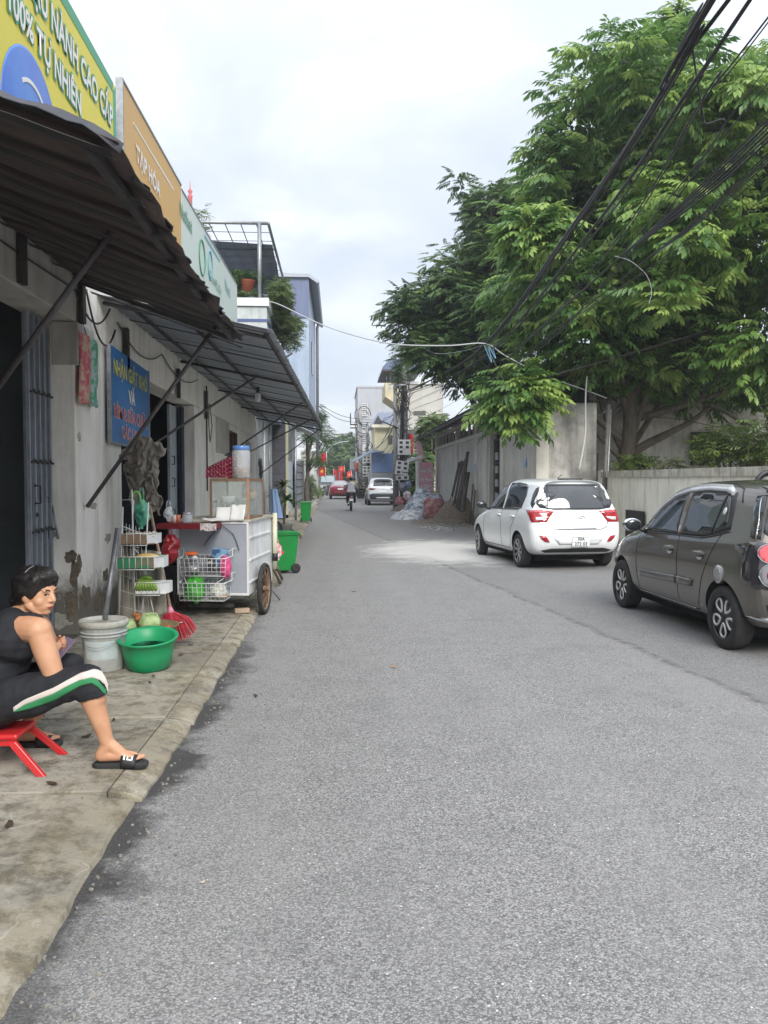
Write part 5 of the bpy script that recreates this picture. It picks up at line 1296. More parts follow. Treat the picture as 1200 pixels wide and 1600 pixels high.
m = MB(); m.tube([(q.x, 18.6, ZP+.1), (q.x-.05, 18.6, 1.38)], .018, 8); m.build('pole', galv, t)
m = MB(); m.lathe([(.16, 0), (.17, .03), (.15, .28), (.11, .44), (.05, .5), (.001, .5)], (q.x+.02, 18.6, ZP), 18); m.build('base', black, t)
m = MB()
for (a, b) in (((452, 825), (473, 836)), ((447, 826), (466, 838))):
    m.tube([onZ(a[0], a[1], .09), onZ(b[0], b[1], .09)], .03, 5)
m.tube([onZ(460, 830, .1), onZ(470, 833, .1)], .02, 5)
tag(m.build('timber_offcuts', mat('raw_wood', (0, 0, 0))), 'pale timber offcuts lying on the pavement before the far bin', 'timber')
rng = np.random.default_rng(8)
rb = thing('rubble_heap', 'scattered broken stones on the verge by the far boundary wall', 'rubble', (-1.7, 47, .05))
for k in range(40):
    m = MB(); c = Vector((rng.uniform(-2.2, -1.35), rng.uniform(42, 60), .05)); r = rng.uniform(.06, .2)
    vs = [c + Vector((rng.uniform(-1, 1), rng.uniform(-1, 1), 0))*r*.3 + Vector((x*r, y*r*.8, z*r*.7)) for x, y, z in ((-1, -1, 0), (1, -1, 0), (1, 1, 0), (-1, 1, 0), (-.6, -.5, 1), (.7, -.6, .8), (.5, .6, 1.1), (-.7, .6, .7))]
    m.add(vs, [(3, 2, 1, 0), (4, 5, 6, 7), (0, 1, 5, 4), (1, 2, 6, 5), (2, 3, 7, 6), (3, 0, 4, 7)]); m.build('stone', mat('stone', (.40, .39, .37), (.28, .27, .25), scale=6, rough=.9), rb)
skin = mat('skin', (.60, .335, .20), (.52, .265, .155), scale=9, rough=.48, sub=.12)
cloth_k = mat('black_jersey', (.010, .011, .015), (.016, .017, .022), scale=18, rough=.85, bump=.3, bscale=30)
hairm = mat('black_hair', (.006, .006, .007), (.016, .014, .013), scale=40, rough=.38, bump=.5, bscale=70, stretch=(.3, 1, 1))
def remeshed(m, vox, smooth=6, fac=.5, name='x'):
    me = bpy.data.meshes.new(name); me.from_pydata(m.v, [], m.f)
    bm = bmesh.new(); bm.from_mesh(me); bmesh.ops.remove_doubles(bm, verts=bm.verts, dist=1e-5); bmesh.ops.recalc_face_normals(bm, faces=bm.faces); bm.to_mesh(me); bm.free()
    o = bpy.data.objects.new(name, me); C.objects.link(o)
    r = o.modifiers.new('r', 'REMESH'); r.mode = 'VOXEL'; r.voxel_size = vox; r.use_smooth_shade = True
    s = o.modifiers.new('s', 'SMOOTH'); s.factor = fac; s.iterations = smooth
    out = baked(o); bpy.data.objects.remove(o)
    out.shade_smooth(); return out
def WP(px, py, y): return onY(px, py, y)
YR, YT, YL = 4.10, 4.24, 4.42          # near side, trunk, far side
J = dict(hip_r=Vector((-1.74, YR+.02, .385)), hip_l=Vector((-1.74, YL-.04, .385)),
         knee_r=WP(138, 1062, YR), ank_r=WP(168, 1163, YR+.01), heel_r=WP(166, 1178, YR+.01), toe_r=WP(222, 1179, YR+.02),
         knee_l=Vector((-1.45, YL+.03, .49)), ank_l=Vector((-1.70, YL+.04, .155)),
         pelvis=Vector((-1.76, YT, .40)), waist=Vector((-1.74, YT, .53)), chest=Vector((-1.66, YT, .70)), neckb=Vector((-1.605, YT+.02, .825)),
         sh_r=WP(60, 985, YR+.015), el_r=WP(86, 1060, YR-.005), wr_r=Vector((-1.56, YT+.10, .60)),
         sh_l=Vector((-1.60, YL, .715)), el_l=Vector((-1.54, YL+.05, .53)), wr_l=Vector((-1.52, YT+.20, .615)))
HC = WP(62, 928, YT+.0)               # head centre
HC = Vector((HC.x, YT-.02, HC.z))
hy = R(-24)                           # the face turned from +X towards the camera
Fh = Vector((cos(hy), sin(hy), -.12)).normalized(); Rh = Vector((0, 0, 1)).cross(Fh).normalized(); Uh = Fh.cross(Rh).normalized()
HM = Matrix((( Fh.x, Rh.x, Uh.x), (Fh.y, Rh.y, Uh.y), (Fh.z, Rh.z, Uh.z)))
def H(f, l, u): return HC + HM @ Vector((f, l, u))
def torso(m, e=0.0):
    m.caps(J['pelvis']+Vector((0, -.045, 0)), J['pelvis']+Vector((0, .045, 0)), .15+e, .15+e, 18)
    m.caps(J['pelvis'], J['waist'], .15+e, .13+e, 18); m.caps(J['waist']+Vector((0, -.03, 0)), J['waist']+Vector((0, .03, 0)), .125+e, .125+e, 18)
    m.caps(J['waist'], J['chest'], .13+e, .12+e, 18)
    m.caps(J['chest']+Vector((0, -.06, 0)), J['chest']+Vector((0, .06, 0)), .118+e, .118+e, 18)
    m.caps(J['chest']+Vector((.05, -.06, -.03)), J['chest']+Vector((.05, .08, -.03)), .085+e, .085+e, 16)
    m.caps(J['chest']+Vector((0.01, -.05, .06)), J['chest']+Vector((.01, .06, .06)), .085+e, .085+e, 16)
body = MB(); torso(body)
body.caps(J['chest']+Vector((0, 0, .07)), J['neckb'], .08, .055); body.caps(J['neckb']-Vector((.02, 0, .02)), H(-.035, 0, -.075), .057, .05)
body.caps(J['chest']+Vector((.0, -.04, .06)), J['sh_r'], .07, .066); body.caps(J['chest']+Vector((0, .04, .06)), J['sh_l'], .07, .06)
body.caps(J['sh_r'], J['sh_r'].lerp(J['el_r'], .45), .061, .059, 28); body.caps(J['sh_r'].lerp(J['el_r'], .45), J['el_r'], .059, .047, 28)
body.caps(J['el_r'], J['el_r'].lerp(J['wr_r'], .35), .050, .046); body.caps(J['el_r'].lerp(J['wr_r'], .35), J['wr_r'], .046, .027)
body.caps(J['sh_l'], J['el_l'], .065, .05); body.caps(J['el_l'], J['wr_l'], .046, .027)
for s in ('r', 'l'):
    h, k, a = J['hip_'+s], J['knee_'+s], J['ank_'+s]
    body.caps(h, k, .105, .066, 16)
    body.caps(k, k.lerp(a, .3), .060, .060, 26); body.caps(k.lerp(a, .3)+Vector((-.008, 0, 0)), k.lerp(a, .72), .059, .042, 26); body.caps(k.lerp(a, .72), a, .042, .033, 26)
def foot(ank, toe, m, zs):
    d = Vector((toe.x-ank.x, toe.y-ank.y, 0)).normalized(); s = Vector((-d.y, d.x, 0)); z = zs
    he = Vector((ank.x, ank.y, 0)) - d*.028
    A = Vector((he.x, he.y, z+.036))
    m.caps(ank, A, .034, .034); m.caps(ank+d*.01, A+d*.09+Vector((0, 0, .008)), .033, .03)
    m.caps(A, A+d*.10-Vector((0, 0, .006)), .034, .028); m.caps(A+d*.08, A+d*.155+s*.016-Vector((0, 0, .014)), .03, .02); m.caps(A+d*.08, A+d*.145-s*.018-Vector((0, 0, .014)), .028, .019)
    for i in range(5):
        o = s*(.028-.014*i)*(1 if True else 1); L = (.205, .20, .19, .178, .163)[i]; r = (.0125, .0095, .009, .0088, .0085)[i]
        m.caps(A+d*.14+o*.9-Vector((0, 0, .018)), A+d*(L-.008)+o*1.05-Vector((0, 0, .024)), r*1.05, r)
SZ = ZP+.028
foot(J['ank_r'], J['toe_r'], body, SZ)
tl = J['ank_l']+Vector((.2, .0, 0)); foot(J['ank_l'], tl, body, SZ+.0)
PH = WP(96, 1014, YT+.12)
def hand(m, wr, d, s, n):
    """wrist, direction of the fingers, direction from little finger to thumb side, palm normal"""
    d, s, n = d.normalized(), s.normalized(), n.normalized()
    m.caps(wr, wr+d*.03, .026, .026, flat=.8); m.caps(wr+d*.03+s*.018, wr+d*.075+s*.022, .018, .014); m.caps(wr+d*.03-s*.018, wr+d*.072-s*.02, .017, .012); m.caps(wr+d*.03, wr+d*.078, .019, .014)
    for i, (o, L) in enumerate(((.027, .062), (.009, .07), (-.009, .066), (-.026, .052))):
        b = wr+d*.078+s*o; k1 = b+(d*.9+n*.35).normalized()*L*.45; k2 = k1+(d*.45+n*.9).normalized()*L*.32; k3 = k2+(d*-.1+n).normalized()*L*.25
        m.caps(b, k1, .0098, .0088, 8, 3); m.caps(k1, k2, .0088, .0082, 8, 3); m.caps(k2, k3, .0082, .0072, 8, 3)
    b = wr+d*.028+s*.024; k1 = b+(d*.5+s*.8+n*.3).normalized()*.036; k2 = k1+(d*.8+n*.5+s*.1).normalized()*.028
    m.caps(b, k1, .013, .0105, 8, 3); m.caps(k1, k2, .0105, .0085, 8, 3)
hand(body, J['wr_r'], Vector((.75, .25, .12)), Vector((-.2, .6, .75)), Vector((-.1, .5, .35)))
hand(body, J['wr_l'], Vector((.6, -.5, .05)), Vector((.1, -.2, .9)), Vector((-.2, -.7, .2)))
hd = body
hd.ell(H(-.02, 0, .035), (.092, .092, .09), 20, 14); hd.ell(H(.028, 0, .012), (.060, .066, .078), 18, 14, rot=HM)
hd.ell(H(.032, 0, -.04), (.055, .058, .052), 18, 12, rot=HM); hd.ell(H(.055, 0, -.078), (.026, .028, .020), 12, 10, rot=HM)
for s in (-1, 1):
    hd.ell(H(.045, s*.040, -.022), (.030, .026, .028), 12, 10, rot=HM); hd.caps(H(-.005, s*.058, -.045), H(.04, s*.03, -.082), .022, .018)
    hd.ell(H(.076, s*.030, .036), (.014, .024, .009), 10, 8, rot=HM)
    hd.ell(H(-.012, s*.083, -.002), (.020, .008, .030), 12, 10, rot=HM @ Matrix.Rotation(s*.25, 3, 'Z')); hd.ell(H(-.002, s*.078, -.02), (.012, .010, .016), 8, 6)
    hd.ell(H(.091, s*.013, -.018), (.009, .008, .0075), 8, 6, rot=HM)
hd.caps(H(.082, 0, .028), H(.100, 0, -.008), .009, .012); hd.ell(H(.103, 0, -.014), (.012, .011, .009), 10, 8, rot=HM)
hd.ell(H(.083, 0, -.043), (.013, .024, .006), 12, 8, rot=HM); hd.ell(H(.081, 0, -.053), (.013, .021, .0065), 12, 8, rot=HM)
wo = thing('person', 'woman in black tank top and green striped cropped trousers seated on a red stool', 'person', (-1.7, YT, 0))
bme = remeshed(body, .0048, 10, .5, 'body'); bme.materials.append(skin)
link('body', bme, wo)
from mathutils.bvhtree import BVHTree as _B
bvh_b = _B.FromPolygons([v.co.copy() + wloc(wo).translation for v in bme.vertices], [tuple(p.vertices) for p in bme.polygons])
def onface(f, l, u, off=.001):
    o = H(.25, l, u); hit = bvh_b.ray_cast(o, -(HM @ Vector((1, 0, 0))), .5)
    return (hit[0] + hit[1]*off, hit[1]) if hit[0] else (H(f, l, u), Fh)
def facepatch(name, pts, mt, off=.0012, thick=None, par=wo):
    """small shaped patch lying on the face: outline in (left, up) head coordinates"""
    m = MB(); n = len(pts); cx = sum(p[0] for p in pts)/n; cz = sum(p[1] for p in pts)/n
    vs = [onface(.1, cx, cz, off*1.5)[0]] + [onface(.1, cx+(p[0]-cx)*.55, cz+(p[1]-cz)*.55, off*1.4)[0] for p in pts] + [onface(.1, p[0], p[1], off)[0] for p in pts]
    fs = [(0, 1+i, 1+(i+1) % n) for i in range(n)] + [(1+i, 1+n+i, 1+n+(i+1) % n, 1+(i+1) % n) for i in range(n)]
    m.add(vs, fs, smooth=True); return m.build(name, mt, par)
browm = mat('brow_hair', (.02, .015, .012), rough=.8); lipm = mat('lips', (.40, .12, .10), rough=.4); eyew = mat('eye_white', (.55, .50, .47), rough=.2); iris = mat('iris', (.015, .008, .005), rough=.1)
for s in (-1, 1):
    facepatch('eyebrow', [(s*.012, .036), (s*.026, .042), (s*.040, .043), (s*.052, .036), (s*.040, .039), (s*.026, .037), (s*.013, .031)], browm, .0018)
    e = facepatch('eye', [(s*.016, .014), (s*.024, .0205), (s*.033, .0215), (s*.043, .016), (s*.033, .0125), (s*.024, .0115)], eyew, .0012)
    q = s*.030 - .004
    facepatch('iris', [(q+.0058*cos(a), .0165+.0050*sin(a)) for a in np.linspace(0, 6.28, 9)[:-1]], iris, .0022, par=e)
    facepatch('eyelid', [(s*.013, .014), (s*.023, .022), (s*.033, .0235), (s*.046, .017), (s*.034, .0205), (s*.024, .019)], browm, .0026, par=e)
    facepatch('nostril', [(s*.005, -.0225), (s*.010, -.0205), (s*.014, -.0235), (s*.009, -.025)], mat('nostril', (.10, .03, .02), rough=.7), .0008)
facepatch('lips', [(-.023, -.050), (-.012, -.0445), (-.003, -.042), (0, -.043), (.003, -.042), (.012, -.0445), (.023, -.050), (.012, -.056), (0, -.0585), (-.012, -.056)], lipm, .0012)
facepatch('mouth_line', [(-.022, -.0495), (0, -.0485), (.022, -.0495), (0, -.0505)], mat('mouth_dark', (.08, .015, .012), rough=.6), .0024)
h = MB(); h.ell(H(-.034, 0, .045), (.106, .105, .098), 22, 16)
h.ell(H(.022, 0, .105), (.052, .066, .040), 18, 12, rot=HM); h.ell(H(.058, -.004, .100), (.030, .058, .026), 16, 10, rot=HM)
for s in (-1, 1):
    h.caps(H(.030, s*.060, .082), H(-.035, s*.083, .032), .026, .030); h.caps(H(.020, s*.072, .055), H(-.02, s*.082, .02), .018, .016)
    h.caps(H(-.05, s*.07, .02), H(-.075, s*.04, -.02), .035, .034)
h.caps(H(-.085, .0, .02), H(-.115, 0, -.035), .05, .045); h.ell(H(-.125, 0, -.045), (.046, .05, .046), 14, 10); h.caps(H(-.12, 0, -.06), H(-.15, .0, -.13), .035, .022)
hm = remeshed(h, .006, 9, .5, 'hair')
for v in hm.vertices:
    q = HM.transposed() @ (v.co-HC); v.co += v.normal*(.003+.0022*mnoise.noise(Vector((q.x*9, q.y*90, q.z*22))))
hm.materials.append(hairm); bvh_h = BVHTree.FromPolygons([v.co.copy() for v in hm.vertices], [tuple(p.vertices) for p in hm.polygons])
ho = link('hair', hm, wo); m = MB(); rng = np.random.default_rng(12)
for k in range(170):
    l0 = rng.uniform(-.10, .10); pts = []
    for t_ in np.linspace(0, 1, 13):
        a_ = -.15+2.7*t_; l = l0*(1-.75*t_**2)
        d_ = HM @ Vector((cos(a_), l*(8+3*sin(a_)), sin(a_)*1.0)); o_ = H(-.035, 0, .04)
        h_ = bvh_h.ray_cast(o_+d_.normalized()*.4, -d_.normalized())
        if h_[0] is not None and (h_[0]-o_).length > .07: pts.append(h_[0]+h_[1]*rng.uniform(.0, .0022))
    if len(pts) > 4: m.tube(pts[1:], [.0016]*(len(pts)-2)+[.0006], 4, cap=False)
tag(m.build('hair_strands', mat('hair_strand', (.010, .009, .009), (.030, .026, .024), scale=60, rough=.35), ho), kind='stuff')
m = MB(); m.tube([H(-.036+.115*sin(a)*.15, -.104*cos(a), .045+.106*sin(a)) for a in np.linspace(.75, 1.35, 12)], .0022, 6); m.build('hair_clip', mat('clip', (.35, .36, .38), rough=.3, metal=.6), ho)
tt = MB(); torso(tt, .010)
tt.caps(J['chest']+Vector((0, -.055, .05)), J['sh_r']+Vector((-.035, .055, .035)), .075, .050, 16); tt.caps(J['chest']+Vector((0, .055, .05)), J['sh_l']+Vector((-.03, -.045, .03)), .075, .045, 16)
tt.caps(J['chest']+Vector((-.02, 0, .04)), J['neckb']+Vector((-.045, -.01, -.03)), .09, .055, 16)
tme = remeshed(tt, .008, 5, .5, 'tank_top')
for v in tme.vertices: v.co += v.normal*(.006*mnoise.noise(v.co*11)-.012*abs(mnoise.noise(Vector((v.co.x*6, v.co.y*5, v.co.z*19)))))
tme.materials.append(cloth_k); link('tank_top', tme, wo)
tr_ = MB()
for s in ('r', 'l'):
    hh, k, a = J['hip_'+s], J['knee_'+s], J['ank_'+s]
    tr_.caps(hh, k, .122, .080, 18); tr_.caps(hh, hh.lerp(k, .5)-Vector((0, 0, .018)), .125, .10, 16)
    tr_.tube([k+(k-hh).normalized()*.01, k.lerp(a, .14), k.lerp(a, .27)], [.079, .080, .078], 20)
tr_.caps(J['pelvis']+Vector((0, -.06, -.02)), J['pelvis']+Vector((0, .06, -.02)), .16, .16, 18)
trm = remeshed(tr_, .008, 3, .5, 'trousers')
for v in trm.vertices: v.co += v.normal*(.006*mnoise.noise(v.co*11)-.010*abs(mnoise.noise(Vector((v.co.x*16, v.co.y*6, v.co.z*9)))))
trm.materials.append(cloth_k)
pants = link('trousers', trm, wo)
bvh_t = BVHTree.FromPolygons([v.co.copy()+wloc(wo).translation for v in trm.vertices], [tuple(p.vertices) for p in trm.polygons])
def stripe(name, rows, mt):
    """rows of (px, py_top, py_bottom) across the near side of the trousers, laid on the cloth"""
    m = MB(); P = []
    n = 40
    def at(i, s):
        f = s*(len(rows)-1); k = min(len(rows)-2, int(f)); q = f-k; return rows[k][i]*(1-q)+rows[k+1][i]*q
    def fn(u, v):
        px, py = at(0, u), at(1, u)*(1-v)+at(2, u)*v
        w = onY(px, py, YR-.14); w.y = YR-.4
        t_ = onY(px, py, YR-.08); t_ = Vector((t_.x, YR-.4, t_.z))
        hit = bvh_t.ray_cast(t_, Vector((0, 1, 0)), 1.0)
        return hit[0]+hit[1]*.0025 if hit[0] else Vector((t_.x, YR-.02, t_.z))
    m.grid(fn, n, 4); return m.build(name, mt, pants, solid=.002)
r1 = [(22, 1104, 1111), (40, 1092, 1100), (62, 1083, 1092), (85, 1074, 1083), (105, 1063, 1072), (125, 1053, 1063), (142, 1049, 1060), (153, 1053, 1066), (160, 1064, 1078), (163.5, 1076, 1088)]
r2 = [(22, 1111, 1112), (40, 1100, 1109), (62, 1092, 1103), (85, 1083, 1095), (105, 1072, 1083), (125, 1063, 1072), (142, 1060, 1068), (151, 1066, 1076), (157, 1078, 1086), (160, 1084, 1090)]
stripe('white_stripe', r1, mat('stripe_white', (.62, .56, .52), rough=.8)); stripe('green_stripe', r2, mat('stripe_green', (.03, .22, .08), rough=.8))
def sandal(ank, d, zs, label=None):
    d = d.normalized(); s = Vector((-d.y, d.x, 0)); he = Vector((ank.x, ank.y, 0))-d*.028; A = he - d*.045
    M = Matrix(((d.x, s.x, 0), (d.y, s.y, 0), (0, 0, 1)))
    out = [(0, .018), (.02, .032), (.08, .034), (.15, .040), (.21, .046), (.25, .040), (.272, .02), (.275, 0), (.272, -.02), (.25, -.036), (.21, -.042), (.15, -.036), (.08, -.032), (.02, -.03), (0, -.016)]
    m = MB(); n = len(out); vs = []
    for z in (.0, .010, .022, .028): 
        for x, y in out:
            e = .9 if z in (0., .028) else 1.0
            vs.append(A + M @ Vector((.137+(x-.137)*e**.5, y*e**.5, zs + z - (.004 if z == .028 and .03 < x < .24 else 0))))
    fs = [(i*n+k, i*n+(k+1) % n, (i+1)*n+(k+1) % n, (i+1)*n+k) for i in range(3) for k in range(n)] + [tuple(range(n))[::-1], tuple(3*n+k for k in range(n))]
    m.add(vs, fs, smooth=False); sd = m.build('sandal', mat('sandal_foam', (.02, .02, .022), (.03, .03, .03), scale=20, rough=.7), wo)
    m = MB()
    def fn(u, v):
        a = pi*u; x = .145+.075*v + .0*sin(a); w = (.043+.004*v)
        return A + M @ Vector((x, -w*cos(a), zs+.008+(.066-.018*v)*sin(a)**.7))
    m.grid(fn, 16, 5); m.build('strap', mat('strap_black', (.016, .016, .018), rough=.5), sd, solid=.004)
    return A, M, sd, fn
fd = Vector((J['toe_r'].x-J['ank_r'].x, .0, 0))
A, M3, sd, fn = sandal(J['ank_r'], fd, ZP)
lw = mat('strap_print', (.7, .7, .68), rough=.5)
for i, (v0, v1, u0, u1) in enumerate(((.18, .30, .18, .50), (.40, .50, .18, .50), (.50, .74, .44, .50), (.50, .74, .18, .24), (.70, .80, .20, .48))):
    m = MB(); m.grid(lambda u, v: Vector(fn(u0+(u1-u0)*u, v0+(v1-v0)*v)) + (M3 @ Vector((0, -.7, .7))).normalized()*.0035, 6, 2); m.build('strap_print', lw, sd)
sandal(J['ank_l'], tl-J['ank_l'], ZP)
ph = thing('phone', 'dark smartphone with a mauve case held in both hands', 'phone', tuple(PH))
pm = Euler((R(-52), R(14), R(-20))).to_matrix().to_4x4()
m = MB(); m.box(PH, (.075, .009, .155), rot=pm); m.build('body', mat('phone_case', (.13, .10, .15), rough=.3), ph, bevel=.004)
m = MB(); m.box(PH+(pm.to_3x3() @ Vector((0, .0058, 0))), (.068, .002, .145), rot=pm); m.build('screen', mat('phone_screen', (.01, .01, .012), rough=.08), ph)
sr = mat('stool_red', (.60, .02, .025), (.46, .03, .03), scale=14, rough=.35)
SXc, SYc, SZt = -1.66, 4.16, .25
st = thing('plastic_stool', 'low red plastic stool under the seated woman', 'stool', (SXc, SYc, ZP))
m = MB(); m.bb(SXc-.085, SXc+.085, SYc-.12, SYc+.13, SZt-.03, SZt); m.build('seat', sr, st, bevel=.012)
m = MB(); m.bb(SXc-.07, SXc+.07, SYc-.135, SYc-.118, SZt-.05, SZt-.031); m.bb(SXc-.07, SXc+.07, SYc+.118, SYc+.135, SZt-.062, SZt-.031); m.build('skirt', sr, st)
for sx in (-1, 1):
    for sy in (-1, 1):
        m = MB(); a = Vector((SXc+sx*.055, SYc+sy*.12, SZt-.03)); b = Vector((SXc+sx*.215, SYc+sy*.16, ZP))
        w = Vector((.022, 0, 0)); d_ = Vector((0, .013, 0))
        vs = [b-w-d_, b+w-d_, b+w+d_, b-w+d_, a-w*1.1-d_, a+w*1.1-d_, a+w*1.1+d_, a-w*1.1+d_]
        m.add(vs, [(3, 2, 1, 0), (4, 5, 6, 7), (0, 1, 5, 4), (1, 2, 6, 5), (2, 3, 7, 6), (3, 0, 4, 7)]); m.build('leg', sr, st, bevel=.004)
def car_paint(name, c, metal=0.0, rough=.3):
    m = mat(name, c, rough=rough, metal=metal, coat=1.0); return m
glass_d = mat('car_glass', (.018, .022, .024), rough=.03, spec=.8)
glass_m = mat('car_glass_mid', (.05, .055, .06), rough=.04, spec=.9)
trimk = mat('car_trim_black', (.016, .016, .017), rough=.4)
redl = mat('lamp_red', (.36, .01, .018), rough=.12, coat=1.0); clearl = mat('lamp_clear', (.60, .60, .60), rough=.12, coat=1.0); redp = mat('lamp_pink', (.62, .10, .12), rough=.1, coat=1.0)
well = mat('wheel_well', (.008, .008, .008), rough=.95)
class Car:
    """local frame: +X forwards, +Y left, Z up, origin on the ground under the rear bumper"""
    def __init__(s, name, label, cat_, loc, rz, L, W, stations, rear_x, paint, group=None, bulge=.10, k_low=.0):
        s.root = thing(name, label, cat_, loc, rz, group)
        s.L, s.W, s.paint = L, W, paint
        hw = W/2; H_ = []
        def ring(st, first=False):
            x, zb, zbelt, ztop, ws, tr = st    # ws width factor; tr roof half-width factor
            z = [zb, zb+.10, zb+.24, (zb+zbelt)*.5+.05, zbelt-.16, zbelt-.05, zbelt, zbelt+(ztop-zbelt)*.38, zbelt+(ztop-zbelt)*.80, ztop-.012*(ztop-zbelt > .2), ztop+.0, ztop+.012]
            zt = max(.0, min(1, (ztop-zbelt)/.4))
            y = [.84, .955, .985, 1.0, .99, .965, .935, .935-(.935-tr)*.42, .935-(.935-tr)*.86, tr*.86, tr*.5, 0]
            if zt < .5:
                y = [.84, .955, .985, 1.0, .985, .95, .90, .84, .72, .6, .32, 0]
                z[6:] = [zbelt-.005, zbelt+(ztop-zbelt)*.3, zbelt+(ztop-zbelt)*.6, zbelt+(ztop-zbelt)*.85, ztop, ztop+.01]
            pts = []
            for k in range(12):
                xx = x
                if rear_x is not None and first: xx = np.interp(z[k], [q[0] for q in rear_x], [q[1] for q in rear_x])
                pts.append(Vector((xx, y[k]*hw*ws, z[k])))
            return [Vector((pts[0].x, 0, zb)), Vector((pts[0].x, pts[0].y*.5, zb))] + pts     # 14 points
        rings = [ring(st, i == 0) for i, st in enumerate(stations)]
        vs = []; K = 14
        def idx(i, k, side):    # side +1/-1
            if k in (0, K-1): side = 1
            return (i, k, side)
        ids = {}
        def vid(i, k, side):
            key = idx(i, k, side)
            if key not in ids:
                p = rings[i][k]; ids[key] = len(vs); vs.append((p.x, p.y*side, p.z))
            return ids[key]
        fs = []
        n = len(rings)
        for i in range(n-1):
            for k in range(K-1):
                for sd in (1, -1):
                    fs.append((vid(i, k, sd), vid(i+1, k, sd), vid(i+1, k+1, sd), vid(i, k+1, sd)))
        for i in (0, n-1):
            sgn = -1 if i == 0 else 1
            b = bulge if i == 0 else .12
            cap = {}
            for k in range(2, K-1):
                for sd in (1, -1): cap[(k, 2*sd)] = vid(i, k, sd)
                p = rings[i][k]
                for f in (1, 0, -1):
                    if k == 2: cap[(k, f)] = vid(i, 1, f) if f else vid(i, 0, 1)
                    elif k == K-2: continue
                    else:
                        cap[(k, f)] = len(vs); vs.append((p.x+sgn*b*(1-(f*.5)**2), p.y*f*.5, p.z))
            top = K-3
            for sd in (1, -1):
                cap[(top, sd)] = vid(i, K-2, sd)
            cap[(top, 0)] = vid(i, K-1, 1)
            rows = list(range(2, top+1)); cols = [-2, -1, 0, 1, 2]
            for a, b2 in zip(rows, rows[1:]):
                for c0, c1 in zip(cols, cols[1:]):
                    fs.append((cap[(a, c0)], cap[(a, c1)], cap[(b2, c1)], cap[(b2, c0)]))
        me = bpy.data.meshes.new('cage'); me.from_pydata(vs, [], fs)
        bm = bmesh.new(); bm.from_mesh(me); bmesh.ops.remove_doubles(bm, verts=bm.verts, dist=1e-5)
        for v in [v for v in bm.verts if not v.link_faces]: bm.verts.remove(v)
        bmesh.ops.recalc_face_normals(bm, faces=bm.faces); bm.to_mesh(me); bm.free()
        o = bpy.data.objects.new('cage', me); C.objects.link(o)
        sb = o.modifiers.new('s', 'SUBSURF'); sb.levels = sb.render_levels = 2
        s.me = baked(o); bpy.data.objects.remove(o)
        s.bvh = BVHTree.FromPolygons([v.co.copy() for v in s.me.vertices], [tuple(p.vertices) for p in s.me.polygons])
    def finish_body(s, wheels, r, depth=.32):
        """cut the wheel wells and link the shell"""
        me = s.me
        me.materials.append(s.paint); me.materials.append(well)
        o = bpy.data.objects.new('body', me); C.objects.link(o)
        m = MB(); hw = s.W/2
        for x in wheels:
            for sd in (1, -1):
                y0, y1 = sd*(hw-depth), sd*(hw+.3)
                m.lathe([(r, y0), (r, y1)], (x, 0, r*.90), 40, axis='Y')
        cm = m.build('cutter', [s.paint, well], None); cm.data.polygons.foreach_set('material_index', [1]*len(cm.data.polygons))
        bo = o.modifiers.new('b', 'BOOLEAN'); bo.operation = 'DIFFERENCE'; bo.object = cm; bo.solver = 'MANIFOLD'
        out = baked(o); bpy.data.objects.remove(o); cd = cm.data; bpy.data.objects.remove(cm)
        out.name = 'body'
        s.body = link('body', out, s.root, local=True)
        return s.body
    def cast(s, a, b, view):
        if view == 'L': o, d = Vector((a, 5, b)), Vector((0, -1, 0))
        elif view == 'R': o, d = Vector((a, -5, b)), Vector((0, 1, 0))
        elif view == 'B': o, d = Vector((-5, a, b)), Vector((1, 0, 0))
        else: o, d = Vector((s.L+5, a, b)), Vector((-1, 0, 0))
        h = s.bvh.ray_cast(o, d)
        return (h[0], h[1], d) if h[0] is not None else (None, None, d)
    def patch(s, name, outline, view, mt, off=.004, par=None, res=.06, thick=.012, smooth=True):
        """a panel following the shell: outline in (x,z) for L/R views, (y,z) for B/F"""
        ol = []
        n = len(outline)
        for i in range(n):
            a, b = Vector(outline[i]), Vector(outline[(i+1) % n]); k = max(1, int((b-a).length/res))
            for j in range(k): ol.append(a+(b-a)*j/k)
        xs = [p.x for p in ol]; zs = [p.y for p in ol]
        def inside(p):
            c = False; j = len(ol)-1
            for i in range(len(ol)):
                if (ol[i].y > p.y) != (ol[j].y > p.y) and p.x < (ol[j].x-ol[i].x)*(p.y-ol[i].y)/(ol[j].y-ol[i].y)+ol[i].x: c = not c
                j = i
            return c
        pts = list(ol)
        x = min(xs)+res/2
        while x < max(xs):
            z = min(zs)+res/2
            while z < max(zs):
                p = Vector((x, z))
                if inside(p) and min((p-q).length for q in ol) > res*.4: pts.append(p)
                z += res
            x += res
        N = len(ol)
        v2, e2, f2, *_ = delaunay_2d_cdt(pts, [], [list(range(N))], 1, 1e-6)
        V = []; ok = True; nrm = Vector((0, 0, 0))
        for p in v2:
            h, nn_, d = s.cast(p.x, p.y, view)
            V.append((h, nn_, d, p))
        good = [q for q in V if q[0] is not None]
        if not good: return None
        vs = []; vb = []
        for h, nn_, d, p in V:
            if h is None:
                q = min(good, key=lambda g: (g[3]-p).length); h = q[0]; nn_ = q[1]
                h = Vector((p.x, h.y, p.y)) if view in 'LR' else Vector((h.x, p.x, p.y))
            vs.append(h + nn_*off); vb.append(h + d*thick)
        m = MB(); m.add(vs, [tuple(f) for f in f2], smooth=smooth)
        from collections import Counter
        ec = Counter(); 
        for f in f2:
            for a, b in zip(f, f[1:]+f[:1] if isinstance(f, list) else tuple(f[1:])+tuple(f[:1])): ec[frozenset((a, b))] += 1
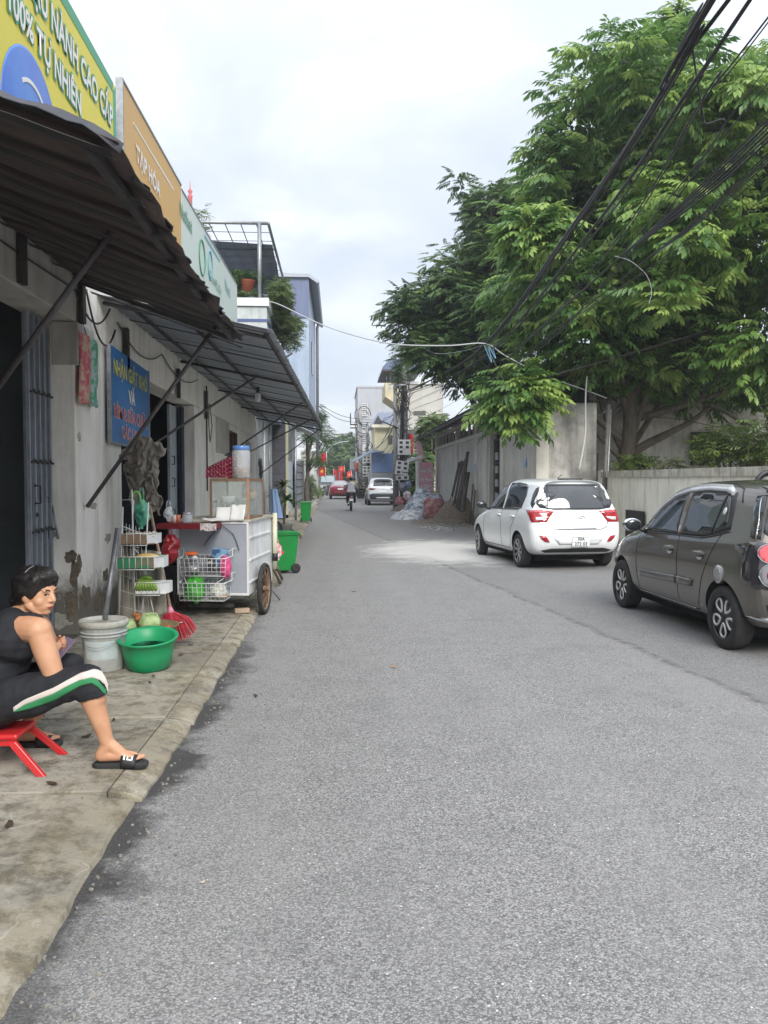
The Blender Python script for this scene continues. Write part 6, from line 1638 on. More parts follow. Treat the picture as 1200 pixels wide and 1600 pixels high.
        rim = [tuple(e) for e in ec if ec[e] == 1 and len(e) == 2]
        base = len(m.v); m.v += [tuple(v) for v in vb]
        for a, b in rim: m.f.append((a, b, b+base, a+base)); m.m.append(0); m.sm.append(False)
        return m.build(name, mt, par or s.root, local=True, fix=True)
    def stroke(s, name, pts, w, view, mt, off=.003, par=None, closed=False):
        m = MB(); P = [Vector(p) for p in pts]
        if closed: P.append(P[0])
        D = []
        for a, b in zip(P, P[1:]):
            k = max(1, int((b-a).length/.05))
            D += [a+(b-a)*j/k for j in range(k)]
        D.append(P[-1]); A = []; B = []
        for i, p in enumerate(D):
            t = (D[min(i+1, len(D)-1)]-D[max(0, i-1)]); t = t.normalized() if t.length > 0 else Vector((1, 0)); nrm = Vector((-t.y, t.x))*w/2
            for L_, q in ((A, p+nrm), (B, p-nrm)):
                h, n_, d = s.cast(q.x, q.y, view)
                L_.append(h+n_*off if h is not None else None)
        vs = []; 
        for a, b in zip(A, B):
            if a is None or b is None: continue
            vs += [a, b]
        n = len(vs)//2
        if n < 2: return None
        m.add(vs, [(2*i, 2*i+1, 2*i+3, 2*i+2) for i in range(n-1)], smooth=True)
        return m.build(name, mt, par or s.root, local=True, solid=.002)
def circ(cx, cz, rx_, rz_, n=24): return [(cx+rx_*cos(2*pi*i/n), cz+rz_*sin(2*pi*i/n)) for i in range(n)]
def wheel(par, c, r, w, style, sd, steer=0, name='wheel', silver=None):
    """c centre; sd +1 left side of the car (outer face towards +Y)"""
    e = bpy.data.objects.new(name, None)
    m = MB(); q = w/2
    prof = [(r*.70, -q), (r*.80, -q*1.03), (r*.95, -q*.98), (r*.993, -q*.8), (r, -q*.3), (r, q*.3), (r*.993, q*.8), (r*.95, q*.98), (r*.80, q*1.03), (r*.70, q)]
    m.lathe(prof, (0, 0, 0), 44, axis='Y'); m.f = [f for f in m.f if len(f) == 4]; m.m = m.m[:len(m.f)]; m.sm = m.sm[:len(m.f)]
    for k in (-.45, 0, .45): m.lathe([(r*1.002, k*q*1.6-.003), (r*.985, k*q*1.6), (r*1.002, k*q*1.6+.003)], (0, 0, 0), 44, axis='Y')
    t = m.build(name, rubber, par, local=True); t.location = c; t.rotation_euler = (0, 0, steer)
    f = -sd   # lathe 'Y' maps height z -> -y... outer face offset sign
    R0 = r*.70; sil = silver or mat('alloy', (.52, .53, .55), rough=.28, metal=.9); dk = mat('rim_black', (.014, .014, .015), rough=.35)
    m = MB(); yo = sd*q
    m.lathe([(R0*1.01, f*q*1.0), (R0*.97, f*q*.85), (R0*.96, f*-q*.2), (1e-4, f*-q*.2)], (0, 0, 0), 36, axis='Y'); m.f = [g for g in m.f if len(g) == 4]; m.m = m.m[:len(m.f)]; m.sm = m.sm[:len(m.f)]
    m.build('rim', dk, t, local=True)
    m = MB(); m.lathe([(R0*1.02, f*q*1.0), (R0*.985, f*q*1.04), (R0*.955, f*q*.92)], (0, 0, 0), 40, axis='Y'); m.f = [g for g in m.f if len(g) == 4]; m.m = m.m[:len(m.f)]; m.sm = m.sm[:len(m.f)]
    m.build('rim_edge', sil if style != 'loops' else dk, t, local=True)
    m = MB(); y = sd*q*.74
    if style == 'loops':
        for k in range(5):
            a = 2*pi*k/5 + pi/2 + pi/5*0 + .63
            pts = []
            for j in range(21):
                b = 2*pi*j/20
                lr = R0*(.60+.31*cos(b)); lt = R0*.22*sin(b)*(1.0+.5*cos(b))
                pts.append(Vector((lr*cos(a)-lt*sin(a), y+sd*.012*(1-cos(b))*.0, lr*sin(a)+lt*cos(a))))
            m.tube(pts, R0*.066, 6, flat=1.0, up=(0, 1, 0))
    elif style == 'spokes8':
        for k in range(8):
            a = 2*pi*k/8+.2
            for dlt in (-.10, .10):
                m.tube([Vector((R0*.2*cos(a), y*.9, R0*.2*sin(a))), Vector((R0*.95*cos(a+dlt), y*1.25, R0*.95*sin(a+dlt)))], [R0*.05, R0*.045], 5)
    else:
        for k in range(5):
            a = 2*pi*k/5+.3; m.tube([Vector((0, y, 0)), Vector((R0*.95*cos(a), y*1.2, R0*.95*sin(a)))], [R0*.12, R0*.1], 6)
    m.build('spoke_set', sil, t, local=True)
    m = MB(); m.lathe([(R0*.2, f*q*.4), (R0*.2, f*q*.78), (R0*.14, f*q*.86), (1e-4, f*q*.87)], (0, 0, 0), 18, axis='Y')
    for k in range(4):
        a = pi/2*k+.5; m.lathe([(R0*.035, f*q*.5), (R0*.035, f*q*.85)], (R0*.28*cos(a), 0, R0*.28*sin(a)), 6, axis='Y')
    m.build('hub', dk if style == 'loops' else sil, t, local=True)
    return t
def mirror(car, sd, x, z, mt, y=None, s=1.0):
    y = (car.W/2-.04) if y is None else y
    m = MB(); c = Vector((x, sd*(y+.13*s), z+.055)); m.ell(c, (.058*s, .10*s, .072*s), 18, 12)
    o = m.build('side_mirror', mt, car.root, local=True)
    m = MB(); m.tube([Vector((x+.02, sd*(y-.05), z-.03)), Vector((x, sd*(y+.06), z+.01))], [.04, .028], 8, flat=.6); m.build('mirror_arm', trimk, o, local=True)
    m = MB(); m.ell(c+Vector((-.040*s, 0, 0)), (.024, .085*s, .058*s), 14, 10); m.build('mirror_glass', glass_d, o, local=True)
    return o
def plate(car, x, y, z, lines, tilt=0.1, w=.27, h=.19, hts=(.075, .075), par=None):
    r = car.root
    M = Matrix.Translation((x, y, z)) @ Euler((0, -tilt, 0)).to_matrix().to_4x4()
    m = MB(); m.box((0, 0, 0), (.008, w, h)); me = m.build('number_plate', mat('plate_white', (.72, .73, .74), rough=.4), r, local=True, bevel=.002); me.data.transform(M)
    m = MB(); m.bb(-.0055, -.0045, -w/2+.006, w/2-.006, h/2-.009, h/2-.006); m.bb(-.0055, -.0045, -w/2+.006, w/2-.006, -h/2+.006, -h/2+.009); b = m.build('border', black, me, local=True); b.data.transform(M)
    for i, tx in enumerate(lines):
        t = text_mesh(tx, hts[i]*1.25, black, bold=.0012)
        R_ = Matrix(((0, 0, 1, -.006), (-1, 0, 0, 0), (0, 1, 0, h/4-.003-i*h/2+.004), (0, 0, 0, 1)))
        t.transform(R_); t.transform(M); link('plate_characters', t, me, local=True)
def car_frame(px_wheel, py_wheel, wheel_x, halfw, yaw):
    """place a car so that its rear-left tyre touches the ground at that pixel"""
    p = onZ(px_wheel, py_wheel, 0)
    rz = pi/2 + yaw
    off = Matrix.Rotation(rz, 3, 'Z') @ Vector((wheel_x, halfw-.06, 0))
    return (p.x-off.x, p.y-off.y, 0), rz
wp = car_paint('white_car_paint', (.84, .86, .86))
W1, L1 = 1.66, 3.77
q0, q1 = onZ(812, 886, 0), onZ(749, 866, 0)
yaw1 = -math.atan2(q1.x-q0.x, q1.y-q0.y)
loc1, rz1 = car_frame(812, 886, .66, W1/2, yaw1)
st1 = [(0.0, .30, .98, 1.47, .93, .62), (.16, .25, .98, 1.488, .975, .655), (.38, .22, .985, 1.505, .995, .685), (.75, .20, .98, 1.52, 1.0, .71), (1.25, .19, .965, 1.53, 1.0, .73), (1.70, .19, .945, 1.525, 1.0, .73),
       (2.12, .19, .925, 1.46, 1.0, .70), (2.42, .19, .915, 1.29, 1.0, .70), (2.68, .19, .90, 1.09, 1.0, .74), (2.86, .19, .875, .985, .995, .8), (3.15, .20, .82, .92, .985, .8), (3.42, .22, .76, .855, .955, .8), (3.62, .25, .68, .77, .90, .8), (3.72, .30, .60, .68, .83, .8)]
rear1 = [(.2, .10), (.34, .03), (.55, .0), (.70, .02), (.78, .06), (.95, .10), (1.1, .15), (1.3, .24), (1.45, .32), (1.52, .36)]
c1 = Car('parked_car', 'white five-door hatchback parked at an angle in front of the warehouse', 'car', loc1, rz1, L1, W1, st1, rear1, wp, 'cars parked on the right')
c1.finish_body((.66, 3.08), .335)
def both(view_fn):
    for v in ('L', 'R'): view_fn(v)
SG1f = [(1.62, .985), (2.58, .965), (2.50, 1.02), (2.26, 1.24), (2.02, 1.385), (1.80, 1.445), (1.72, 1.45)]
SG1r = [(.62, 1.035), (.82, 1.0), (1.55, .985), (1.64, 1.445), (1.2, 1.455), (.84, 1.43), (.68, 1.38), (.60, 1.25)]
for v in 'LR':
    g = c1.patch('side_window', SG1f, v, glass_d, .004); g = c1.patch('side_window', SG1r, v, glass_d, .004)
    c1.stroke('window_seal', [(.6, 1.03), (.82, .992), (1.55, .975), (2.6, .955)], .014, v, trimk, .005)
    c1.stroke('door_gap', [(1.60, .965), (1.56, .60), (1.56, .30)], .010, v, well, .001)
    c1.stroke('door_gap', [(2.60, .94), (2.66, .70), (2.66, .32)], .010, v, well, .001)
    c1.stroke('door_gap', [(.72, 1.0), (.80, .85), (1.0, .66), (1.05, .40), (1.12, .30)], .010, v, well, .001)
    c1.stroke('door_gap', [(1.12, .30), (2.66, .30)], .010, v, well, .001)
    for x in (1.72, .93):
        c1.patch('door_handle', [(x-.09, .865), (x-.05, .85), (x+.07, .85), (x+.09, .865), (x+.07, .885), (x-.06, .885)], v, wp, .028, res=.03); c1.patch('handle_recess', circ(x-.01, .868, .07, .028, 12), v, trimk, .003, res=.03)
tail = [(-.84, .99), (-.60, 1.0), (-.50, .965), (-.535, .91), (-.62, .85), (-.70, .815), (-.80, .80), (-.84, .86)]
for sgn in (1, -1):
    o = [(-a*sgn, b) for a, b in tail] 
    l = c1.patch('tail_lamp', [(sgn*.47, .955), (sgn*.52, .992), (sgn*.66, 1.0), (sgn*.765, .995), (sgn*.765, .80), (sgn*.68, .80), (sgn*.58, .835), (sgn*.51, .895)], 'B', redl, .010, res=.035)
    c1.patch('lamp_clear_part', [(sgn*.50, .895), (sgn*.70, .885), (sgn*.70, .83), (sgn*.60, .838), (sgn*.53, .865)], 'B', clearl, .014, par=l, res=.035)
    c1.patch('lamp_upper_part', [(sgn*.50, .955), (sgn*.54, .985), (sgn*.72, .985), (sgn*.71, .955)], 'B', redp, .014, par=l, res=.035)
    v = 'L' if sgn > 0 else 'R'
    c1.patch('tail_lamp_side', [(.02, .80), (.10, .80), (.17, .90), (.30, .975), (.27, .995), (.10, 1.0), (.05, .98)], v, redl, .010, res=.035)
    r_ = c1.patch('reflector', [(sgn*.66, .585), (sgn*.56, .575), (sgn*.52, .52), (sgn*.50, .475), (sgn*.57, .485), (sgn*.63, .53)], 'B', redl, .012, res=.03)
gl = c1.patch('rear_window', [(-.62, 1.035), (-.40, 1.005), (.40, 1.005), (.62, 1.035), (.665, 1.10), (.63, 1.24), (.57, 1.385), (.50, 1.43), (-.50, 1.43), (-.57, 1.385), (-.63, 1.24), (-.665, 1.10)], 'B', glass_m, .005, res=.07)
for sgn in (1, -1): c1.patch('window_wrap', [(.10, 1.04), (.17, 1.03), (.30, 1.10), (.36, 1.25), (.36, 1.36), (.28, 1.385), (.16, 1.25)], 'L' if sgn > 0 else 'R', glass_d, .005, res=.05)
c1.stroke('window_divider', [(.50, 1.02), (.44, 1.42)], .012, 'B', trimk, .008); c1.stroke('window_divider', [(-.50, 1.02), (-.44, 1.42)], .012, 'B', trimk, .008)
m = MB(); m.tube([(.06, .02, 1.03), (.07, -.10, 1.06), (.10, -.33, 1.055)], [.028, .018, .01], 8); m.build('rear_wiper', trimk, c1.root, local=True)
c1.stroke('tailgate_gap', [(-.60, 1.03), (-.56, .86), (-.50, .72), (-.40, .685), (.40, .685), (.50, .72), (.56, .86), (.60, 1.03)], .010, 'B', well, .002)
c1.patch('bumper_recess', [(-.44, .545), (.44, .545), (.34, .435), (-.34, .435)], 'B', mat('white_shade_panel', (.66, .68, .69), rough=.4), .004)
c1.patch('lower_valance', [(-.62, .335), (-.45, .375), (.45, .375), (.62, .335), (.55, .30), (-.55, .30)], 'B', trimk, .006)
h_, n_, d_ = c1.cast(0, .49, 'B'); plate(c1, h_.x-.012, -.02, .485, ('30A', '272 03'), .02, .30, .165, (.058, .064))
m = MB(); h_, n_, d_ = c1.cast(-.05, .87, 'B')
a = [Vector((h_.x-.008, -.05+.065*cos(t), .87+.036*sin(t))) for t in np.linspace(0, 2*pi, 24)]; m.tube(a, .0055, 6)
m.tube([Vector((h_.x-.008, -.02, .895)), Vector((h_.x-.01, -.035, .87)), Vector((h_.x-.008, -.03, .845))], .005, 5); m.tube([Vector((h_.x-.008, -.08, .895)), Vector((h_.x-.01, -.065, .87)), Vector((h_.x-.008, -.07, .845))], .005, 5); m.tube([Vector((h_.x-.01, -.035, .872)), Vector((h_.x-.01, -.065, .868))], .005, 5)
m.build('emblem', chrome, c1.root, local=True)
t = text_mesh('Grand i10', .045, chrome, bold=.001); t.transform(Matrix(((0, 0, 1, c1.cast(.36, .92, 'B')[0].x-.006), (-1, 0, 0, .36), (0, 1, 0, .925), (0, 0, 0, 1)))); link('model_lettering', t, c1.root, local=True)
c1.stroke('chrome_strip', [(-.30, .70), (.36, .70)], .010, 'B', chrome, .008)
m = MB(); m.bb(.27, .40, -.20, .20, 1.492, 1.53); m.build('spoiler', trimk, c1.root, local=True, bevel=.012)
m = MB(); m.tube([(.9, 0, 1.53), (.72, 0, 1.59)], .006, 6); m.build('antenna', trimk, c1.root, local=True)
c1.patch('windscreen', [(-.58, .98), (.58, .98), (.50, 1.38), (-.50, 1.38)], 'F', glass_d, .004, res=.12)
for sgn in (1, -1): c1.patch('headlamp', [(sgn*.44, .66), (sgn*.74, .72), (sgn*.76, .60), (sgn*.5, .56)], 'F', clearl, .006); mirror(c1, sgn, 2.44, .965, mat('mirror_navy', (.02, .022, .035), rough=.3, coat=1), s=1.05)
c1.patch('grille', [(-.42, .48), (.42, .48), (.36, .28), (-.36, .28)], 'F', trimk, .005)
for x in (.66, 3.08):
    for sd in (1, -1): wheel(c1.root, (x, sd*(W1/2-.105), .287), .287, .17, 'spokes8', sd, .0 if x < 1 else R(-6))
m = MB(); m.bb(.35, 3.4, -.6, .6, .14, .22); m.build('underbody', well, c1.root, local=True)
bp_ = car_paint('bronze_grey_paint', (.125, .115, .102), metal=.5, rough=.32)
W2, L2 = 1.60, 3.53
q0, q1 = onZ(1134, 1013, 0), onZ(974, 948, 0)
yaw2 = -math.atan2(q1.x-q0.x, q1.y-q0.y)
loc2, rz2 = car_frame(1134, 1013, .56, W2/2, yaw2)
st2 = [(0.0, .30, .99, 1.42, .92, .66), (.14, .24, .985, 1.452, .97, .69), (.34, .21, .985, 1.478, .995, .71), (.7, .19, .975, 1.495, 1.0, .73), (1.15, .19, .955, 1.50, 1.0, .745), (1.6, .19, .94, 1.49, 1.0, .745),
       (2.02, .19, .925, 1.42, 1.0, .72), (2.34, .19, .915, 1.25, 1.0, .72), (2.60, .19, .90, 1.07, 1.0, .75), (2.78, .19, .88, .985, .99, .8), (3.0, .20, .84, .925, .975, .8), (3.22, .22, .775, .86, .93, .8), (3.38, .26, .69, .76, .87, .8), (3.46, .31, .61, .67, .80, .8)]
rear2 = [(.2, .08), (.34, .015), (.58, .0), (.70, .05), (.95, .09), (1.1, .12), (1.3, .17), (1.45, .23), (1.5, .26)]
c2 = Car('parked_car', 'brownish grey five-door hatchback cut by the right frame edge', 'car', loc2, rz2, L2, W2, st2, rear2, bp_, 'cars parked on the right', bulge=.08)
c2.finish_body((.56, 2.93), .325)
GR = [(.62, 1.075), (.78, 1.03), (1.02, .985), (1.45, .972), (1.50, 1.36), (1.2, 1.39), (.84, 1.375), (.74, 1.35), (.68, 1.25)]
GF = [(1.53, .97), (2.40, .955), (2.36, 1.02), (2.12, 1.20), (1.86, 1.315), (1.62, 1.355), (1.58, 1.36)]
for v in 'LR':
    c2.patch('window_surround', [(.55, 1.06), (.76, 1.005), (1.02, .965), (2.52, .94), (2.40, 1.06), (2.14, 1.26), (1.86, 1.375), (1.55, 1.42), (1.2, 1.43), (.82, 1.42), (.66, 1.38), (.60, 1.25)], v, trimk, .002)
    g = c2.patch('side_window', GR, v, glass_d, .006); c2.patch('side_window', GF, v, glass_d, .006)
    c2.patch('door_pillar', [(1.45, .965), (1.535, .962), (1.60, 1.40), (1.49, 1.40)], v, bp_, .008)
    c2.stroke('quarter_divider', [(.86, 1.01), (.80, 1.385)], .022, v, trimk, .010)
    c2.patch('rain_visor', [(.70, 1.395), (.72, 1.36), (.84, 1.385), (1.2, 1.395), (1.56, 1.372), (1.88, 1.315), (2.14, 1.20), (2.30, 1.075), (2.34, 1.085), (2.20, 1.22), (1.90, 1.375), (1.56, 1.435), (1.2, 1.45), (.82, 1.44)], v, mat('visor_reflection_silver', (.62, .63, .66), rough=.2, metal=.1, coat=1), .022, thick=.0)  # pale visor colour carries the sky's reflection
    c2.stroke('roof_gutter', [(.52, 1.30), (.62, 1.42), (.82, 1.465), (1.2, 1.475), (1.58, 1.455), (1.92, 1.385), (2.26, 1.22), (2.52, 1.03)], .012, v, trimk, .003)
    c2.stroke('belt_line', [(.55, 1.045), (.76, .995), (1.02, .955), (2.5, .935)], .012, v, trimk, .008)
    c2.stroke('door_gap', [(1.47, .95), (1.44, .60), (1.44, .26)], .010, v, well, .001)
    c2.stroke('door_gap', [(2.46, .92), (2.46, .60), (2.42, .27)], .010, v, well, .001)
    c2.stroke('door_gap', [(.66, 1.03), (.76, .86), (.92, .60), (1.0, .38), (1.06, .27), (2.42, .26)], .010, v, well, .001)
    for x in (1.62, .98):
        c2.patch('handle_recess', circ(x, .795, .085, .05, 16), v, mat('recess_grey', (.05, .047, .043), rough=.4), .003, res=.04)
        hd_ = c2.patch('door_handle', [(x-.09, .81), (x-.07, .795), (x+.08, .798), (x+.095, .812), (x+.08, .83), (x-.07, .835)], v, bp_, .03, res=.03)
        c2.patch('handle_chrome_cup', [(x-.07, .785), (x+.06, .785), (x+.045, .762), (x, .75), (x-.05, .758)], v, chrome, .008, res=.03)
    c2.patch('rub_strip', [(1.10, .55), (1.13, .485), (1.42, .475), (1.42, .555)], v, bp_, .016); c2.patch('rub_strip', [(1.46, .474), (2.36, .45), (2.38, .51), (1.46, .556)], v, bp_, .016)
    c2.stroke('rub_strip_highlight', [(1.14, .552), (2.36, .516)], .006, v, chrome, .019)
    c2.stroke('sill_chrome', [(1.12, .275), (2.50, .275)], .012, v, chrome, .006); c2.stroke('sill_chrome', [(.93, .335), (1.02, .325)], .012, v, chrome, .006)
for v in 'L':
    fcap = c2.patch('fuel_cap', circ(.60, .66, .072, .082, 24), v, mat('fuel_ring', (.60, .60, .60), rough=.25, metal=.7), .012, res=.03); c2.patch('fuel_flap', circ(.60, .66, .052, .062, 24), v, mat('fuel_flap', (.42, .42, .43), rough=.3, metal=.6), .017, par=fcap, res=.03)
    s_ = c2.patch('sticker', circ(.745, 1.215, .026, .034, 14), v, white_paint, .009, res=.02)
for sgn, v in ((1, 'L'), (-1, 'R')):
    l = c2.patch('tail_lamp', [(sgn*.50, .955), (sgn*.765, .975), (sgn*.775, .80), (sgn*.775, .62), (sgn*.64, .58), (sgn*.52, .60), (sgn*.47, .75)], 'B', mat('lamp_smoked', (.03, .03, .034), rough=.08, coat=1), .010, res=.035)
    l2 = c2.patch('tail_lamp_side', [(.03, .60), (.10, .60), (.24, .66), (.235, .80), (.20, .975), (.10, .98), (.05, .9)], v, mat('lamp_smoked', (0, 0, 0)), .010, res=.035)
    for (cy_, cz_, r_, mt) in ((.64, .885, .075, redp), (.62, .705, .098, mat('lamp_ring', (.20, .20, .21), rough=.35)), (.62, .705, .05, redl)):
        c2.patch('lamp_lens', circ(sgn*cy_, cz_, r_, r_, 20), 'B', mt, .018 if r_ != .05 else .024, par=l, res=.03)
    c2.stroke('lamp_ring', circ(sgn*.62, .705, .10, .10, 22), .006, 'B', galv, .022, par=l, closed=True); c2.stroke('lamp_ring', circ(sgn*.64, .885, .078, .078, 22), .006, 'B', galv, .022, par=l, closed=True)
    c2.patch('headlamp', [(sgn*.40, .68), (sgn*.70, .76), (sgn*.74, .60), (sgn*.46, .56)], 'F', clearl, .006)
    mirror(c2, sgn, 2.34, .955, chrome, s=1.05)
    c2.stroke('quarter_trim', [(.15, 1.0), (.20, 1.15), (.30, 1.36)], .010, v, chrome, .006)
c2.patch('rear_window', [(-.60, 1.0), (.60, 1.0), (.66, 1.06), (.60, 1.25), (.54, 1.385), (-.54, 1.385), (-.60, 1.25), (-.66, 1.06)], 'B', glass_m, .006, res=.07)
for v in 'LR': c2.patch('window_wrap', [(.12, 1.0), (.22, 1.01), (.27, 1.12), (.34, 1.28), (.36, 1.36), (.25, 1.37), (.19, 1.25)], v, glass_d, .006, res=.05)
c2.stroke('window_divider', [(.52, 1.01), (.46, 1.38)], .014, 'B', trimk, .009); c2.stroke('window_divider', [(-.52, 1.01), (-.46, 1.38)], .014, 'B', trimk, .009)
m = MB(); m.grid(lambda u, v: (.18+.16*v - .05*(1-(2*u-1)**2), .56-1.12*u, 1.405+.045*v+.012*(1-(2*u-1)**2)), 16, 4); m.build('spoiler', bp_, c2.root, local=True, solid=.022)
c2.stroke('tailgate_gap', [(-.56, .98), (-.50, .62), (-.44, .58), (.44, .58), (.50, .62), (.56, .98)], .010, 'B', well, .002)
c2.patch('plate_recess', [(-.28, .80), (.28, .80), (.25, .66), (-.25, .66)], 'B', trimk, .004)
h_, n_, d_ = c2.cast(0, .73, 'B'); m = MB(); m.box((h_.x-.012, 0, .73), (.01, .33, .12)); m.build('number_plate', mat('plate_white', (0, 0, 0)), c2.root, local=True)
c2.patch('bumper_strip', [(.44, .30), (.52, .345), (.74, .36), (.75, .335), (.60, .31), (.48, .27)], 'B', chrome, .010, res=.04)
for sgn in (1, -1): c2.patch('bumper_recess', [(sgn*.48, .47), (sgn*.68, .47), (sgn*.66, .40), (sgn*.50, .39)], 'B', trimk, .004, res=.04)
c2.patch('windscreen', [(-.56, .98), (.56, .98), (.50, 1.36), (-.50, 1.36)], 'F', glass_d, .004, res=.12)
c2.patch('grille', [(-.38, .50), (.38, .50), (.32, .30), (-.32, .30)], 'F', trimk, .005)
m = MB(); m.tube([(.98, 0, 1.50), (.80, 0, 1.60)], .006, 6); m.build('antenna', trimk, c2.root, local=True)
for v, y in (('L', .40), ('R', -.40)): pass
for x in (.56, 2.93):
    for sd in (1, -1): wheel(c2.root, (x, sd*(W2/2-.10), .28), .28, .17, 'loops', sd, 0, silver=mat('alloy_brushed', (.62, .61, .59), rough=.35, metal=.25))
m = MB(); m.bb(.35, 3.2, -.6, .6, .14, .22); m.build('underbody', well, c2.root, local=True)
W3 = 1.80
p = onZ(598, 790, 0)
st3 = [(0.0, .36, 1.08, 1.50, .90, .60), (.16, .28, 1.09, 1.56, .97, .64), (.4, .25, 1.09, 1.60, 1.0, .68), (.9, .22, 1.07, 1.64, 1.0, .70), (1.5, .21, 1.04, 1.66, 1.0, .72), (2.1, .21, 1.02, 1.65, 1.0, .72), (2.6, .21, 1.01, 1.50, 1.0, .70), (2.95, .21, 1.0, 1.28, 1.0, .72), (3.25, .21, .98, 1.10, 1.0, .8), (3.6, .22, .94, 1.04, .98, .8), (4.0, .25, .88, .98, .94, .8), (4.25, .30, .78, .85, .86, .8), (4.36, .36, .66, .72, .8, .8)]
rear3 = [(.3, .10), (.45, .02), (.65, .0), (.9, .03), (1.05, .04), (1.2, .20), (1.5, .45), (1.6, .52)]
c3 = Car('parked_car', 'white crossover with broad dark bumper parked near the utility pole', 'car', (p.x+.02, p.y, 0), pi/2+R(1), 4.39, W3, st3, rear3, car_paint('silver_white_paint', (.66, .68, .70)), 'cars parked on the right')
c3.finish_body((.80, 3.45), .40)
c3.patch('rear_window', [(-.58, 1.14), (.58, 1.14), (.50, 1.48), (-.50, 1.48)], 'B', glass_d, .006, res=.09)
for sgn, v in ((1, 'L'), (-1, 'R')):
    l = c3.patch('tail_lamp', [(sgn*.42, 1.0), (sgn*.80, 1.04), (sgn*.81, .93), (sgn*.6, .90)], 'B', mat('lamp_dull_red', (.22, .05, .05), rough=.2), .01, res=.05)
    c3.patch('side_window', [(.7, 1.12), (2.9, 1.06), (2.5, 1.45), (2.0, 1.56), (1.2, 1.56), (.8, 1.45)], v, glass_d, .005, res=.1); mirror(c3, sgn, 2.9, 1.06, trimk)
c3.patch('bumper_cladding', [(-.82, .66), (-.6, .72), (.6, .72), (.82, .66), (.80, .36), (-.80, .36)], 'B', mat('cladding_dark', (.03, .04, .045), rough=.5), .006, res=.08); c3.patch('skid_plate', [(-.45, .50), (.45, .50), (.36, .39), (-.36, .39)], 'B', mat('skid_silver', (.45, .46, .47), rough=.4, metal=.5), .014, res=.08)
c3.stroke('emblem_bar', [(-.06, .98), (0, .93), (.06, .98)], .016, 'B', chrome, .01); c3.patch('number_plate', [(-.2, .88), (.2, .88), (.2, .79), (-.2, .79)], 'B', mat('plate_white', (0, 0, 0)), .008, res=.06)
for x in (.80, 3.45):
    for sd in (1, -1): wheel(c3.root, (x, sd*(W3/2-.11), .335), .335, .20, 'five', sd)
W4 = 1.72
p = onZ(532, 780, 0)
st4 = [(0.0, .34, .98, 1.03, .90, .8), (.14, .26, 1.0, 1.05, .97, .8), (.45, .22, 1.0, 1.10, 1.0, .8), (.62, .21, .99, 1.20, 1.0, .66), (1.0, .2, .97, 1.38, 1.0, .66), (1.5, .2, .95, 1.455, 1.0, .68), (2.1, .2, .93, 1.46, 1.0, .69), (2.6, .2, .92, 1.36, 1.0, .68), (2.95, .2, .91, 1.16, 1.0, .7), (3.25, .2, .88, .99, .99, .8), (3.7, .22, .82, .91, .97, .8), (4.1, .25, .74, .82, .92, .8), (4.32, .30, .64, .70, .84, .8)]
rear4 = [(.3, .08), (.45, .02), (.6, .0), (.85, .03), (1.05, .07)]
c4 = Car('saloon_car', 'dark red saloon car driving away in the distance', 'car', (p.x, p.y, 0), pi/2+R(1), 4.4, W4, st4, rear4, car_paint('maroon_paint', (.20, .012, .03)))
c4.finish_body((.80, 3.35), .36)
c4.patch('rear_window', [(-.56, 1.09), (.56, 1.09), (.50, 1.38), (-.50, 1.38)], 'B', mat('glass_reflection_tint', (.30, .32, .33), rough=.05, spec=.9), .006, res=.08)  # reflection put into the window as a pale base colour
for sgn, v in ((1, 'L'), (-1, 'R')):
    c4.patch('tail_lamp', [(sgn*.48, .93), (sgn*.80, .95), (sgn*.80, .80), (sgn*.55, .80)], 'B', redl, .01, res=.05)
    c4.patch('side_window', [(.75, 1.02), (2.85, .97), (2.5, 1.28), (2.0, 1.39), (1.4, 1.39), (1.0, 1.3)], v, glass_d, .005, res=.1); mirror(c4, sgn, 2.8, .98, c4.paint)
c4.patch('number_plate', [(-.22, .85), (.22, .85), (.22, .74), (-.22, .74)], 'B', mat('plate_white', (0, 0, 0)), .008, res=.06); c4.patch('lower_valance', [(-.6, .42), (.6, .42), (.55, .33), (-.55, .33)], 'B', trimk, .006)
c4.stroke('boot_gap', [(-.55, .96), (-.5, .70), (.5, .70), (.55, .96)], .014, 'B', well, .002)
for x in (.80, 3.35):
    for sd in (1, -1): wheel(c4.root, (x, sd*(W4/2-.11), .31), .31, .19, 'five', sd)
p = onZ(512, 772.5, 0)
t = thing('van', 'dark grey van facing the camera at the far left of the street', 'van', (p.x, p.y, 0))
dv = mat('van_grey', (.05, .055, .06), rough=.35, coat=.6)
m = MB(); m.prism([(0, .35), (.0, .95), (.75, 1.2), (1.25, 2.0), (5.0, 2.05), (5.0, .35)], 'X', -.85, .85); m.v = [(x+p.x, y+p.y, z) for x, y, z in [(a, b, c) for a, b, c in m.v]]; m.build('body', dv, t, bevel=.06)
m = MB(); m.add([(p.x-.72, p.y+.76, 1.24), (p.x+.72, p.y+.76, 1.24), (p.x+.66, p.y+1.16, 1.90), (p.x-.66, p.y+1.16, 1.90)], [(0, 1, 2, 3)]); o = m.build('windscreen', mat('van_screen', (.26, .32, .34), rough=.05), t); o.data.transform(Matrix.Translation((0, -.03, .03)))
for sx in (-1, 1):
    m = MB(); m.box((p.x+sx*.62, p.y-.01, .78), (.3, .04, .16)); m.build('headlamp', clearl, t, bevel=.01)
    m = MB(); m.lathe([(.1, -.1), (.34, -.1), (.34, .1), (.1, .1)], (p.x+sx*.76, p.y+.9, .34), 20, axis='X'); m.build('wheel', rubber, t)
m = MB(); m.bb(p.x-.4, p.x+.4, p.y-.03, p.y-.005, .5, .8); m.build('grille', trimk, t)
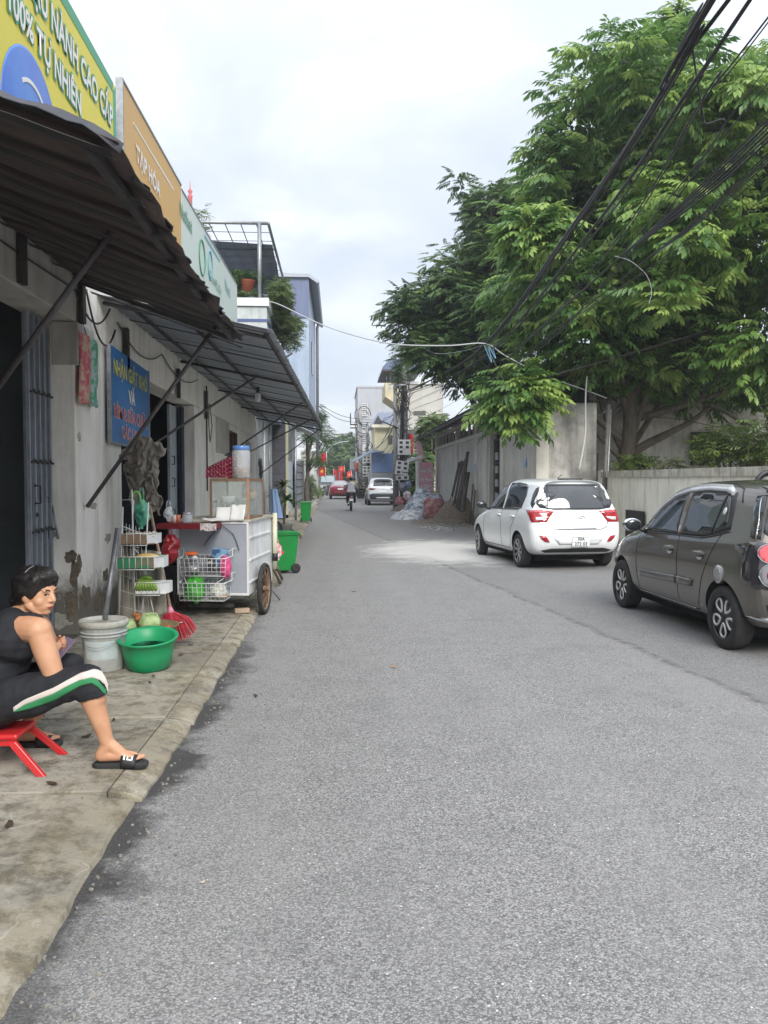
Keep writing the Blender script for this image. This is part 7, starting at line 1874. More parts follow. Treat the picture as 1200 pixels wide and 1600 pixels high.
creamw = mat('garden_wall_paint', (.90, .87, .77), (.80, .76, .66), scale=1.6, rough=.85, streak=((.36, .31, .23), .6, 6), base=((.20, .17, .13), .5, 0), bump=.2, bscale=20, lo=.4, hi=.7)
capm = mat('mossy_coping', (.66, .63, .54), (.42, .40, .34), scale=5, rough=.9, streak=((.10, .095, .08), .8, 11), bump=.3, bscale=20)
WX = 6.12
gw = thing('garden_wall', 'long stained cream garden wall behind the parked hatchbacks', 'wall', (WX, 12, 0))
y0 = onX(941, 745, WX).y
m = MB(); m.bb(WX, WX+.14, 2, y0, -.05, 1.56); m.build('wall', creamw, gw)
m = MB()
n = 60
for k in range(n):
    a = 2+(y0-2)*k/n; b = 2+(y0-2)*(k+1)/n
    za = 1.56; zt = 1.70+.008*mnoise.noise(Vector((a*2, 0, 0))); zb_ = 1.70+.008*mnoise.noise(Vector((b*2, 0, 0)))
    m.add([(WX-.04, a, za), (WX+.2, a, za), (WX+.2, a, zt), (WX-.04, a, zt), (WX-.04, b, za), (WX+.2, b, za), (WX+.2, b, zb_), (WX-.04, b, zb_)], [(0, 1, 5, 4), (1, 2, 6, 5), (2, 3, 7, 6), (3, 0, 4, 7)] + ([(0, 3, 2, 1)] if k == 0 else []) + ([(4, 5, 6, 7)] if k == n-1 else []))
m.build('coping', capm, gw)
m = MB(); m.bb(WX-.02, WX+.16, y0, y0+.28, -.05, 1.72); m.build('end_pier', creamw, gw)
a = onX(978, 800, WX-.06); b = onX(1005, 800, WX-.06)
m = MB(); m.bb(WX-.07, WX-.03, b.y, a.y, 0.0, onX(978, 800, WX-.06).z+.05); tag(m.build('black_board', mat('board_black', (.012, .012, .013), rough=.6)), 'plain black board leaning on the cream wall between the two hatchbacks', 'board')
pb = onY(942, 800, y0-.35)
t = thing('cable_post', 'thin leaning steel post carrying cables at the end of the garden wall', 'post', (pb.x, pb.y, 0))
a, b = Vector((pb.x-.03, pb.y, 0)), onY(951, 632, y0-.3)
m = MB(); m.tube([a, b], [.055, .045], 8); m.build('shaft', mat('old_steel', (.17, .17, .165), (.10, .09, .08), scale=8, rough=.7, metal=.3), t)
m = MB(); m.tube([a+Vector((.09, .05, 0)), b+Vector((.07, .05, -.1))], .022, 6); m.build('conduit', galv, t)
BX = 4.6
plas = mat('warehouse_plaster', (.66, .635, .57), (.50, .48, .43), scale=1.2, rough=.9, streak=((.30, .28, .25), .5, 4), base=((.16, .15, .12), .8, 0), bump=.25, bscale=25)
plas2 = mat('warehouse_infill', (.56, .545, .50), (.43, .42, .39), scale=1.4, rough=.9, streak=((.26, .25, .23), .5, 4))
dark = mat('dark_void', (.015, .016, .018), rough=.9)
wh = thing('warehouse', 'long low plastered warehouse with dark eaves and pillars behind the white hatchback', 'building', (BX, 28, 0))
def yX(px, X=BX): return onX(px, 750, X).y
ya, yb = yX(834), yX(681)
piers = [834, 783, 757, 742, 712, 681]
m = MB(); m.bb(BX+.06, BX+.3, ya, yb, 0, 2.9); 
ycut0, ycut1 = yX(778), yX(762)
m.v = []; m.f = []; m.m = []; m.sm = []
m.bb(BX+.06, BX+.28, ya+.3, ycut0, 0, 2.9); m.bb(BX+.06, BX+.28, ycut1, yb, 0, 2.9); m.build('infill_wall', plas2, wh)
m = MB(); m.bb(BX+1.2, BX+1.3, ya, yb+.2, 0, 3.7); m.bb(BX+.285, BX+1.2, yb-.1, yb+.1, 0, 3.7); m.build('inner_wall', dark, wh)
for px in piers:
    y = yX(px); m = MB(); w = .22 if px not in (757,) else .3
    m.bb(BX, BX+.3, y-w, y+w, 0, 3.55); m.build('pillar', plas, wh, bevel=.01)
m = MB(); m.bb(BX-.02, BX+.3, ya-.25, yb+.25, 2.9, 3.04); m.build('beam', plas, wh, bevel=.008)
m = MB(); m.bb(BX+.02, BX+.25, ya-.2, yb+.2, 3.5, 3.62); m.build('wall_plate', plas, wh)
k = 0; y = ya+.9
while y < yb-.4:
    m = MB(); m.bb(BX+.10, BX+.2, y-.045, y+.045, 3.045, 3.495); m.build('mullion', plas, wh); y += 1.05
rs = mat('roof_sheet_dark', (.09, .085, .08), (.055, .052, .05), scale=1.5, rough=.8, stretch=(.3, 2, 1))
y = ya-1.2
while y < yb+.5:
    ye = min(y+1.1, yb+.6); m = MB()
    m.grid(lambda u, v: (3.72+5.2*v, y+(ye+.03-y)*u, 3.50+1.5*v+.02*abs(sin((y+(ye-y)*u)*pi/.22))), 16, 4); m.build('roof_sheet', rs, wh, solid=.01); y = ye
m = MB(); m.bb(3.74, 3.80, ya-1.2, yb+.5, 3.40, 3.48); m.bb(4.15, 4.2, ya-1.2, yb+.5, 3.48, 3.55); m.build('fascia', dark_steel, wh)
gt = thing('grille_gate', 'dark iron grille gate in the warehouse doorway', 'gate', (BX+.2, (ycut0+ycut1)/2, 0))
for i in range(9):
    y = ycut0+(ycut1-ycut0)*(i+.5)/9; m = MB(); m.tube([(BX+.18, y, .05), (BX+.18, y, 2.75)], .014, 5); m.build('bar', dark_steel, gt)
for z in (.15, .75, 1.35, 2.0, 2.7):
    m = MB(); m.bb(BX+.165, BX+.195, ycut0+.03, ycut1-.03, z-.025, z+.025); m.build('cross_bar', dark_steel, gt)
for i in range(5):
    m = MB(); y = ycut0+(ycut1-ycut0)*(.6); m.bb(BX+.13, BX+.16, y-.25, y+.15, .5+i*.4, .72+i*.4); m.build('sheet_tag', mat('tag_grey', (.3, .31, .32), rough=.5), gt)
q = onX(748, 742, BX-.0)
for px in (742, 801):
    q = onX(px, 732, BX-.01) if px == 742 else onX(px+16, 732, BX-.01)
    m = MB(); m.bb(BX-.02, BX-.002, q.y-.14, q.y+.14, 1.82, 2.05) if px == 742 else m.bb(BX+.03, BX+.055, q.y-.14, q.y+.14, 1.82, 2.05)
    tag(m.build('number_plaque', mat('plaque_blue', (.10, .25, .55), (.6, .65, .7), scale=24, rough=.4, lo=.5, hi=.54)), 'small blue plaque on the pillar left of the grille gate' if px == 742 else 'small blue plaque on the grey wall behind the white hatchback', 'plaque')
oldw = mat('mossy_render', (.68, .67, .64), (.36, .36, .34), scale=1.1, rough=.95, streak=((.12, .125, .12), .7, 2.6), bump=.4, bscale=15, lo=.38, hi=.62)
ob = thing('old_building', 'weathered blotchy grey building standing behind the big tree', 'building', (9, 24, 0))
m = MB(); m.bb(4.95, 14.5, 21.7, 21.95, 0, 4.5); m.build('wall', oldw, ob)
m = MB(); m.bb(9.6, 10.4, 21.62, 21.69, 1.9, 2.8); w = m.build('window', dark, ob)
m = MB()
for k in range(5): m.bb(9.6+k*.19, 9.63+k*.19, 21.57, 21.61, 1.9, 2.8)
m.build('grille', dark_steel, w)
m = MB(); m.bb(5.8, 6.02, 21.3, 21.5, 0, 3.8); tag(m.build('concrete_post', mat('post_concrete', (.30, .31, .30), (.22, .23, .22), scale=5, rough=.9)), 'square concrete post below the big tree', 'post')
for px in (843, 851):
    q = onY(px, 800, 19.0); m = MB(); m.tube([(q.x, 19.05, 0), (q.x, 19.05, 2.4)], .04, 6); tag(m.build('steel_post', galv), 'thin steel post on the grey wall, left one of two' if px == 843 else 'thin steel post on the grey wall, right one of two', 'post')
m = MB(); m.bb(BX+.31, 6.05, ya-.12, ya+.1, 0, 3.3); m.build('end_wall', mat('mossy_end', (.54, .52, .48), (.20, .20, .185), scale=1.7, rough=.95, streak=((.10, .10, .09), .7, 3), bump=.4, bscale=15), wh)
t = thing('iron_cage', 'rusty dark iron cage rack behind the white hatchback', 'rack', (5.6, 20.2, 0))
a, b = onY(873, 708, 20.0), onY(934, 708, 20.0)
for x in (a.x, (a.x+b.x)/2, b.x):
    for y in (20.0, 21.2):
        m = MB(); m.tube([(x, y, 0), (x, y, a.z)], .022, 5); m.build('post', dark_steel, t)
for z in (.4, .8, 1.2, 1.5, 1.75, a.z-.02):
    m = MB(); m.tube([(a.x, 20.0, z), (b.x, 20.0, z)], .016, 5); m.tube([(a.x, 21.2, z), (b.x, 21.2, z)], .016, 5); m.tube([(a.x, 20, z), (a.x, 21.2, z)], .016, 5); m.build('rail', dark_steel, t)
m = MB()
for k in range(12):
    x = a.x+(b.x-a.x)*k/12; m.tube([(x, 20, .4), (x+.1, 20, a.z)], .006, 4)
m.build('mesh_wire', dark_steel, t)
m = MB(); m.bb(a.x+.05, a.x+.42, 20.2, 20.9, .1, 2.15); tag(m.build('slatted_crate', mat('crate_dark', (.03, .03, .028), (.10, .095, .085), scale=18, rough=.9, stretch=(1, 1, 6)), None), 'dark slatted crate standing inside the iron cage', 'crate')
m = MB(); m.bb(b.x-.9, b.x+.1, 20.4, 21.1, .1, 1.35); tag(m.build('dark_cabinet', mat('cabinet_dark', (.02, .021, .025), rough=.7)), 'black box-like cabinet right of the iron cage', 'cabinet')
conc = mat('pole_concrete', (.30, .30, .29), (.22, .22, .21), scale=6, rough=.9)
PP = onZ(628, 798, 0)
up = thing('utility_pole', 'concrete utility pole wrapped in vines, cables and meter boxes', 'utility pole', (PP.x, PP.y, 0))
PXc, PYc = PP.x+.1, PP.y
m = MB(); m.lathe([(.17, 0), (.16, 3), (.12, 7.6), (.11, 7.6), (.001, 7.62)], (PXc, PYc, 0), 14); m.build('shaft', conc, up)
m = MB(); m.lathe([(.12, 0), (.11, 3), (.09, 6.2), (.001, 6.2)], (PXc-.42, PYc+.1, 0), 12); m.build('second_shaft', conc, up)
mb_ = mat('meter_box_white', (.60, .61, .60), rough=.5)
for (z0, z1, dx, tilt) in ((2.72, 3.45, -.02, 0), (1.75, 2.42, -.12, .12), (1.50, 1.72, -.1, -.05)):
    m = MB(); R_ = Matrix.Rotation(tilt, 3, 'Y'); m.box((PXc+dx, PYc-.26, (z0+z1)/2), (.62, .2, z1-z0), rot=R_); bx = m.build('meter_box', mb_, up)
    nr = 3 if z1-z0 > .6 else 1
    for i in range(nr):
        for j in range(2):
            if nr == 3 and i == 0 and j == 1: continue
            m = MB(); c = Vector((PXc+dx, PYc-.365, (z0+z1)/2)) + R_ @ Vector(((j-.5)*.30, 0, (i-(nr-1)/2)*.22)); m.box(c, (.15, .012, .12), rot=R_); m.build('window', mat('meter_dark', (.03, .035, .04), rough=.3), bx)
rng = np.random.default_rng(21)
m = MB()
for k in range(46):
    z = rng.uniform(1.2, 6.6); a = rng.uniform(0, 6.28); r = .17+rng.uniform(.02, .22); h = rng.uniform(.2, 1.2)
    pts = [Vector((PXc+r*cos(a+t*1.5)*(1+.5*sin(t*2.6)), PYc+r*sin(a+t*1.5), z+h*sin(t*1.3+a))) for t in np.linspace(0, 2.6, 8)]
    m.tube(pts, .012+.012*rng.random(), 4, cap=False)
for k in range(14): x = rng.uniform(-.2, .2); m.tube([Vector((PXc+x, PYc-.19, .2)), Vector((PXc+x*1.2, PYc-.20, 3)), Vector((PXc+x*.6, PYc-.17, 6.2))], .016, 4, cap=False)
tag(m.build('tangled_wire', mat('cable_black', (.016, .016, .018), rough=.55), up), kind='stuff')
m = MB()
m.tube([(PXc-.25, PYc, 4.0), (PXc-1.1, PYc-.1, 4.35)], .035, 6); m.build('bracket_arm', dark_steel, up)
m = MB(); m.tube([(PXc-.42, PYc-.2, 6.05), (PXc+.1, PYc-.2, 6.1)], .06, 6); m.build('cross_arm', galv, up)
cl = [(Vector((PXc-.1+.12*sin(k*2), PYc, 6.3+k*.35)), (.30, .3, .33)) for k in range(6)] + [(Vector((PXc-.35, PYc, 6.4+k*.45)), (.24, .24, .3)) for k in range(4)]
o = link('vine_foliage', crown_mesh('vine', cl, 520, T_SMALL, rng, LEAF_B), up); tag(o, kind='stuff')
cols = [(.30, .12, .14), (.40, .36, .36), (.12, .12, .14), (.36, .20, .16), (.10, .14, .22)]
for i, (dx, dz, r) in enumerate(((-.25, .45, .22), (.1, .75, .2), (-.1, 1.15, .2), (.3, .35, .25), (.15, 1.25, .16))):
    m = MB(); c = Vector((PXc+dx, PYc-.38, dz)); m.grid(lambda u, v: c+Vector((r*cos(2*pi*u)*sin(pi*v), .12*sin(2*pi*u)*sin(pi*v), r*1.1*cos(pi*v)))*(1+.35*mnoise.noise(Vector((u*5, v*5, i)))), 14, 10)
    tag(m.build('hung_bag', mat('junk_%d' % i, cols[i], tuple(min(1, q*2.2) for q in cols[i]), scale=12, rough=.7, lo=.45, hi=.6)), ['dull red bag tied low on the left of the utility pole', 'pale sack tied at the middle of the utility pole', 'dark bag hung below the meter boxes on the pole', 'brownish sack at the right foot of the utility pole', 'dark blue bag just below the lower meter box'][i], 'bag')
P2 = onZ(563, 779, 0)
u2 = thing('utility_pole', 'farther concrete utility pole hung with small meter boxes beside the grey block', 'utility pole', (P2.x, P2.y, 0))
m = MB(); m.lathe([(.2, 0), (.13, 7.2), (.001, 7.22)], (P2.x, P2.y, 0), 12); m.lathe([(.15, 0), (.1, 6.2), (.001, 6.2)], (P2.x+.55, P2.y, 0), 10); m.build('shaft', conc, u2)
for z in (3.3, 2.2):
    m = MB(); m.box((P2.x+.5, P2.y-.25, z), (.62, .2, .85)); bx = m.build('meter_box', mb_, u2)
    for i in range(3):
        for j in range(2): m = MB(); m.box((P2.x+.5+(j-.5)*.3, P2.y-.36, z+(i-1)*.26), (.16, .012, .14)); m.build('window', mat('meter_dark', (0, 0, 0)), bx)
m = MB()
for k in range(34):
    z = rng.uniform(1.5, 6.8); a = rng.uniform(0, 6.28); r = .2+rng.uniform(.02, .3)
    m.tube([Vector((P2.x+.3+r*1.6*cos(a+t), P2.y+r*sin(a+t), z+.8*sin(t+a))) for t in np.linspace(0, 2.6, 7)], .03, 4, cap=False)
tag(m.build('tangled_wire', mat('cable_black', (0, 0, 0)), u2), kind='stuff')
cb = mat('cable_black', (0, 0, 0))
def wire_pts(pts, n=14):
    """smooth curve through world points (Catmull-Rom)"""
    P = [2*Vector(pts[0])-Vector(pts[1])]+[Vector(p) for p in pts]+[2*Vector(pts[-1])-Vector(pts[-2])]; out = []
    for i in range(1, len(P)-2):
        for k in range(n):
            t = k/n; a, b, c, d = P[i-1], P[i], P[i+1], P[i+2]
            out.append(.5*((2*b)+(c-a)*t+(2*a-5*b+4*c-d)*t*t+(3*b-a-3*c+d)*t*t*t))
    out.append(Vector(pts[-1])); return out
def ext(p, q, f):
    """continue the run beyond the frame towards the next pole, rising gently"""
    d = (q-p); return q + Vector((d.x*.3, d.y, 0)).normalized()*f + Vector((0, 0, .12*f))
def bundle(label, paths, name='cable_bundle'):
    """paths: list of (points[(px,py,Y)], radius)"""
    p0 = onY(*paths[0][0][0]); t = thing(name, label, 'cables', tuple(p0))
    for pts, r in paths:
        W_ = [onY(*p) if len(p) == 3 else Vector(p[:3]) for p in pts]
        if pts[-1][1] < 420 and pts[-1][0] > 1000: W_.append(ext(W_[-2], W_[-1], 9))
        m = MB(); m.tube(wire_pts(W_), r*.74, 6); m.build('cable', cb, t)
bundle('thick black cable bundle rising from the utility pole to the top right corner', [
    ([(632, 612, 39.5), (690, 585, 27), (760, 535, 17.5), (900, 345, 10.5), (1030, 150, 7.6), (1112, 0, 6.3)], .028),
    ([(634, 613, 39.5), (695, 583, 27), (768, 530, 17.4), (905, 345, 10.4), (1028, 160, 7.6), (1092, 50, 6.6), (1142, -5, 6.2)], .024),
    ([(632, 616, 39.5), (700, 580, 27), (764, 533, 17.5), (898, 353, 10.5), (1020, 165, 7.7), (1104, 10, 6.3)], .018),
    ([(633, 620, 39.5), (710, 578, 26), (772, 531, 17.5), (910, 350, 10.4), (1040, 150, 7.4), (1100, 40, 6.5), (1122, -8, 6.2)], .012)])
bundle('second cable pair climbing to the top right corner beside the thick bundle', [
    ([(640, 612, 39.5), (700, 590, 27), (775, 540, 17.2), (930, 352, 10.5), (1080, 135, 7.3), (1175, -5, 6.0)], .024),
    ([(640, 616, 39.5), (706, 590, 27), (780, 540, 17.2), (940, 352, 10.5), (1084, 140, 7.3), (1170, 5, 6.1)], .014)])
bundle('single black cable crossing the tree to the upper right edge', [([(640, 630, 39.5), (780, 560, 18), (950, 390, 11), (1110, 135, 7.4), (1204, 22, 6.3)], .011), ([(640, 632, 39.5), (784, 560, 18), (955, 390, 11), (1108, 145, 7.5), (1204, 30, 6.3)], .008)])
bundle('thin cable crossing the tree below the single black cable', [([(642, 640, 39.5), (790, 580, 18), (980, 400, 11), (1204, 125, 7.2)], .008), ([(642, 642, 39.5), (800, 570, 18), (1000, 385, 11), (1204, 98, 7.0)], .006)])
bundle('thick low bundle of black cables sweeping to the right frame edge', [
    ([(640, 690, 39.5), (700, 660, 27), (790, 565, 17), (960, 410, 10.8), (1204, 182+i*7, 7.3)], .016 if i % 2 else .011) for i in range(6)] + [
    ([(640, 700, 39.5), (710, 660, 27), (800, 572, 17), (985, 425, 10.8), (1204, 236+i*5, 7.4)], .010) for i in range(4)])
bundle('loose lower cable dipping across the tree crown', [([(650, 660, 36), (760, 600, 20), (880, 510, 13), (1040, 400, 9.5), (1204, 262, 7.6)], .007), ([(760, 620, 20), (900, 500, 13), (1080, 380, 9.5), (1204, 300, 7.9)], .006)])
bundle('short hanging cable dropping across the upper tree crown', [([(1082, 75, 7.4), (1090, 130, 7.6), (1100, 190, 7.8), (1108, 232, 8.0)], .012), ([(1075, 40, 7.2), (1098, 5, 6.5), (1110, -8, 6.3)], .010)])
bundle('cables between the two utility poles, steeply sloping', [([(626, 607, 39.6), (612, 660, 44), (590, 700, 54), (566, 715, 70)], .03), ([(628, 609, 39.6), (616, 660, 44), (600, 690, 52), (568, 712, 70)], .03),
    ([(627, 640, 39.6), (610, 690, 46), (590, 712, 55), (566, 726, 70)], .02), ([(630, 680, 39.6), (612, 700, 46), (590, 722, 56), (566, 733, 70)], .016)])
gl_ = mat('cable_pale', (.42, .43, .44), rough=.5)
def single(label, pts, r, mt=gl_, name='overhead_cable'):
    m = MB(); m.tube(wire_pts([onY(*p) for p in pts]), r, 6); return tag(m.build(name, mt), label, 'cable')
single('pale grey cable crossing the street from the roof garden to the thin post', [(380, 470, 24.2), (425, 472, 24), (470, 492, 22), (505, 508, 20.5), (560, 526, 19), (620, 538, 18), (700, 540, 17.6), (758, 537, 17.5), (790, 556, 17.6), (850, 587, 18), (905, 606, 18.3), (948, 622, 18.6)], .014)
single('pale cable hanging down in front of the grey wall', [(917, 588, 18.3), (915, 620, 18.3), (914, 680, 18.3), (905, 734, 18.3)], .02, mat('cable_white', (.62, .63, .62), rough=.5))
single('slack thin cable looping under the tree branches', [(762, 545, 17.6), (790, 600, 17.8), (820, 648, 18), (846, 640, 18.2), (878, 605, 18.4)], .007, galv)
single('thin sagging cable between the street cable and the utility pole', [(640, 530, 18), (680, 552, 20), (725, 548, 18.5), (752, 540, 17.6)], .006, galv)
single('loose loop of cable hanging by the post top', [(858, 600, 18.2), (900, 640, 18.4), (930, 650, 18.5), (950, 640, 18.6)], .007, galv)
single('cable swag across the trunk of the big tree', [(951, 640, 18.6), (1000, 650, 19), (1060, 655, 19.4), (1130, 668, 19.6), (1204, 668, 18)], .008, cb)
single('coiled white cable end sticking out of the low bundle', [(960, 400, 10.6), (985, 408, 10.5), (1010, 430, 10.5), (1018, 455, 10.5), (1014, 475, 10.5)], .0035, gl_)
single('blue plastic strap tying the cables together mid-street', [(757, 540, 17.4), (768, 566, 17.3), (764, 542, 17.4), (774, 560, 17.3), (770, 545, 17.4)], .012, mat('strap_blue', (.15, .30, .42), rough=.5))
for i, pts in enumerate(([(500, 632, 50), (530, 648, 55), (556, 654, 62), (590, 656, 70), (618, 648, 45)], [(500, 636, 50), (530, 655, 55), (560, 660, 62), (600, 657, 60), (622, 640, 42)], [(505, 680, 70), (530, 678, 80), (556, 677, 90), (580, 675, 100)])):
    single(['thin wire across the far street, upper', 'thin wire across the far street, middle', 'thin wire across the far street, lowest'][i], pts, .018, cb)
po = [(812, 250), (850, 215), (880, 130), (905, 75), (938, 62), (975, 85), (1000, 40), (1045, 8), (1085, 40), (1105, 120), (1150, 105), (1215, 100), (1330, 180), (1340, 420), (1300, 640), (1130, 640), (1060, 618), (960, 622), (900, 612), (860, 610), (800, 590), (765, 560), (800, 470), (792, 360), (826, 310)]
cl = px_clumps(po, 19.5, 3.6, 150, (.55, 1.25), 31)
cl += px_clumps([(745, 620), (790, 560), (840, 560), (846, 640), (820, 690), (780, 685)], 18.0, .8, 12, (.35, .6), 32)
cl += px_clumps([(800, 330), (880, 325), (870, 420), (800, 400)], 17.5, .6, 7, (.4, .7), 33)
cl += [(onY(x, y, 19.3+(i % 3)*.4), (r, r, r*.8)) for i, (x, y, r) in enumerate(((1045, 22, .3), (1035, 48, .42), (1062, 60, .45), (1005, 70, .4), (1085, 85, .45), (1030, 95, .6), (988, 100, .5), (940, 85, .35), (952, 105, .45), (925, 125, .4), (905, 160, .45), (890, 195, .5), (868, 225, .45), (848, 245, .4), (838, 275, .4), (845, 305, .45), (1140, 130, .45), (1180, 125, .4)))]
TB = onX(988, 745, 7.55)
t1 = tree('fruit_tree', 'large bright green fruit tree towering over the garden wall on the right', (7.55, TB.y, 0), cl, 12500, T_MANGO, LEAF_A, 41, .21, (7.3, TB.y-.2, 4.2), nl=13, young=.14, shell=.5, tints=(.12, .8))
m = MB(); rng = np.random.default_rng(5)
limb(m, (7.45, TB.y, 2.1), onY(1105, 640, 19.5), .13, .05, rng); limb(m, (7.4, TB.y, 2.4), onY(870, 600, 19.5), .12, .05, rng); limb(m, (7.45, TB.y, 3.0), onY(1160, 600, 18.8), .11, .04, rng); limb(m, (7.4, TB.y, 1.9), onY(905, 650, 20.5), .09, .03, rng)
limb(m, onY(1120, 640, 19), onY(1210, 690, 17), .04, .02, rng); limb(m, onY(1100, 630, 19), onY(1204, 660, 17), .05, .02, rng)
m.build('main_limb', BARK, t1)
near = [link('leaf_spray', crown_mesh('spray', [(Vector((0, 0, 0)), (.11, .11, .08))], 7, T_MANGO, rng, LEAF_A, young=.55, tints=(.4, .85)), t1, local=True) for _ in range(5)]
cand = sorted(cl, key=lambda c: c[0].y)
for k in range(280):
    c, r = cand[int(rng.random()**1.5*len(cand)*.6)]
    d = Vector(rng.normal(size=3)); d.y = -abs(d.y); d.normalize()
    o = near[k] if k < 5 else near[k % 5].copy()
    if k >= 5: C.objects.link(o); o.parent = t1
    o.location = c + Vector((d.x*r[0], d.y*r[1], d.z*r[2]))*1.0 - wloc(t1).translation; o.rotation_euler = (rng.normal(0, .2), rng.normal(0, .2), rng.uniform(0, 6.28))
po2 = [(598, 500), (625, 470), (640, 440), (690, 398), (725, 395), (730, 372), (706, 272), (722, 268), (758, 300), (790, 285), (812, 290), (830, 330), (850, 400), (850, 520), (800, 560), (760, 600), (700, 630), (655, 615), (640, 560), (630, 525)]
cl = px_clumps(po2, 29, 3.4, 95, (.5, 1.15), 51, squash=.75)
cl += [(onY(x, y, 29), (r, r, r*.7)) for x, y, r in ((712, 275, .28), (728, 292, .35), (742, 312, .4), (752, 335, .45), (765, 300, .35), (790, 295, .35), (808, 292, .3), (718, 380, .3), (735, 375, .4), (745, 400, .5), (603, 487, .3), (615, 482, .4), (628, 462, .4), (606, 515, .25), (636, 500, .5), (625, 530, .35))]
tree('shade_tree', 'dark fine-leaved tree spreading above the warehouse roof', (6.4, 29.5, 0), cl, 10500, T_FINE, LEAF_B, 52, .3, (5.6, 29.2, 5.2), nl=34, young=.04, tints=(.15, .75), shell=.5)
po3 = [(1100, 728), (1110, 680), (1140, 655), (1215, 640), (1290, 700), (1290, 735), (1100, 735)]
cl = px_clumps(po3, 16.5, 2.0, 22, (.3, .5), 61)
q = onY(1150, 760, 16.5); tree('shrub', 'dark leafy shrubs growing behind the garden wall at the right edge', (q.x, 16.5, 0), cl, 1500, T_SMALL, LEAF_C, 62, .06, (q.x, 16.5, 1.3), cat='shrub', nl=12)
cl = px_clumps([(955, 738), (960, 715), (1000, 708), (1060, 716), (1062, 738)], 18.6, .6, 12, (.16, .3), 63)
q = onY(1010, 760, 18.6); tree('shrub', 'low leafy plants just above the garden wall at the trunk foot', (q.x, 18.6, 0), cl, 260, T_SMALL, LEAF_C, 64, .03, (q.x, 18.6, 1.3), cat='shrub', nl=6)
cl = px_clumps([(500, 760), (505, 700), (560, 672), (572, 700), (575, 760)], 118, 8, 34, (1.0, 2.2), 71)
q = onY(540, 770, 118); tree('street_tree', 'distant green trees closing the end of the street', (q.x, 118, 0), cl, 2600, [spray_template(9, .5, .22, 1.0, .5, _rg) for _ in range(3)], LEAF_B, 72, .3, (q.x, 118, 3), nl=10)
cl = px_clumps([(658, 720), (660, 650), (690, 640), (700, 700), (690, 740)], 45, 1.5, 18, (.45, .8), 73)
q = onY(675, 760, 45); tree('street_tree', 'light green tree between the utility pole and the pink sign pillar', (q.x, 45, 0), cl, 1100, T_FINE, LEAF_C, 74, .14, (q.x, 45, 2.5), nl=8)
cl = px_clumps([(634, 780), (640, 705), (668, 700), (668, 780)], 43, .8, 12, (.3, .6), 75)
q = onY(650, 780, 43); tree('shrub', 'dark green bush low behind the utility pole', (q.x, 43, 0), cl, 700, T_FINE, LEAF_B, 76, .06, (q.x, 43, 1), cat='shrub', nl=5)
gcon = mat('far_grey_render', (.42, .44, .47), (.36, .38, .41), scale=.5, rough=.9, streak=((.25, .26, .27), .5, 1.2))
def X_(px, Y): return onY(px, 750, Y).x
def Z_(py, Y): return onY(600, py, Y).z
Y = 85
fb = thing('apartment_block', 'plain grey tower block with one latticed window at the far right', 'building', (X_(610, Y), Y, 0))
x0, x1, zt = X_(559, Y), X_(668, Y), Z_(606, Y)
m = MB(); m.bb(x0, x1, Y, Y+12, 0, zt); m.build('wall', gcon, fb)
m = MB(); m.bb(x0-.1, x1+.1, Y-.08, Y+12.1, zt, zt+.18); m.build('coping', gcon, fb)
wx0, wx1, wz0, wz1 = X_(564, Y), X_(574, Y), Z_(650, Y), Z_(631, Y)
m = MB(); m.bb(wx0, wx1, Y-.1, Y-.02, wz0, wz1); w = m.build('window', mat('window_grey', (.25, .28, .30), rough=.4), fb)
m = MB()
for k in range(5): m.bb(wx0+(wx1-wx0)*k/4-.03, wx0+(wx1-wx0)*k/4+.03, Y-.16, Y-.11, wz0, wz1)
for k in range(7): z = wz0+(wz1-wz0)*k/6; m.bb(wx0, wx1, Y-.2, Y-.165, z-.03, z+.03)
m.build('lattice', mat('lattice_white', (.6, .6, .6), rough=.6), w)
for z0_, z1_ in ((Z_(667, Y), Z_(662, Y)), (Z_(640, Y)-1.6, Z_(640, Y)-1.3)):
    m = MB(); m.bb(x0-.75, x0-.01, Y+.5, Y+3, z0_, z1_); bal = m.build('balcony', white_paint, fb)
    m = MB(); m.bb(x0-.75, x0-.68, Y+.5, Y+3, z1_+.01, z1_+1.0); m.build('railing', dark_steel, bal)
for i in range(3):
    m = MB(); m.bb(x0-.04, x0-.005, Y+.3+i*3.5, Y+1.6+i*3.5, 5.5, 7.2); m.build('window', mat('window_dark', (0, 0, 0)), fb)
Y = 62
yh = thing('yellow_house', 'pale yellow house with a bluish pitched roof behind the second pole', 'house', (X_(600, Y), Y, 0))
x0, x1, zt = X_(586, Y), X_(646, Y), Z_(664, Y)
yw = mat('yellow_render', (.68, .64, .42), (.58, .55, .38), scale=.8, rough=.85, streak=((.3, .28, .2), .5, 2))
m = MB(); m.bb(x0, x1, Y, Y+7, 0, zt); m.build('wall', yw, yh)
m = MB(); m.prism([(x0-.25, zt+.01), (x1+.3, zt+.01), (x1+.3, zt+.12), (x1-.2, Z_(645, Y)), (x0+.2, Z_(645, Y)), (x0-.25, zt+.12)], 'Y', Y-.4, Y+7.3); m.build('roof', mat('roof_blue_grey', (.30, .34, .46), (.24, .28, .38), scale=2, rough=.6, stretch=(4, 1, 1)), yh)
m = MB(); m.prism([(x0-.1, zt+.1), (x0+.55, zt+.1), (x0+.2, Z_(650, Y))], 'Y', Y-.5, Y-.42); m.build('gable_finial', dark_steel, yh)
m = MB(); m.bb(x0-.3, x1+.2, Y-.5, Y-.01, zt-.22, zt); m.build('cornice', mat('cornice_cream', (.6, .58, .46), rough=.8), yh)
for a_, b_, c_, d_ in ((606, 613, 680, 694),):
    m = MB(); m.bb(X_(a_, Y), X_(b_, Y), Y-.06, Y-.01, Z_(d_, Y), Z_(c_, Y)); m.build('window', mat('window_dim', (.10, .11, .10), rough=.3), yh)
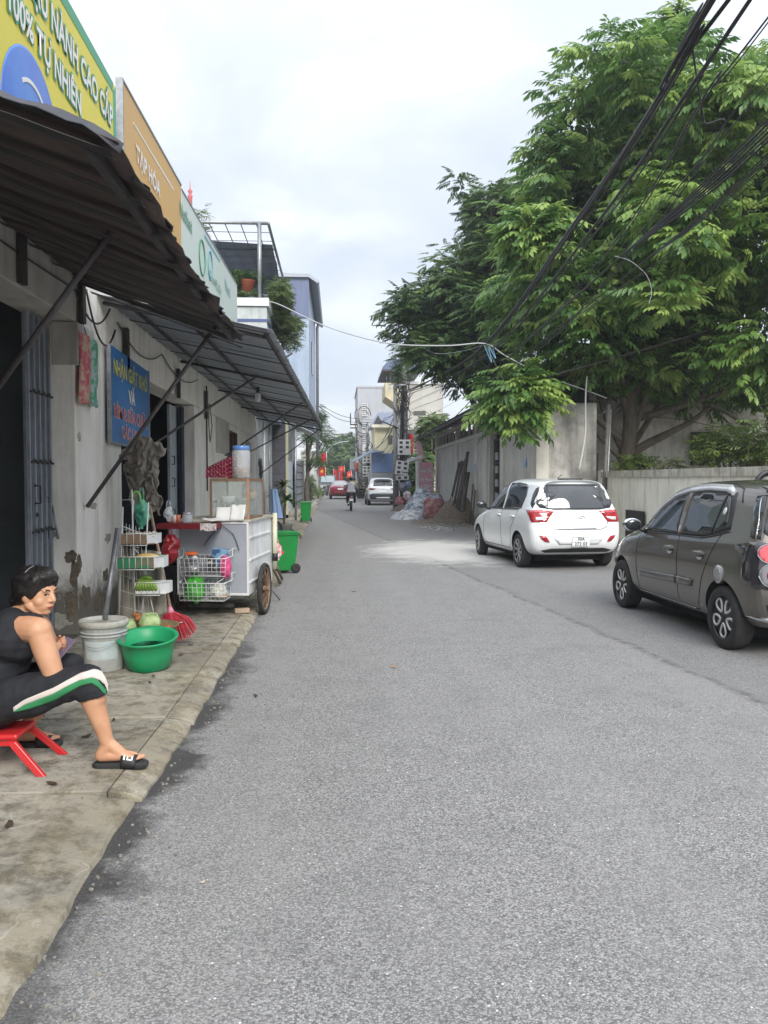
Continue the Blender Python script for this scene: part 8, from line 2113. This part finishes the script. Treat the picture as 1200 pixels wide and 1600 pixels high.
m = MB(); m.prism([(X_(604, Y), Z_(717, Y)), (X_(618, Y), Z_(717, Y)), (X_(613, Y), Z_(694, Y))], 'Y', Y-3.9, Y-3.6); m.build('dark_gable', mat('dark_gable', (.06, .06, .06), rough=.8), yh)
Y = 56
bs = thing('blue_shed', 'small building clad in bright blue corrugated sheet over a grey shutter', 'shed', (X_(600, Y), Y, 0))
x0, x1 = X_(582, Y), X_(615, Y)
n = 13; zc0, zc1 = Z_(738, Y), Z_(708, Y)
for k in range(n):
    a_ = x0+(x1-x0)*k/n; m = MB(); m.bb(a_, a_+(x1-x0)/n-.02, Y-.03-(k % 2)*.03, Y+.02, zc0, zc1); m.build('blue_sheet', mat('sheet_blue', (.17, .29, .58), (.22, .35, .64), scale=2, rough=.45), bs)
m = MB(); m.bb(x0, x1, Y+.03, Y+4, 0, zc1-.02); m.bb(x0-.15, x0, Y, Y+4, 0, zc0+.1); m.bb(x1, x1+.25, Y-.1, Y+4, 0, zc0+.1); m.build('wall', gcon, bs)
for k in range(10):
    z = .05+(zc0-.1)*k/10; m = MB(); m.bb(x0+.02, x1-.02, Y-.04, Y+.025, z, z+(zc0-.1)/10-.015); m.build('shutter_slat', mat('shutter_pale', (.34, .35, .36), rough=.5), bs)
m = MB(); m.prism([(x0-1.4, Z_(722, Y)), (x0-.1, Z_(708, Y)), (x1-.6, Z_(706, Y)), (x1-.6, Z_(708, Y)+.1), (x0-.1, Z_(706, Y)+.12), (x0-1.4, Z_(720, Y))], 'Y', Y-.9, Y+2); m.build('roof', mat('light_blue_roof', (.36, .44, .58), rough=.5), bs)
Y = 66
m = MB(); m.bb(X_(567, Y), X_(583, Y), Y, Y+5, 0, Z_(725, Y)); m.bb(X_(566, Y), X_(584, Y), Y-.3, Y, Z_(727, Y), Z_(724, Y)); tag(m.build('low_house', p2wall), 'low white house between the second pole and the blue shed', 'house')
Y = 50
ct = thing('balcony_house', 'cream house with projecting yellow balcony and a dark-roofed terrace canopy', 'house', (X_(650, Y), Y, 0))
crm = mat('cream_render', (.54, .53, .49), (.45, .44, .41), scale=.8, rough=.85, streak=((.3, .3, .28), .5, 2))
x0, x1, zt = X_(634, Y), X_(692, Y), Z_(600, Y)
m = MB(); m.bb(x0, x1, Y, Y+9, 0, zt); m.build('wall', crm, ct)
m = MB(); m.bb(x0-.1, x1+.1, Y-.1, Y+9, zt+.0, zt+.15); m.build('cornice', white_paint, ct)
bx0 = X_(601, Y); bz0, bz1 = Z_(630, Y), Z_(600, Y)
yb_ = mat('balcony_yellow', (.60, .54, .36), (.52, .47, .32), scale=2, rough=.8)
m = MB(); m.prism([(bx0, bz0+.35), (bx0+.0, bz0+.62), (x0-.005, bz0+.62), (x0-.005, bz0-.55)], 'Y', Y-.6, Y+3); bal = m.build('balcony', yb_, ct)
m = MB(); m.bb(bx0, bx0+.1, Y-.6, Y+3, bz0+.63, bz1); m.bb(bx0+.11, x0-.01, Y-.6, Y-.5, bz0+.63, bz0+.75); m.bb(bx0+.11, x0-.01, Y-.6, Y-.5, bz1-.1, bz1)
for k in range(5): xx = bx0+.15+(x0-bx0-.3)*k/4; m.bb(xx-.06, xx+.06, Y-.58, Y-.52, bz0+.76, bz1-.11)
m.build('balustrade', yb_, bal)
m = MB(); m.tube([(X_(619, Y), Y, bz1), (X_(619, Y), Y, Z_(582, Y))], .14, 6); m.tube([(X_(606, Y), Y+2, bz1), (X_(606, Y), Y+2, Z_(582, Y))], .03, 4); m.build('canopy_post', dark_steel, ct)
m = MB(); m.prism([(X_(597, Y), Z_(580, Y)), (X_(655, Y), Z_(580, Y)), (X_(655, Y), Z_(564, Y)), (X_(607, Y), Z_(564, Y)), (X_(597, Y), Z_(576, Y))], 'Y', Y-.8, Y+5); m.build('canopy', mat('canopy_slate', (.14, .18, .28), (.11, .14, .22), scale=2, rough=.6), ct)
m = MB(); m.prism([(X_(596, Y), Z_(583, Y)), (X_(656, Y), Z_(583, Y)), (X_(656, Y), Z_(580.5, Y)), (X_(596, Y), Z_(580.5, Y))], 'Y', Y-.9, Y+5); m.build('canopy_fascia', dark_steel, ct)
m = MB(); m.bb(X_(646, Y), X_(665, Y), Y-.06, Y-.01, Z_(648, Y), Z_(642, Y)); m.build('vent_slot', mat('window_dim', (0, 0, 0)), ct)
m = MB(); m.bb(X_(640, Y), X_(652, Y), Y-.06, Y-.01, Z_(700, Y), Z_(672, Y)); m.build('window', mat('window_dim', (0, 0, 0)), ct)
for k in range(6): 
    m = MB(); a_ = X_(603+k*6, Y); m.tube([(a_, Y-.55, bz1), (a_, Y-.55, Z_(590, Y))], .015, 4); m.build('rail_bar', galv, ct)
Y = 37
sp_ = thing('sign_pillar', 'faded pink sign pillar with torn white lettering panels beside the warehouse', 'sign', (X_(664, Y), Y, 0))
pink = mat('faded_pink', (.60, .27, .34), (.66, .38, .43), scale=3, rough=.6)
m = MB(); m.bb(X_(655, Y), X_(676, Y), Y, Y+.5, .0, Z_(722, Y)); m.build('board', pink, sp_)
m = MB(); m.bb(X_(651, Y), X_(655, Y)-.01, Y-.02, Y+.5, 0, Z_(720, Y)); m.build('edge_strip', white_paint, sp_)
m = MB(); m.prism([(X_(651, Y), Z_(690, Y)), (X_(656, Y), Z_(689, Y)), (X_(664, Y), Z_(714, Y)), (X_(658, Y), Z_(720, Y)), (X_(653, Y), Z_(718, Y))], 'Y', Y+.02, Y+.2); m.build('top_fin', mat('faded_pink2', (.60, .36, .40), rough=.6), sp_)
for zz0, zz1 in ((738, 732), (752, 747), (770, 757)):
    m = MB(); m.grid(lambda u, v: (X_(657, Y)+(X_(674, Y)-X_(657, Y))*u, Y-.012, Z_(zz0, Y)+(Z_(zz1, Y)-Z_(zz0, Y))*v), 6, 3); m.build('torn_panel', mat('torn_print', (.60, .58, .58), (.50, .22, .28), scale=9, rough=.6, lo=.5, hi=.56), sp_)
m = MB(); m.box((X_(647, Y), Y-.3, Z_(717, Y)), (.75, .06, .14), rot=Matrix.Rotation(-.3, 3, 'Y')); tag(m.build('fluorescent_lamp', white_paint), 'white lamp fitting tilted out over the pink sign pillar', 'lamp')
m = MB(); m.bb(X_(667, 34), X_(684, 34), 33.9, 34, Z_(677, 34), Z_(675, 34)); m.tube([(X_(675, 34), 33.95, Z_(676, 34)), (X_(675, 34), 33.95, Z_(703, 34)), ], .03, 5); tag(m.build('fluorescent_lamp', white_paint), 'white tube lamp bracket under the warehouse eave end', 'lamp')
fred = mat('flag_red', (.60, .03, .03), (.50, .02, .025), scale=4, rough=.7); fyel = mat('flag_yellow', (.80, .60, .05), rough=.6)
def flag(label, px, py, w, h, Y, ph=0, star=True, pole=True):
    """px,py = upper hoist corner; w,h in photo pixels"""
    a = onY(px, py, Y); s = Y/FPX; W_, H_2 = w*s, h*s
    t = thing('flag', label, 'flag', tuple(a), group='red flags along the far street')
    def fn(u, v): return Vector((a.x+W_*u, a.y+.14*abs(W_)*sin(u*6+ph), a.z-H_2*v-.12*H_2*u))
    m = MB(); m.grid(fn, 12, 8); m.build('cloth', fred, t, solid=.006)
    if star:
        vs = [fn(.5+.20*(1 if i % 2 == 0 else .4)*sin(i*pi/5)*abs(H_2/W_), .5-.20*(1 if i % 2 == 0 else .4)*cos(i*pi/5))+Vector((0, -.02, 0)) for i in range(10)]
        c = fn(.5, .5)+Vector((0, -.02, 0)); m = MB(); m.add([c]+vs, [(0, 1+i, 1+(i+1) % 10) for i in range(10)]); m.build('star', fyel, t, solid=.004)
    if pole: m = MB(); m.tube([a+Vector((0, 0, .1)), a+Vector((-.1*W_, 0, -H_2*1.5))], .02, 5); m.build('staff', white_paint, t)
flag('red flag with yellow star hanging lowest over the left pavement', 508, 728, -10, 15, 55)
flag('crumpled red flag among the leaves of the left street tree', 510, 708, -8, 14, 52, 1.5, star=False)
flag('red flag mounted on the second utility pole', 562, 722, -7, 14, 70, .6)
flag('large red flag with star on the first utility pole right side', 635, 676, 11, 30, 40, .9, pole=False)
flag('red flag with star in the middle of the far street', 538, 728, -9, 9, 88, .2)
flag('long red banner left of centre at the end of the street', 521, 733, 7, 20, 96, 1, star=False)
flag('long red banner right of centre at the end of the street', 530, 735, 6, 19, 92, 2, star=False)
flag('small red flag near the parked saloon in the far distance', 549, 736, -7, 10, 84, 2.2)
m = MB(); m.tube(wire_pts([onY(507, 745, 60), onY(508, 715, 60), onY(516, 700, 60), onY(530, 692, 60), onY(545, 690, 60)]), .05, 6); tag(m.build('street_lamp', galv), 'slender curved street lamp arm reaching over the far street', 'street lamp')
m = MB(); m.tube(wire_pts([onY(508, 700, 60), onY(516, 712, 61), onY(540, 730, 66), onY(558, 742, 70)]), .02, 5); tag(m.build('overhead_cable', cb), 'thin black wire sagging beneath the curved street lamp arm', 'cable')
for i, (px0, px1, Y, h, c) in enumerate(((440, 497, 98, 3.4, (.42, .43, .42)), (470, 505, 125, 6.0, (.40, .38, .34)), (548, 566, 100, 4.2, (.46, .45, .40)), (545, 562, 130, 6.5, (.34, .36, .40)), (505, 552, 190, 5.0, (.45, .42, .38)))):
    h_ = thing('far_house', ['far low grey house front on the left side of the street', 'far tan house front left of the street end', 'far cream house front right of the street', 'far bluish house behind the cream front', 'farthest house closing the end of the street'][i], 'house', (X_((px0+px1)/2, Y), Y, 0))
    fm = mat('far_front_%d' % i, c, tuple(q*.8 for q in c), scale=.6, rough=.85)
    m = MB(); m.bb(X_(px0, Y), X_(px1, Y), Y, Y+8, 0, h); m.build('wall', fm, h_)
    m = MB(); m.bb(X_(px0, Y)+.3, X_(px1, Y)-.3, Y-.05, Y-.01, .2, 2.4); m.build('shutter', mat('far_shutter', (.16, .17, .18), rough=.6), h_)
    m = MB(); m.bb(X_(px0, Y)-.2, X_(px1, Y)+.2, Y-.9, Y-.02, 2.7, 2.82); m.build('awning', mat('far_awning', (.20, .22, .26), rough=.6), h_)
hp = onZ(672, 812, 0)
def heap(name, label, cat_, cx, cy, rx_, ry_, h, mt, seed, folds=1, res=40, kind=None, z0=.0):
    m = MB()
    def fn(u, v):
        a = 2*pi*u; r = v; x, y = cos(a)*r, sin(a)*r
        e = (1-r**2.2)
        z = h*e*(1+.25*mnoise.noise(Vector((x*2+seed, y*2, 0)))) + folds*h*(.10*mnoise.noise(Vector((x*5+seed, y*7, 1)))+.06*abs(mnoise.noise(Vector((x*12, y*9+seed, 2)))))*(1 if r < .97 else 0)
        k = 1+.15*mnoise.noise(Vector((cos(a)*2+seed, sin(a)*2, 4)))
        return (cx+x*rx_*k, cy+y*ry_*k, z0+max(0, z))
    m.grid(fn, res, res//2); return tag(m.build(name, mt), label, cat_, kind=kind)
tarp_m = mat('tarp_grey_blue', (.42, .46, .50), (.08, .10, .15), scale=5, rough=.6, bump=.8, bscale=12, lo=.42, hi=.6, stretch=(1, 1, 2))
Yh = 31.5
heap('tarpaulin', 'grey and blue crumpled tarpaulin thrown over a heap by the road', 'tarpaulin', X_(668, Yh), Yh+.4, 1.05, 1.4, 1.08, tarp_m, 1, 1.6, 56)
heap('tarpaulin_skirt', 'low trailing end of the pale tarpaulin reaching the road', 'tarpaulin', X_(645, Yh-.4), Yh-.2, .85, 1.0, .38, mat('tarp_pale', (.46, .48, .50), (.14, .15, .18), scale=6, rough=.6, bump=.8, bscale=12, lo=.44, hi=.6), 5, 2.2, 44)
m = MB(); c = Vector((X_(677, 30), 30.0, .42))
def rt_(u, v):
    a = 2*pi*u; b = pi*v; d = Vector((cos(a)*sin(b), sin(a)*sin(b), cos(b)))
    d = Vector([abs(q)**.45*(1 if q > 0 else -1) for q in d]); return c+Vector((d.x*.36, d.y*.35, d.z*.40+.12*d.x*0))*(1+.14*mnoise.noise(d*2.5))
m.grid(rt_, 36, 24); tag(m.build('red_tarp_load', mat('tarp_red', (.25, .085, .09), (.40, .25, .25), scale=6, rough=.55, bump=.8, bscale=10, lo=.42, hi=.62)), 'load covered by a faded red tarpaulin before the grey heap', 'tarpaulin')
sand = mat('sand_gravel', (.20, .16, .12), (.10, .085, .065), scale=14, rough=.95, bump=1, bscale=40)
heap('sand_heap', 'brown sand and gravel heap by the warehouse wall', 'sand heap', X_(716, 29), 29.0, 1.0, 1.5, .78, sand, 3, .6, 40, kind='stuff')
heap('sand_heap', 'low spread of earth along the road edge below the heaps', 'sand heap', X_(700, 28), 28.2, 1.3, .9, .16, sand, 8, 2, 40, kind='stuff')
heap('sand_heap', 'small dark heap at the foot of the utility pole', 'sand heap', PXc-.1, PYc-.5, .6, .5, .28, sand, 9, 1, 24, kind='stuff')
rng = np.random.default_rng(77)
m = MB()
for k in range(420):
    c = Vector((rng.uniform(2.6, 4.8), rng.uniform(25.5, 31), 0)); r = rng.uniform(.015, .05); m.box(c+Vector((0, 0, r*.6)), (r*1.4, r, r), rz=rng.uniform(0, 3))
tag(m.build('gravel', mat('gravel_grey', (.36, .34, .31), (.22, .21, .19), scale=4, rough=.9)), 'loose gravel stones scattered around the sand heap', 'gravel', kind='stuff')
m = MB(); m.grid(lambda u, v: Vector((X_(705, 28.6), 28.6, 0)).lerp(Vector((X_(726, 28.6), 28.4, .3)), u)+Vector((0, 0, .95*v*(1-u)**1.2+.04*mnoise.noise(Vector((u*4, v*4, 0))))), 10, 8); tag(m.build('white_sheet', mat('sheet_white', (.50, .51, .50), (.3, .3, .3), scale=5, rough=.7), solid=.01), 'triangular white sheet standing at the sand heap', 'sheet')
for i, (px0, py0, px1, py1, w) in enumerate(((704, 768, 718, 722, .10), (709, 772, 722, 720, .09), (713, 775, 727, 718, .08), (717, 778, 731, 706, .12), (722, 780, 731, 738, .16), (716, 772, 724, 722, .06))):
    a, b = onX(px0, py0, BX-.55), onX(px1, py1, BX-.08); a.z = max(.1, a.z-.4); m = MB(); m.tube([a, b], w*.5, 4, flat=.35)
    tag(m.build('timber_plank', mat('grey_timber', (.10, .085, .075), (.055, .05, .045), scale=9, rough=.9, stretch=(1, 1, .2))), ['shortest dark plank leaning at the left of the warehouse stack', 'second dark plank from the left in the leaning stack', 'middle dark plank in the leaning stack', 'tallest dark plank leaning on the warehouse wall', 'broad short plank at the right of the leaning stack', 'narrow slat between the leaning planks'][i], 'plank', 'planks leaning on the warehouse')
for i, (px, Yp) in enumerate(((737, 26.8), (741, 26.4))):
    a = Vector((X_(px-3, Yp), Yp, 0)); b = Vector((BX-.04, Yp+.5, 1.35-.2*i)); m = MB(); m.tube([a, b], .07, 4, flat=.4); tag(m.build('timber_plank', mat('brown_board', (.16, .12, .09), (.10, .08, .06), scale=9, rough=.9)), ['short brown board leaning beside the sand heap, left one', 'short brown board leaning beside the sand heap, right one'][i], 'plank')
m = MB()
for k in range(30): c = Vector((rng.uniform(2.6, 3.6), rng.uniform(23.5, 26), .0)); r = rng.uniform(.03, .09); m.box(c+Vector((0, 0, r*.3)), (r*1.6, r, r*.5), rz=rng.uniform(0, 3))
tag(m.build('rubble', mat('pale_rubble', (.55, .54, .50), (.4, .39, .36), scale=6, rough=.9)), 'pale broken render scattered in front of the white hatchback', 'rubble', kind='stuff')
def scooter(par, M, col):
    def b(m, name, mt): o = m.build(name, mt, None); o.data.transform(M); o.data.transform(wloc(par).inverted()); o.parent = par; return o
    for x, nm in ((-.62, 'rear_wheel'), (.62, 'front_wheel')):
        m = MB(); m.lathe([(.20, -.045), (.275, -.05), (.29, 0), (.275, .05), (.20, .045)], (x, 0, .29), 22, axis='Y'); m.lathe([(.02, -.03), (.2, -.02), (.2, .02), (.02, .03)], (x, 0, .29), 14, axis='Y'); b(m, nm, rubber)
    m = MB(); m.caps((-.78, 0, .62), (-.1, 0, .58), .12, .14); m.caps((-.1, 0, .5), (.3, 0, .42), .12, .10); m.caps((.3, 0, .42), (.55, 0, .95), .09, .11, flat=1.4); m.caps((-.6, 0, .5), (-.75, 0, .66), .10, .08); b(m, 'body', col)
    m = MB(); m.caps((-.7, 0, .76), (.05, 0, .72), .09, .09, flat=.6); b(m, 'seat', black)
    m = MB(); m.tube([(.5, -.34, 1.02), (.56, 0, 1.0), (.5, .34, 1.02)], .016, 6); m.tube([(.62, .06, .29), (.52, .05, .95)], .02, 6); m.tube([(.62, -.06, .29), (.52, -.05, .95)], .02, 6); b(m, 'handlebar', dark_steel)
    for s in (-1, 1): m = MB(); m.ell((.48, s*.30, 1.2), (.015, .06, .045), 8, 6); m.tube([(.5, s*.26, 1.03), (.48, s*.30, 1.18)], .008, 5); b(m, 'mirror', black)
    m = MB(); m.box((-.90, 0, .55), (.01, .18, .12)); b(m, 'number_plate', mat('plate_white', (0, 0, 0)))
    m = MB(); m.ell((-.86, 0, .68), (.03, .07, .035), 10, 6); b(m, 'tail_lamp', redl)
    m = MB(); m.caps((-.1, .13, .25), (-.75, .14, .32), .035, .055); b(m, 'exhaust', dark_steel)
def rider(px, py, label, mlabel, shirt, col, yaw=0.0, helmet=None):
    p = onZ(px, py, 0); M = Matrix.Translation((p.x, p.y+.9, 0)) @ Matrix.Rotation(pi/2+yaw, 4, 'Z')
    t = thing('motorbike', mlabel, 'motorbike', (p.x, p.y+.9, 0)); scooter(t, M, col)
    r = thing('person', label, 'person', (p.x, p.y+.9, .78))
    def rb_(m, name, mt, vox=.02, it=3):
        me = remeshed(m, vox, it, .5, name); me.materials.append(mt); me.transform(M); link(name, me, r)
    m = MB(); m.caps((-.28, -.07, .90), (-.28, .07, .90), .14, .14); m.caps((-.28, 0, .92), (-.16, 0, 1.25), .14, .15); m.caps((-.16, -.11, 1.27), (-.16, .11, 1.27), .09, .09); m.caps((-.14, 0, 1.3), (-.10, 0, 1.42), .05, .05)
    m.ell((-.08, 0, 1.53), (.10, .085, .12), 14, 10)
    for s in (-1, 1):
        m.caps((-.15, s*.18, 1.27), (.08, s*.30, 1.10), .05, .045); m.caps((.08, s*.30, 1.10), (.40, s*.30, 1.06), .042, .03); m.caps((.40, s*.30, 1.06), (.50, s*.31, 1.03), .032, .026)
        m.caps((-.26, s*.12, .86), (.16, s*.17, .80), .10, .07); m.caps((.16, s*.17, .80), (.12, s*.18, .42), .062, .042); m.caps((.12, s*.18, .40), (.28, s*.18, .37), .04, .03)
    rb_(m, 'body', skin)
    m = MB(); m.caps((-.28, -.07, .94), (-.28, .07, .94), .155, .155); m.caps((-.28, 0, .96), (-.16, 0, 1.25), .158, .165); m.caps((-.16, -.12, 1.27), (-.16, .12, 1.27), .10, .10)
    for s in (-1, 1): m.caps((-.15, s*.18, 1.27), (.08, s*.30, 1.10), .065, .06)
    rb_(m, 'shirt', shirt)
    m = MB(); m.caps((-.28, -.07, .87), (-.28, .07, .87), .155, .155)
    for s in (-1, 1): m.caps((-.26, s*.12, .86), (.16, s*.17, .80), .115, .085); m.caps((.16, s*.17, .80), (.12, s*.18, .42), .078, .06)
    rb_(m, 'trousers', cloth_k)
    m = MB(); m.ell((-.10, 0, 1.56), (.115, .10, .115) if not helmet else (.14, .125, .135), 14, 10); rb_(m, 'helmet' if helmet else 'hair', helmet or hairm, .012)
    return M
scr = mat('scooter_dark', (.03, .035, .045), rough=.35, coat=.5)
rider(549, 799, 'motorbike rider in a pale shirt seen from behind in mid street', 'dark motorbike ridden away down the middle of the street', mat('pale_shirt', (.42, .42, .44), (.3, .3, .33), scale=8, rough=.85), scr)
rider(554, 783, 'farther rider in a yellow jacket ahead of the pale-shirted rider', 'motorbike under the yellow-jacketed rider', mat('yellow_jacket', (.62, .55, .16), rough=.7), scr)
def parked_bike(px, py, label, yaw, col):
    p = onZ(px, py, 0); t = thing('motorbike', label, 'motorbike', (p.x, p.y, 0), group='motorbikes parked along the far street'); scooter(t, Matrix.Translation((p.x, p.y, 0)) @ Matrix.Rotation(yaw, 4, 'Z'), col)
parked_bike(652, 790, 'black motorbike parked between utility pole and pink sign pillar', .6, scr)
parked_bike(645, 786, 'motorbike half hidden behind the utility pole', .3, mat('scooter_maroon', (.12, .02, .03), rough=.4))
parked_bike(572, 779, 'motorbike parked left of the white crossover', .5, scr)
parked_bike(569, 774, 'dark motorbike near the foot of the second utility pole', .3, scr)
parked_bike(508, 775, 'motorbike standing in front of the dark van, left one', 1.3, scr)
parked_bike(516, 774, 'motorbike standing in front of the dark van, right one', 1.7, scr)
c = onY(1203, 760, 8.9); t = thing('round_mirror', 'black rimmed pale disc showing above the roof of the brown hatchback', 'mirror', tuple(c))
m = MB(); m.lathe([(.135, -.02), (.185, -.02), (.19, 0), (.185, .02), (.135, .02), (.13, 0), (.135, -.02)], c, 36, axis='Y'); m.build('rim', black, t)
m = MB(); m.lathe([(.131, -.005), (.001, -.02)], c, 30, axis='Y'); m.build('disc', mat('disc_pale', (.5, .5, .46), rough=.3), t)
m = MB(); m.tube([(c.x, c.y+.03, 0), (c.x, c.y+.03, c.z)], .02, 6); m.build('stand', dark_steel, t)
hz = MB(); hz.bb(-60, 70, -20, 240, -1.1, 19.5)
hm_ = bpy.data.materials.new('haze'); hm_.use_nodes = True; nt = hm_.node_tree
nt.nodes.remove(nt.nodes['Principled BSDF']); v = nt.nodes.new('ShaderNodeVolumePrincipled')
v.inputs['Color'].default_value = (.93, .96, 1, 1); v.inputs['Density'].default_value = HAZE; v.inputs['Anisotropy'].default_value = .3
nt.links.new(v.outputs[0], nt.nodes['Material Output'].inputs['Volume'])
tag(hz.build('haze', hm_), kind='stuff')
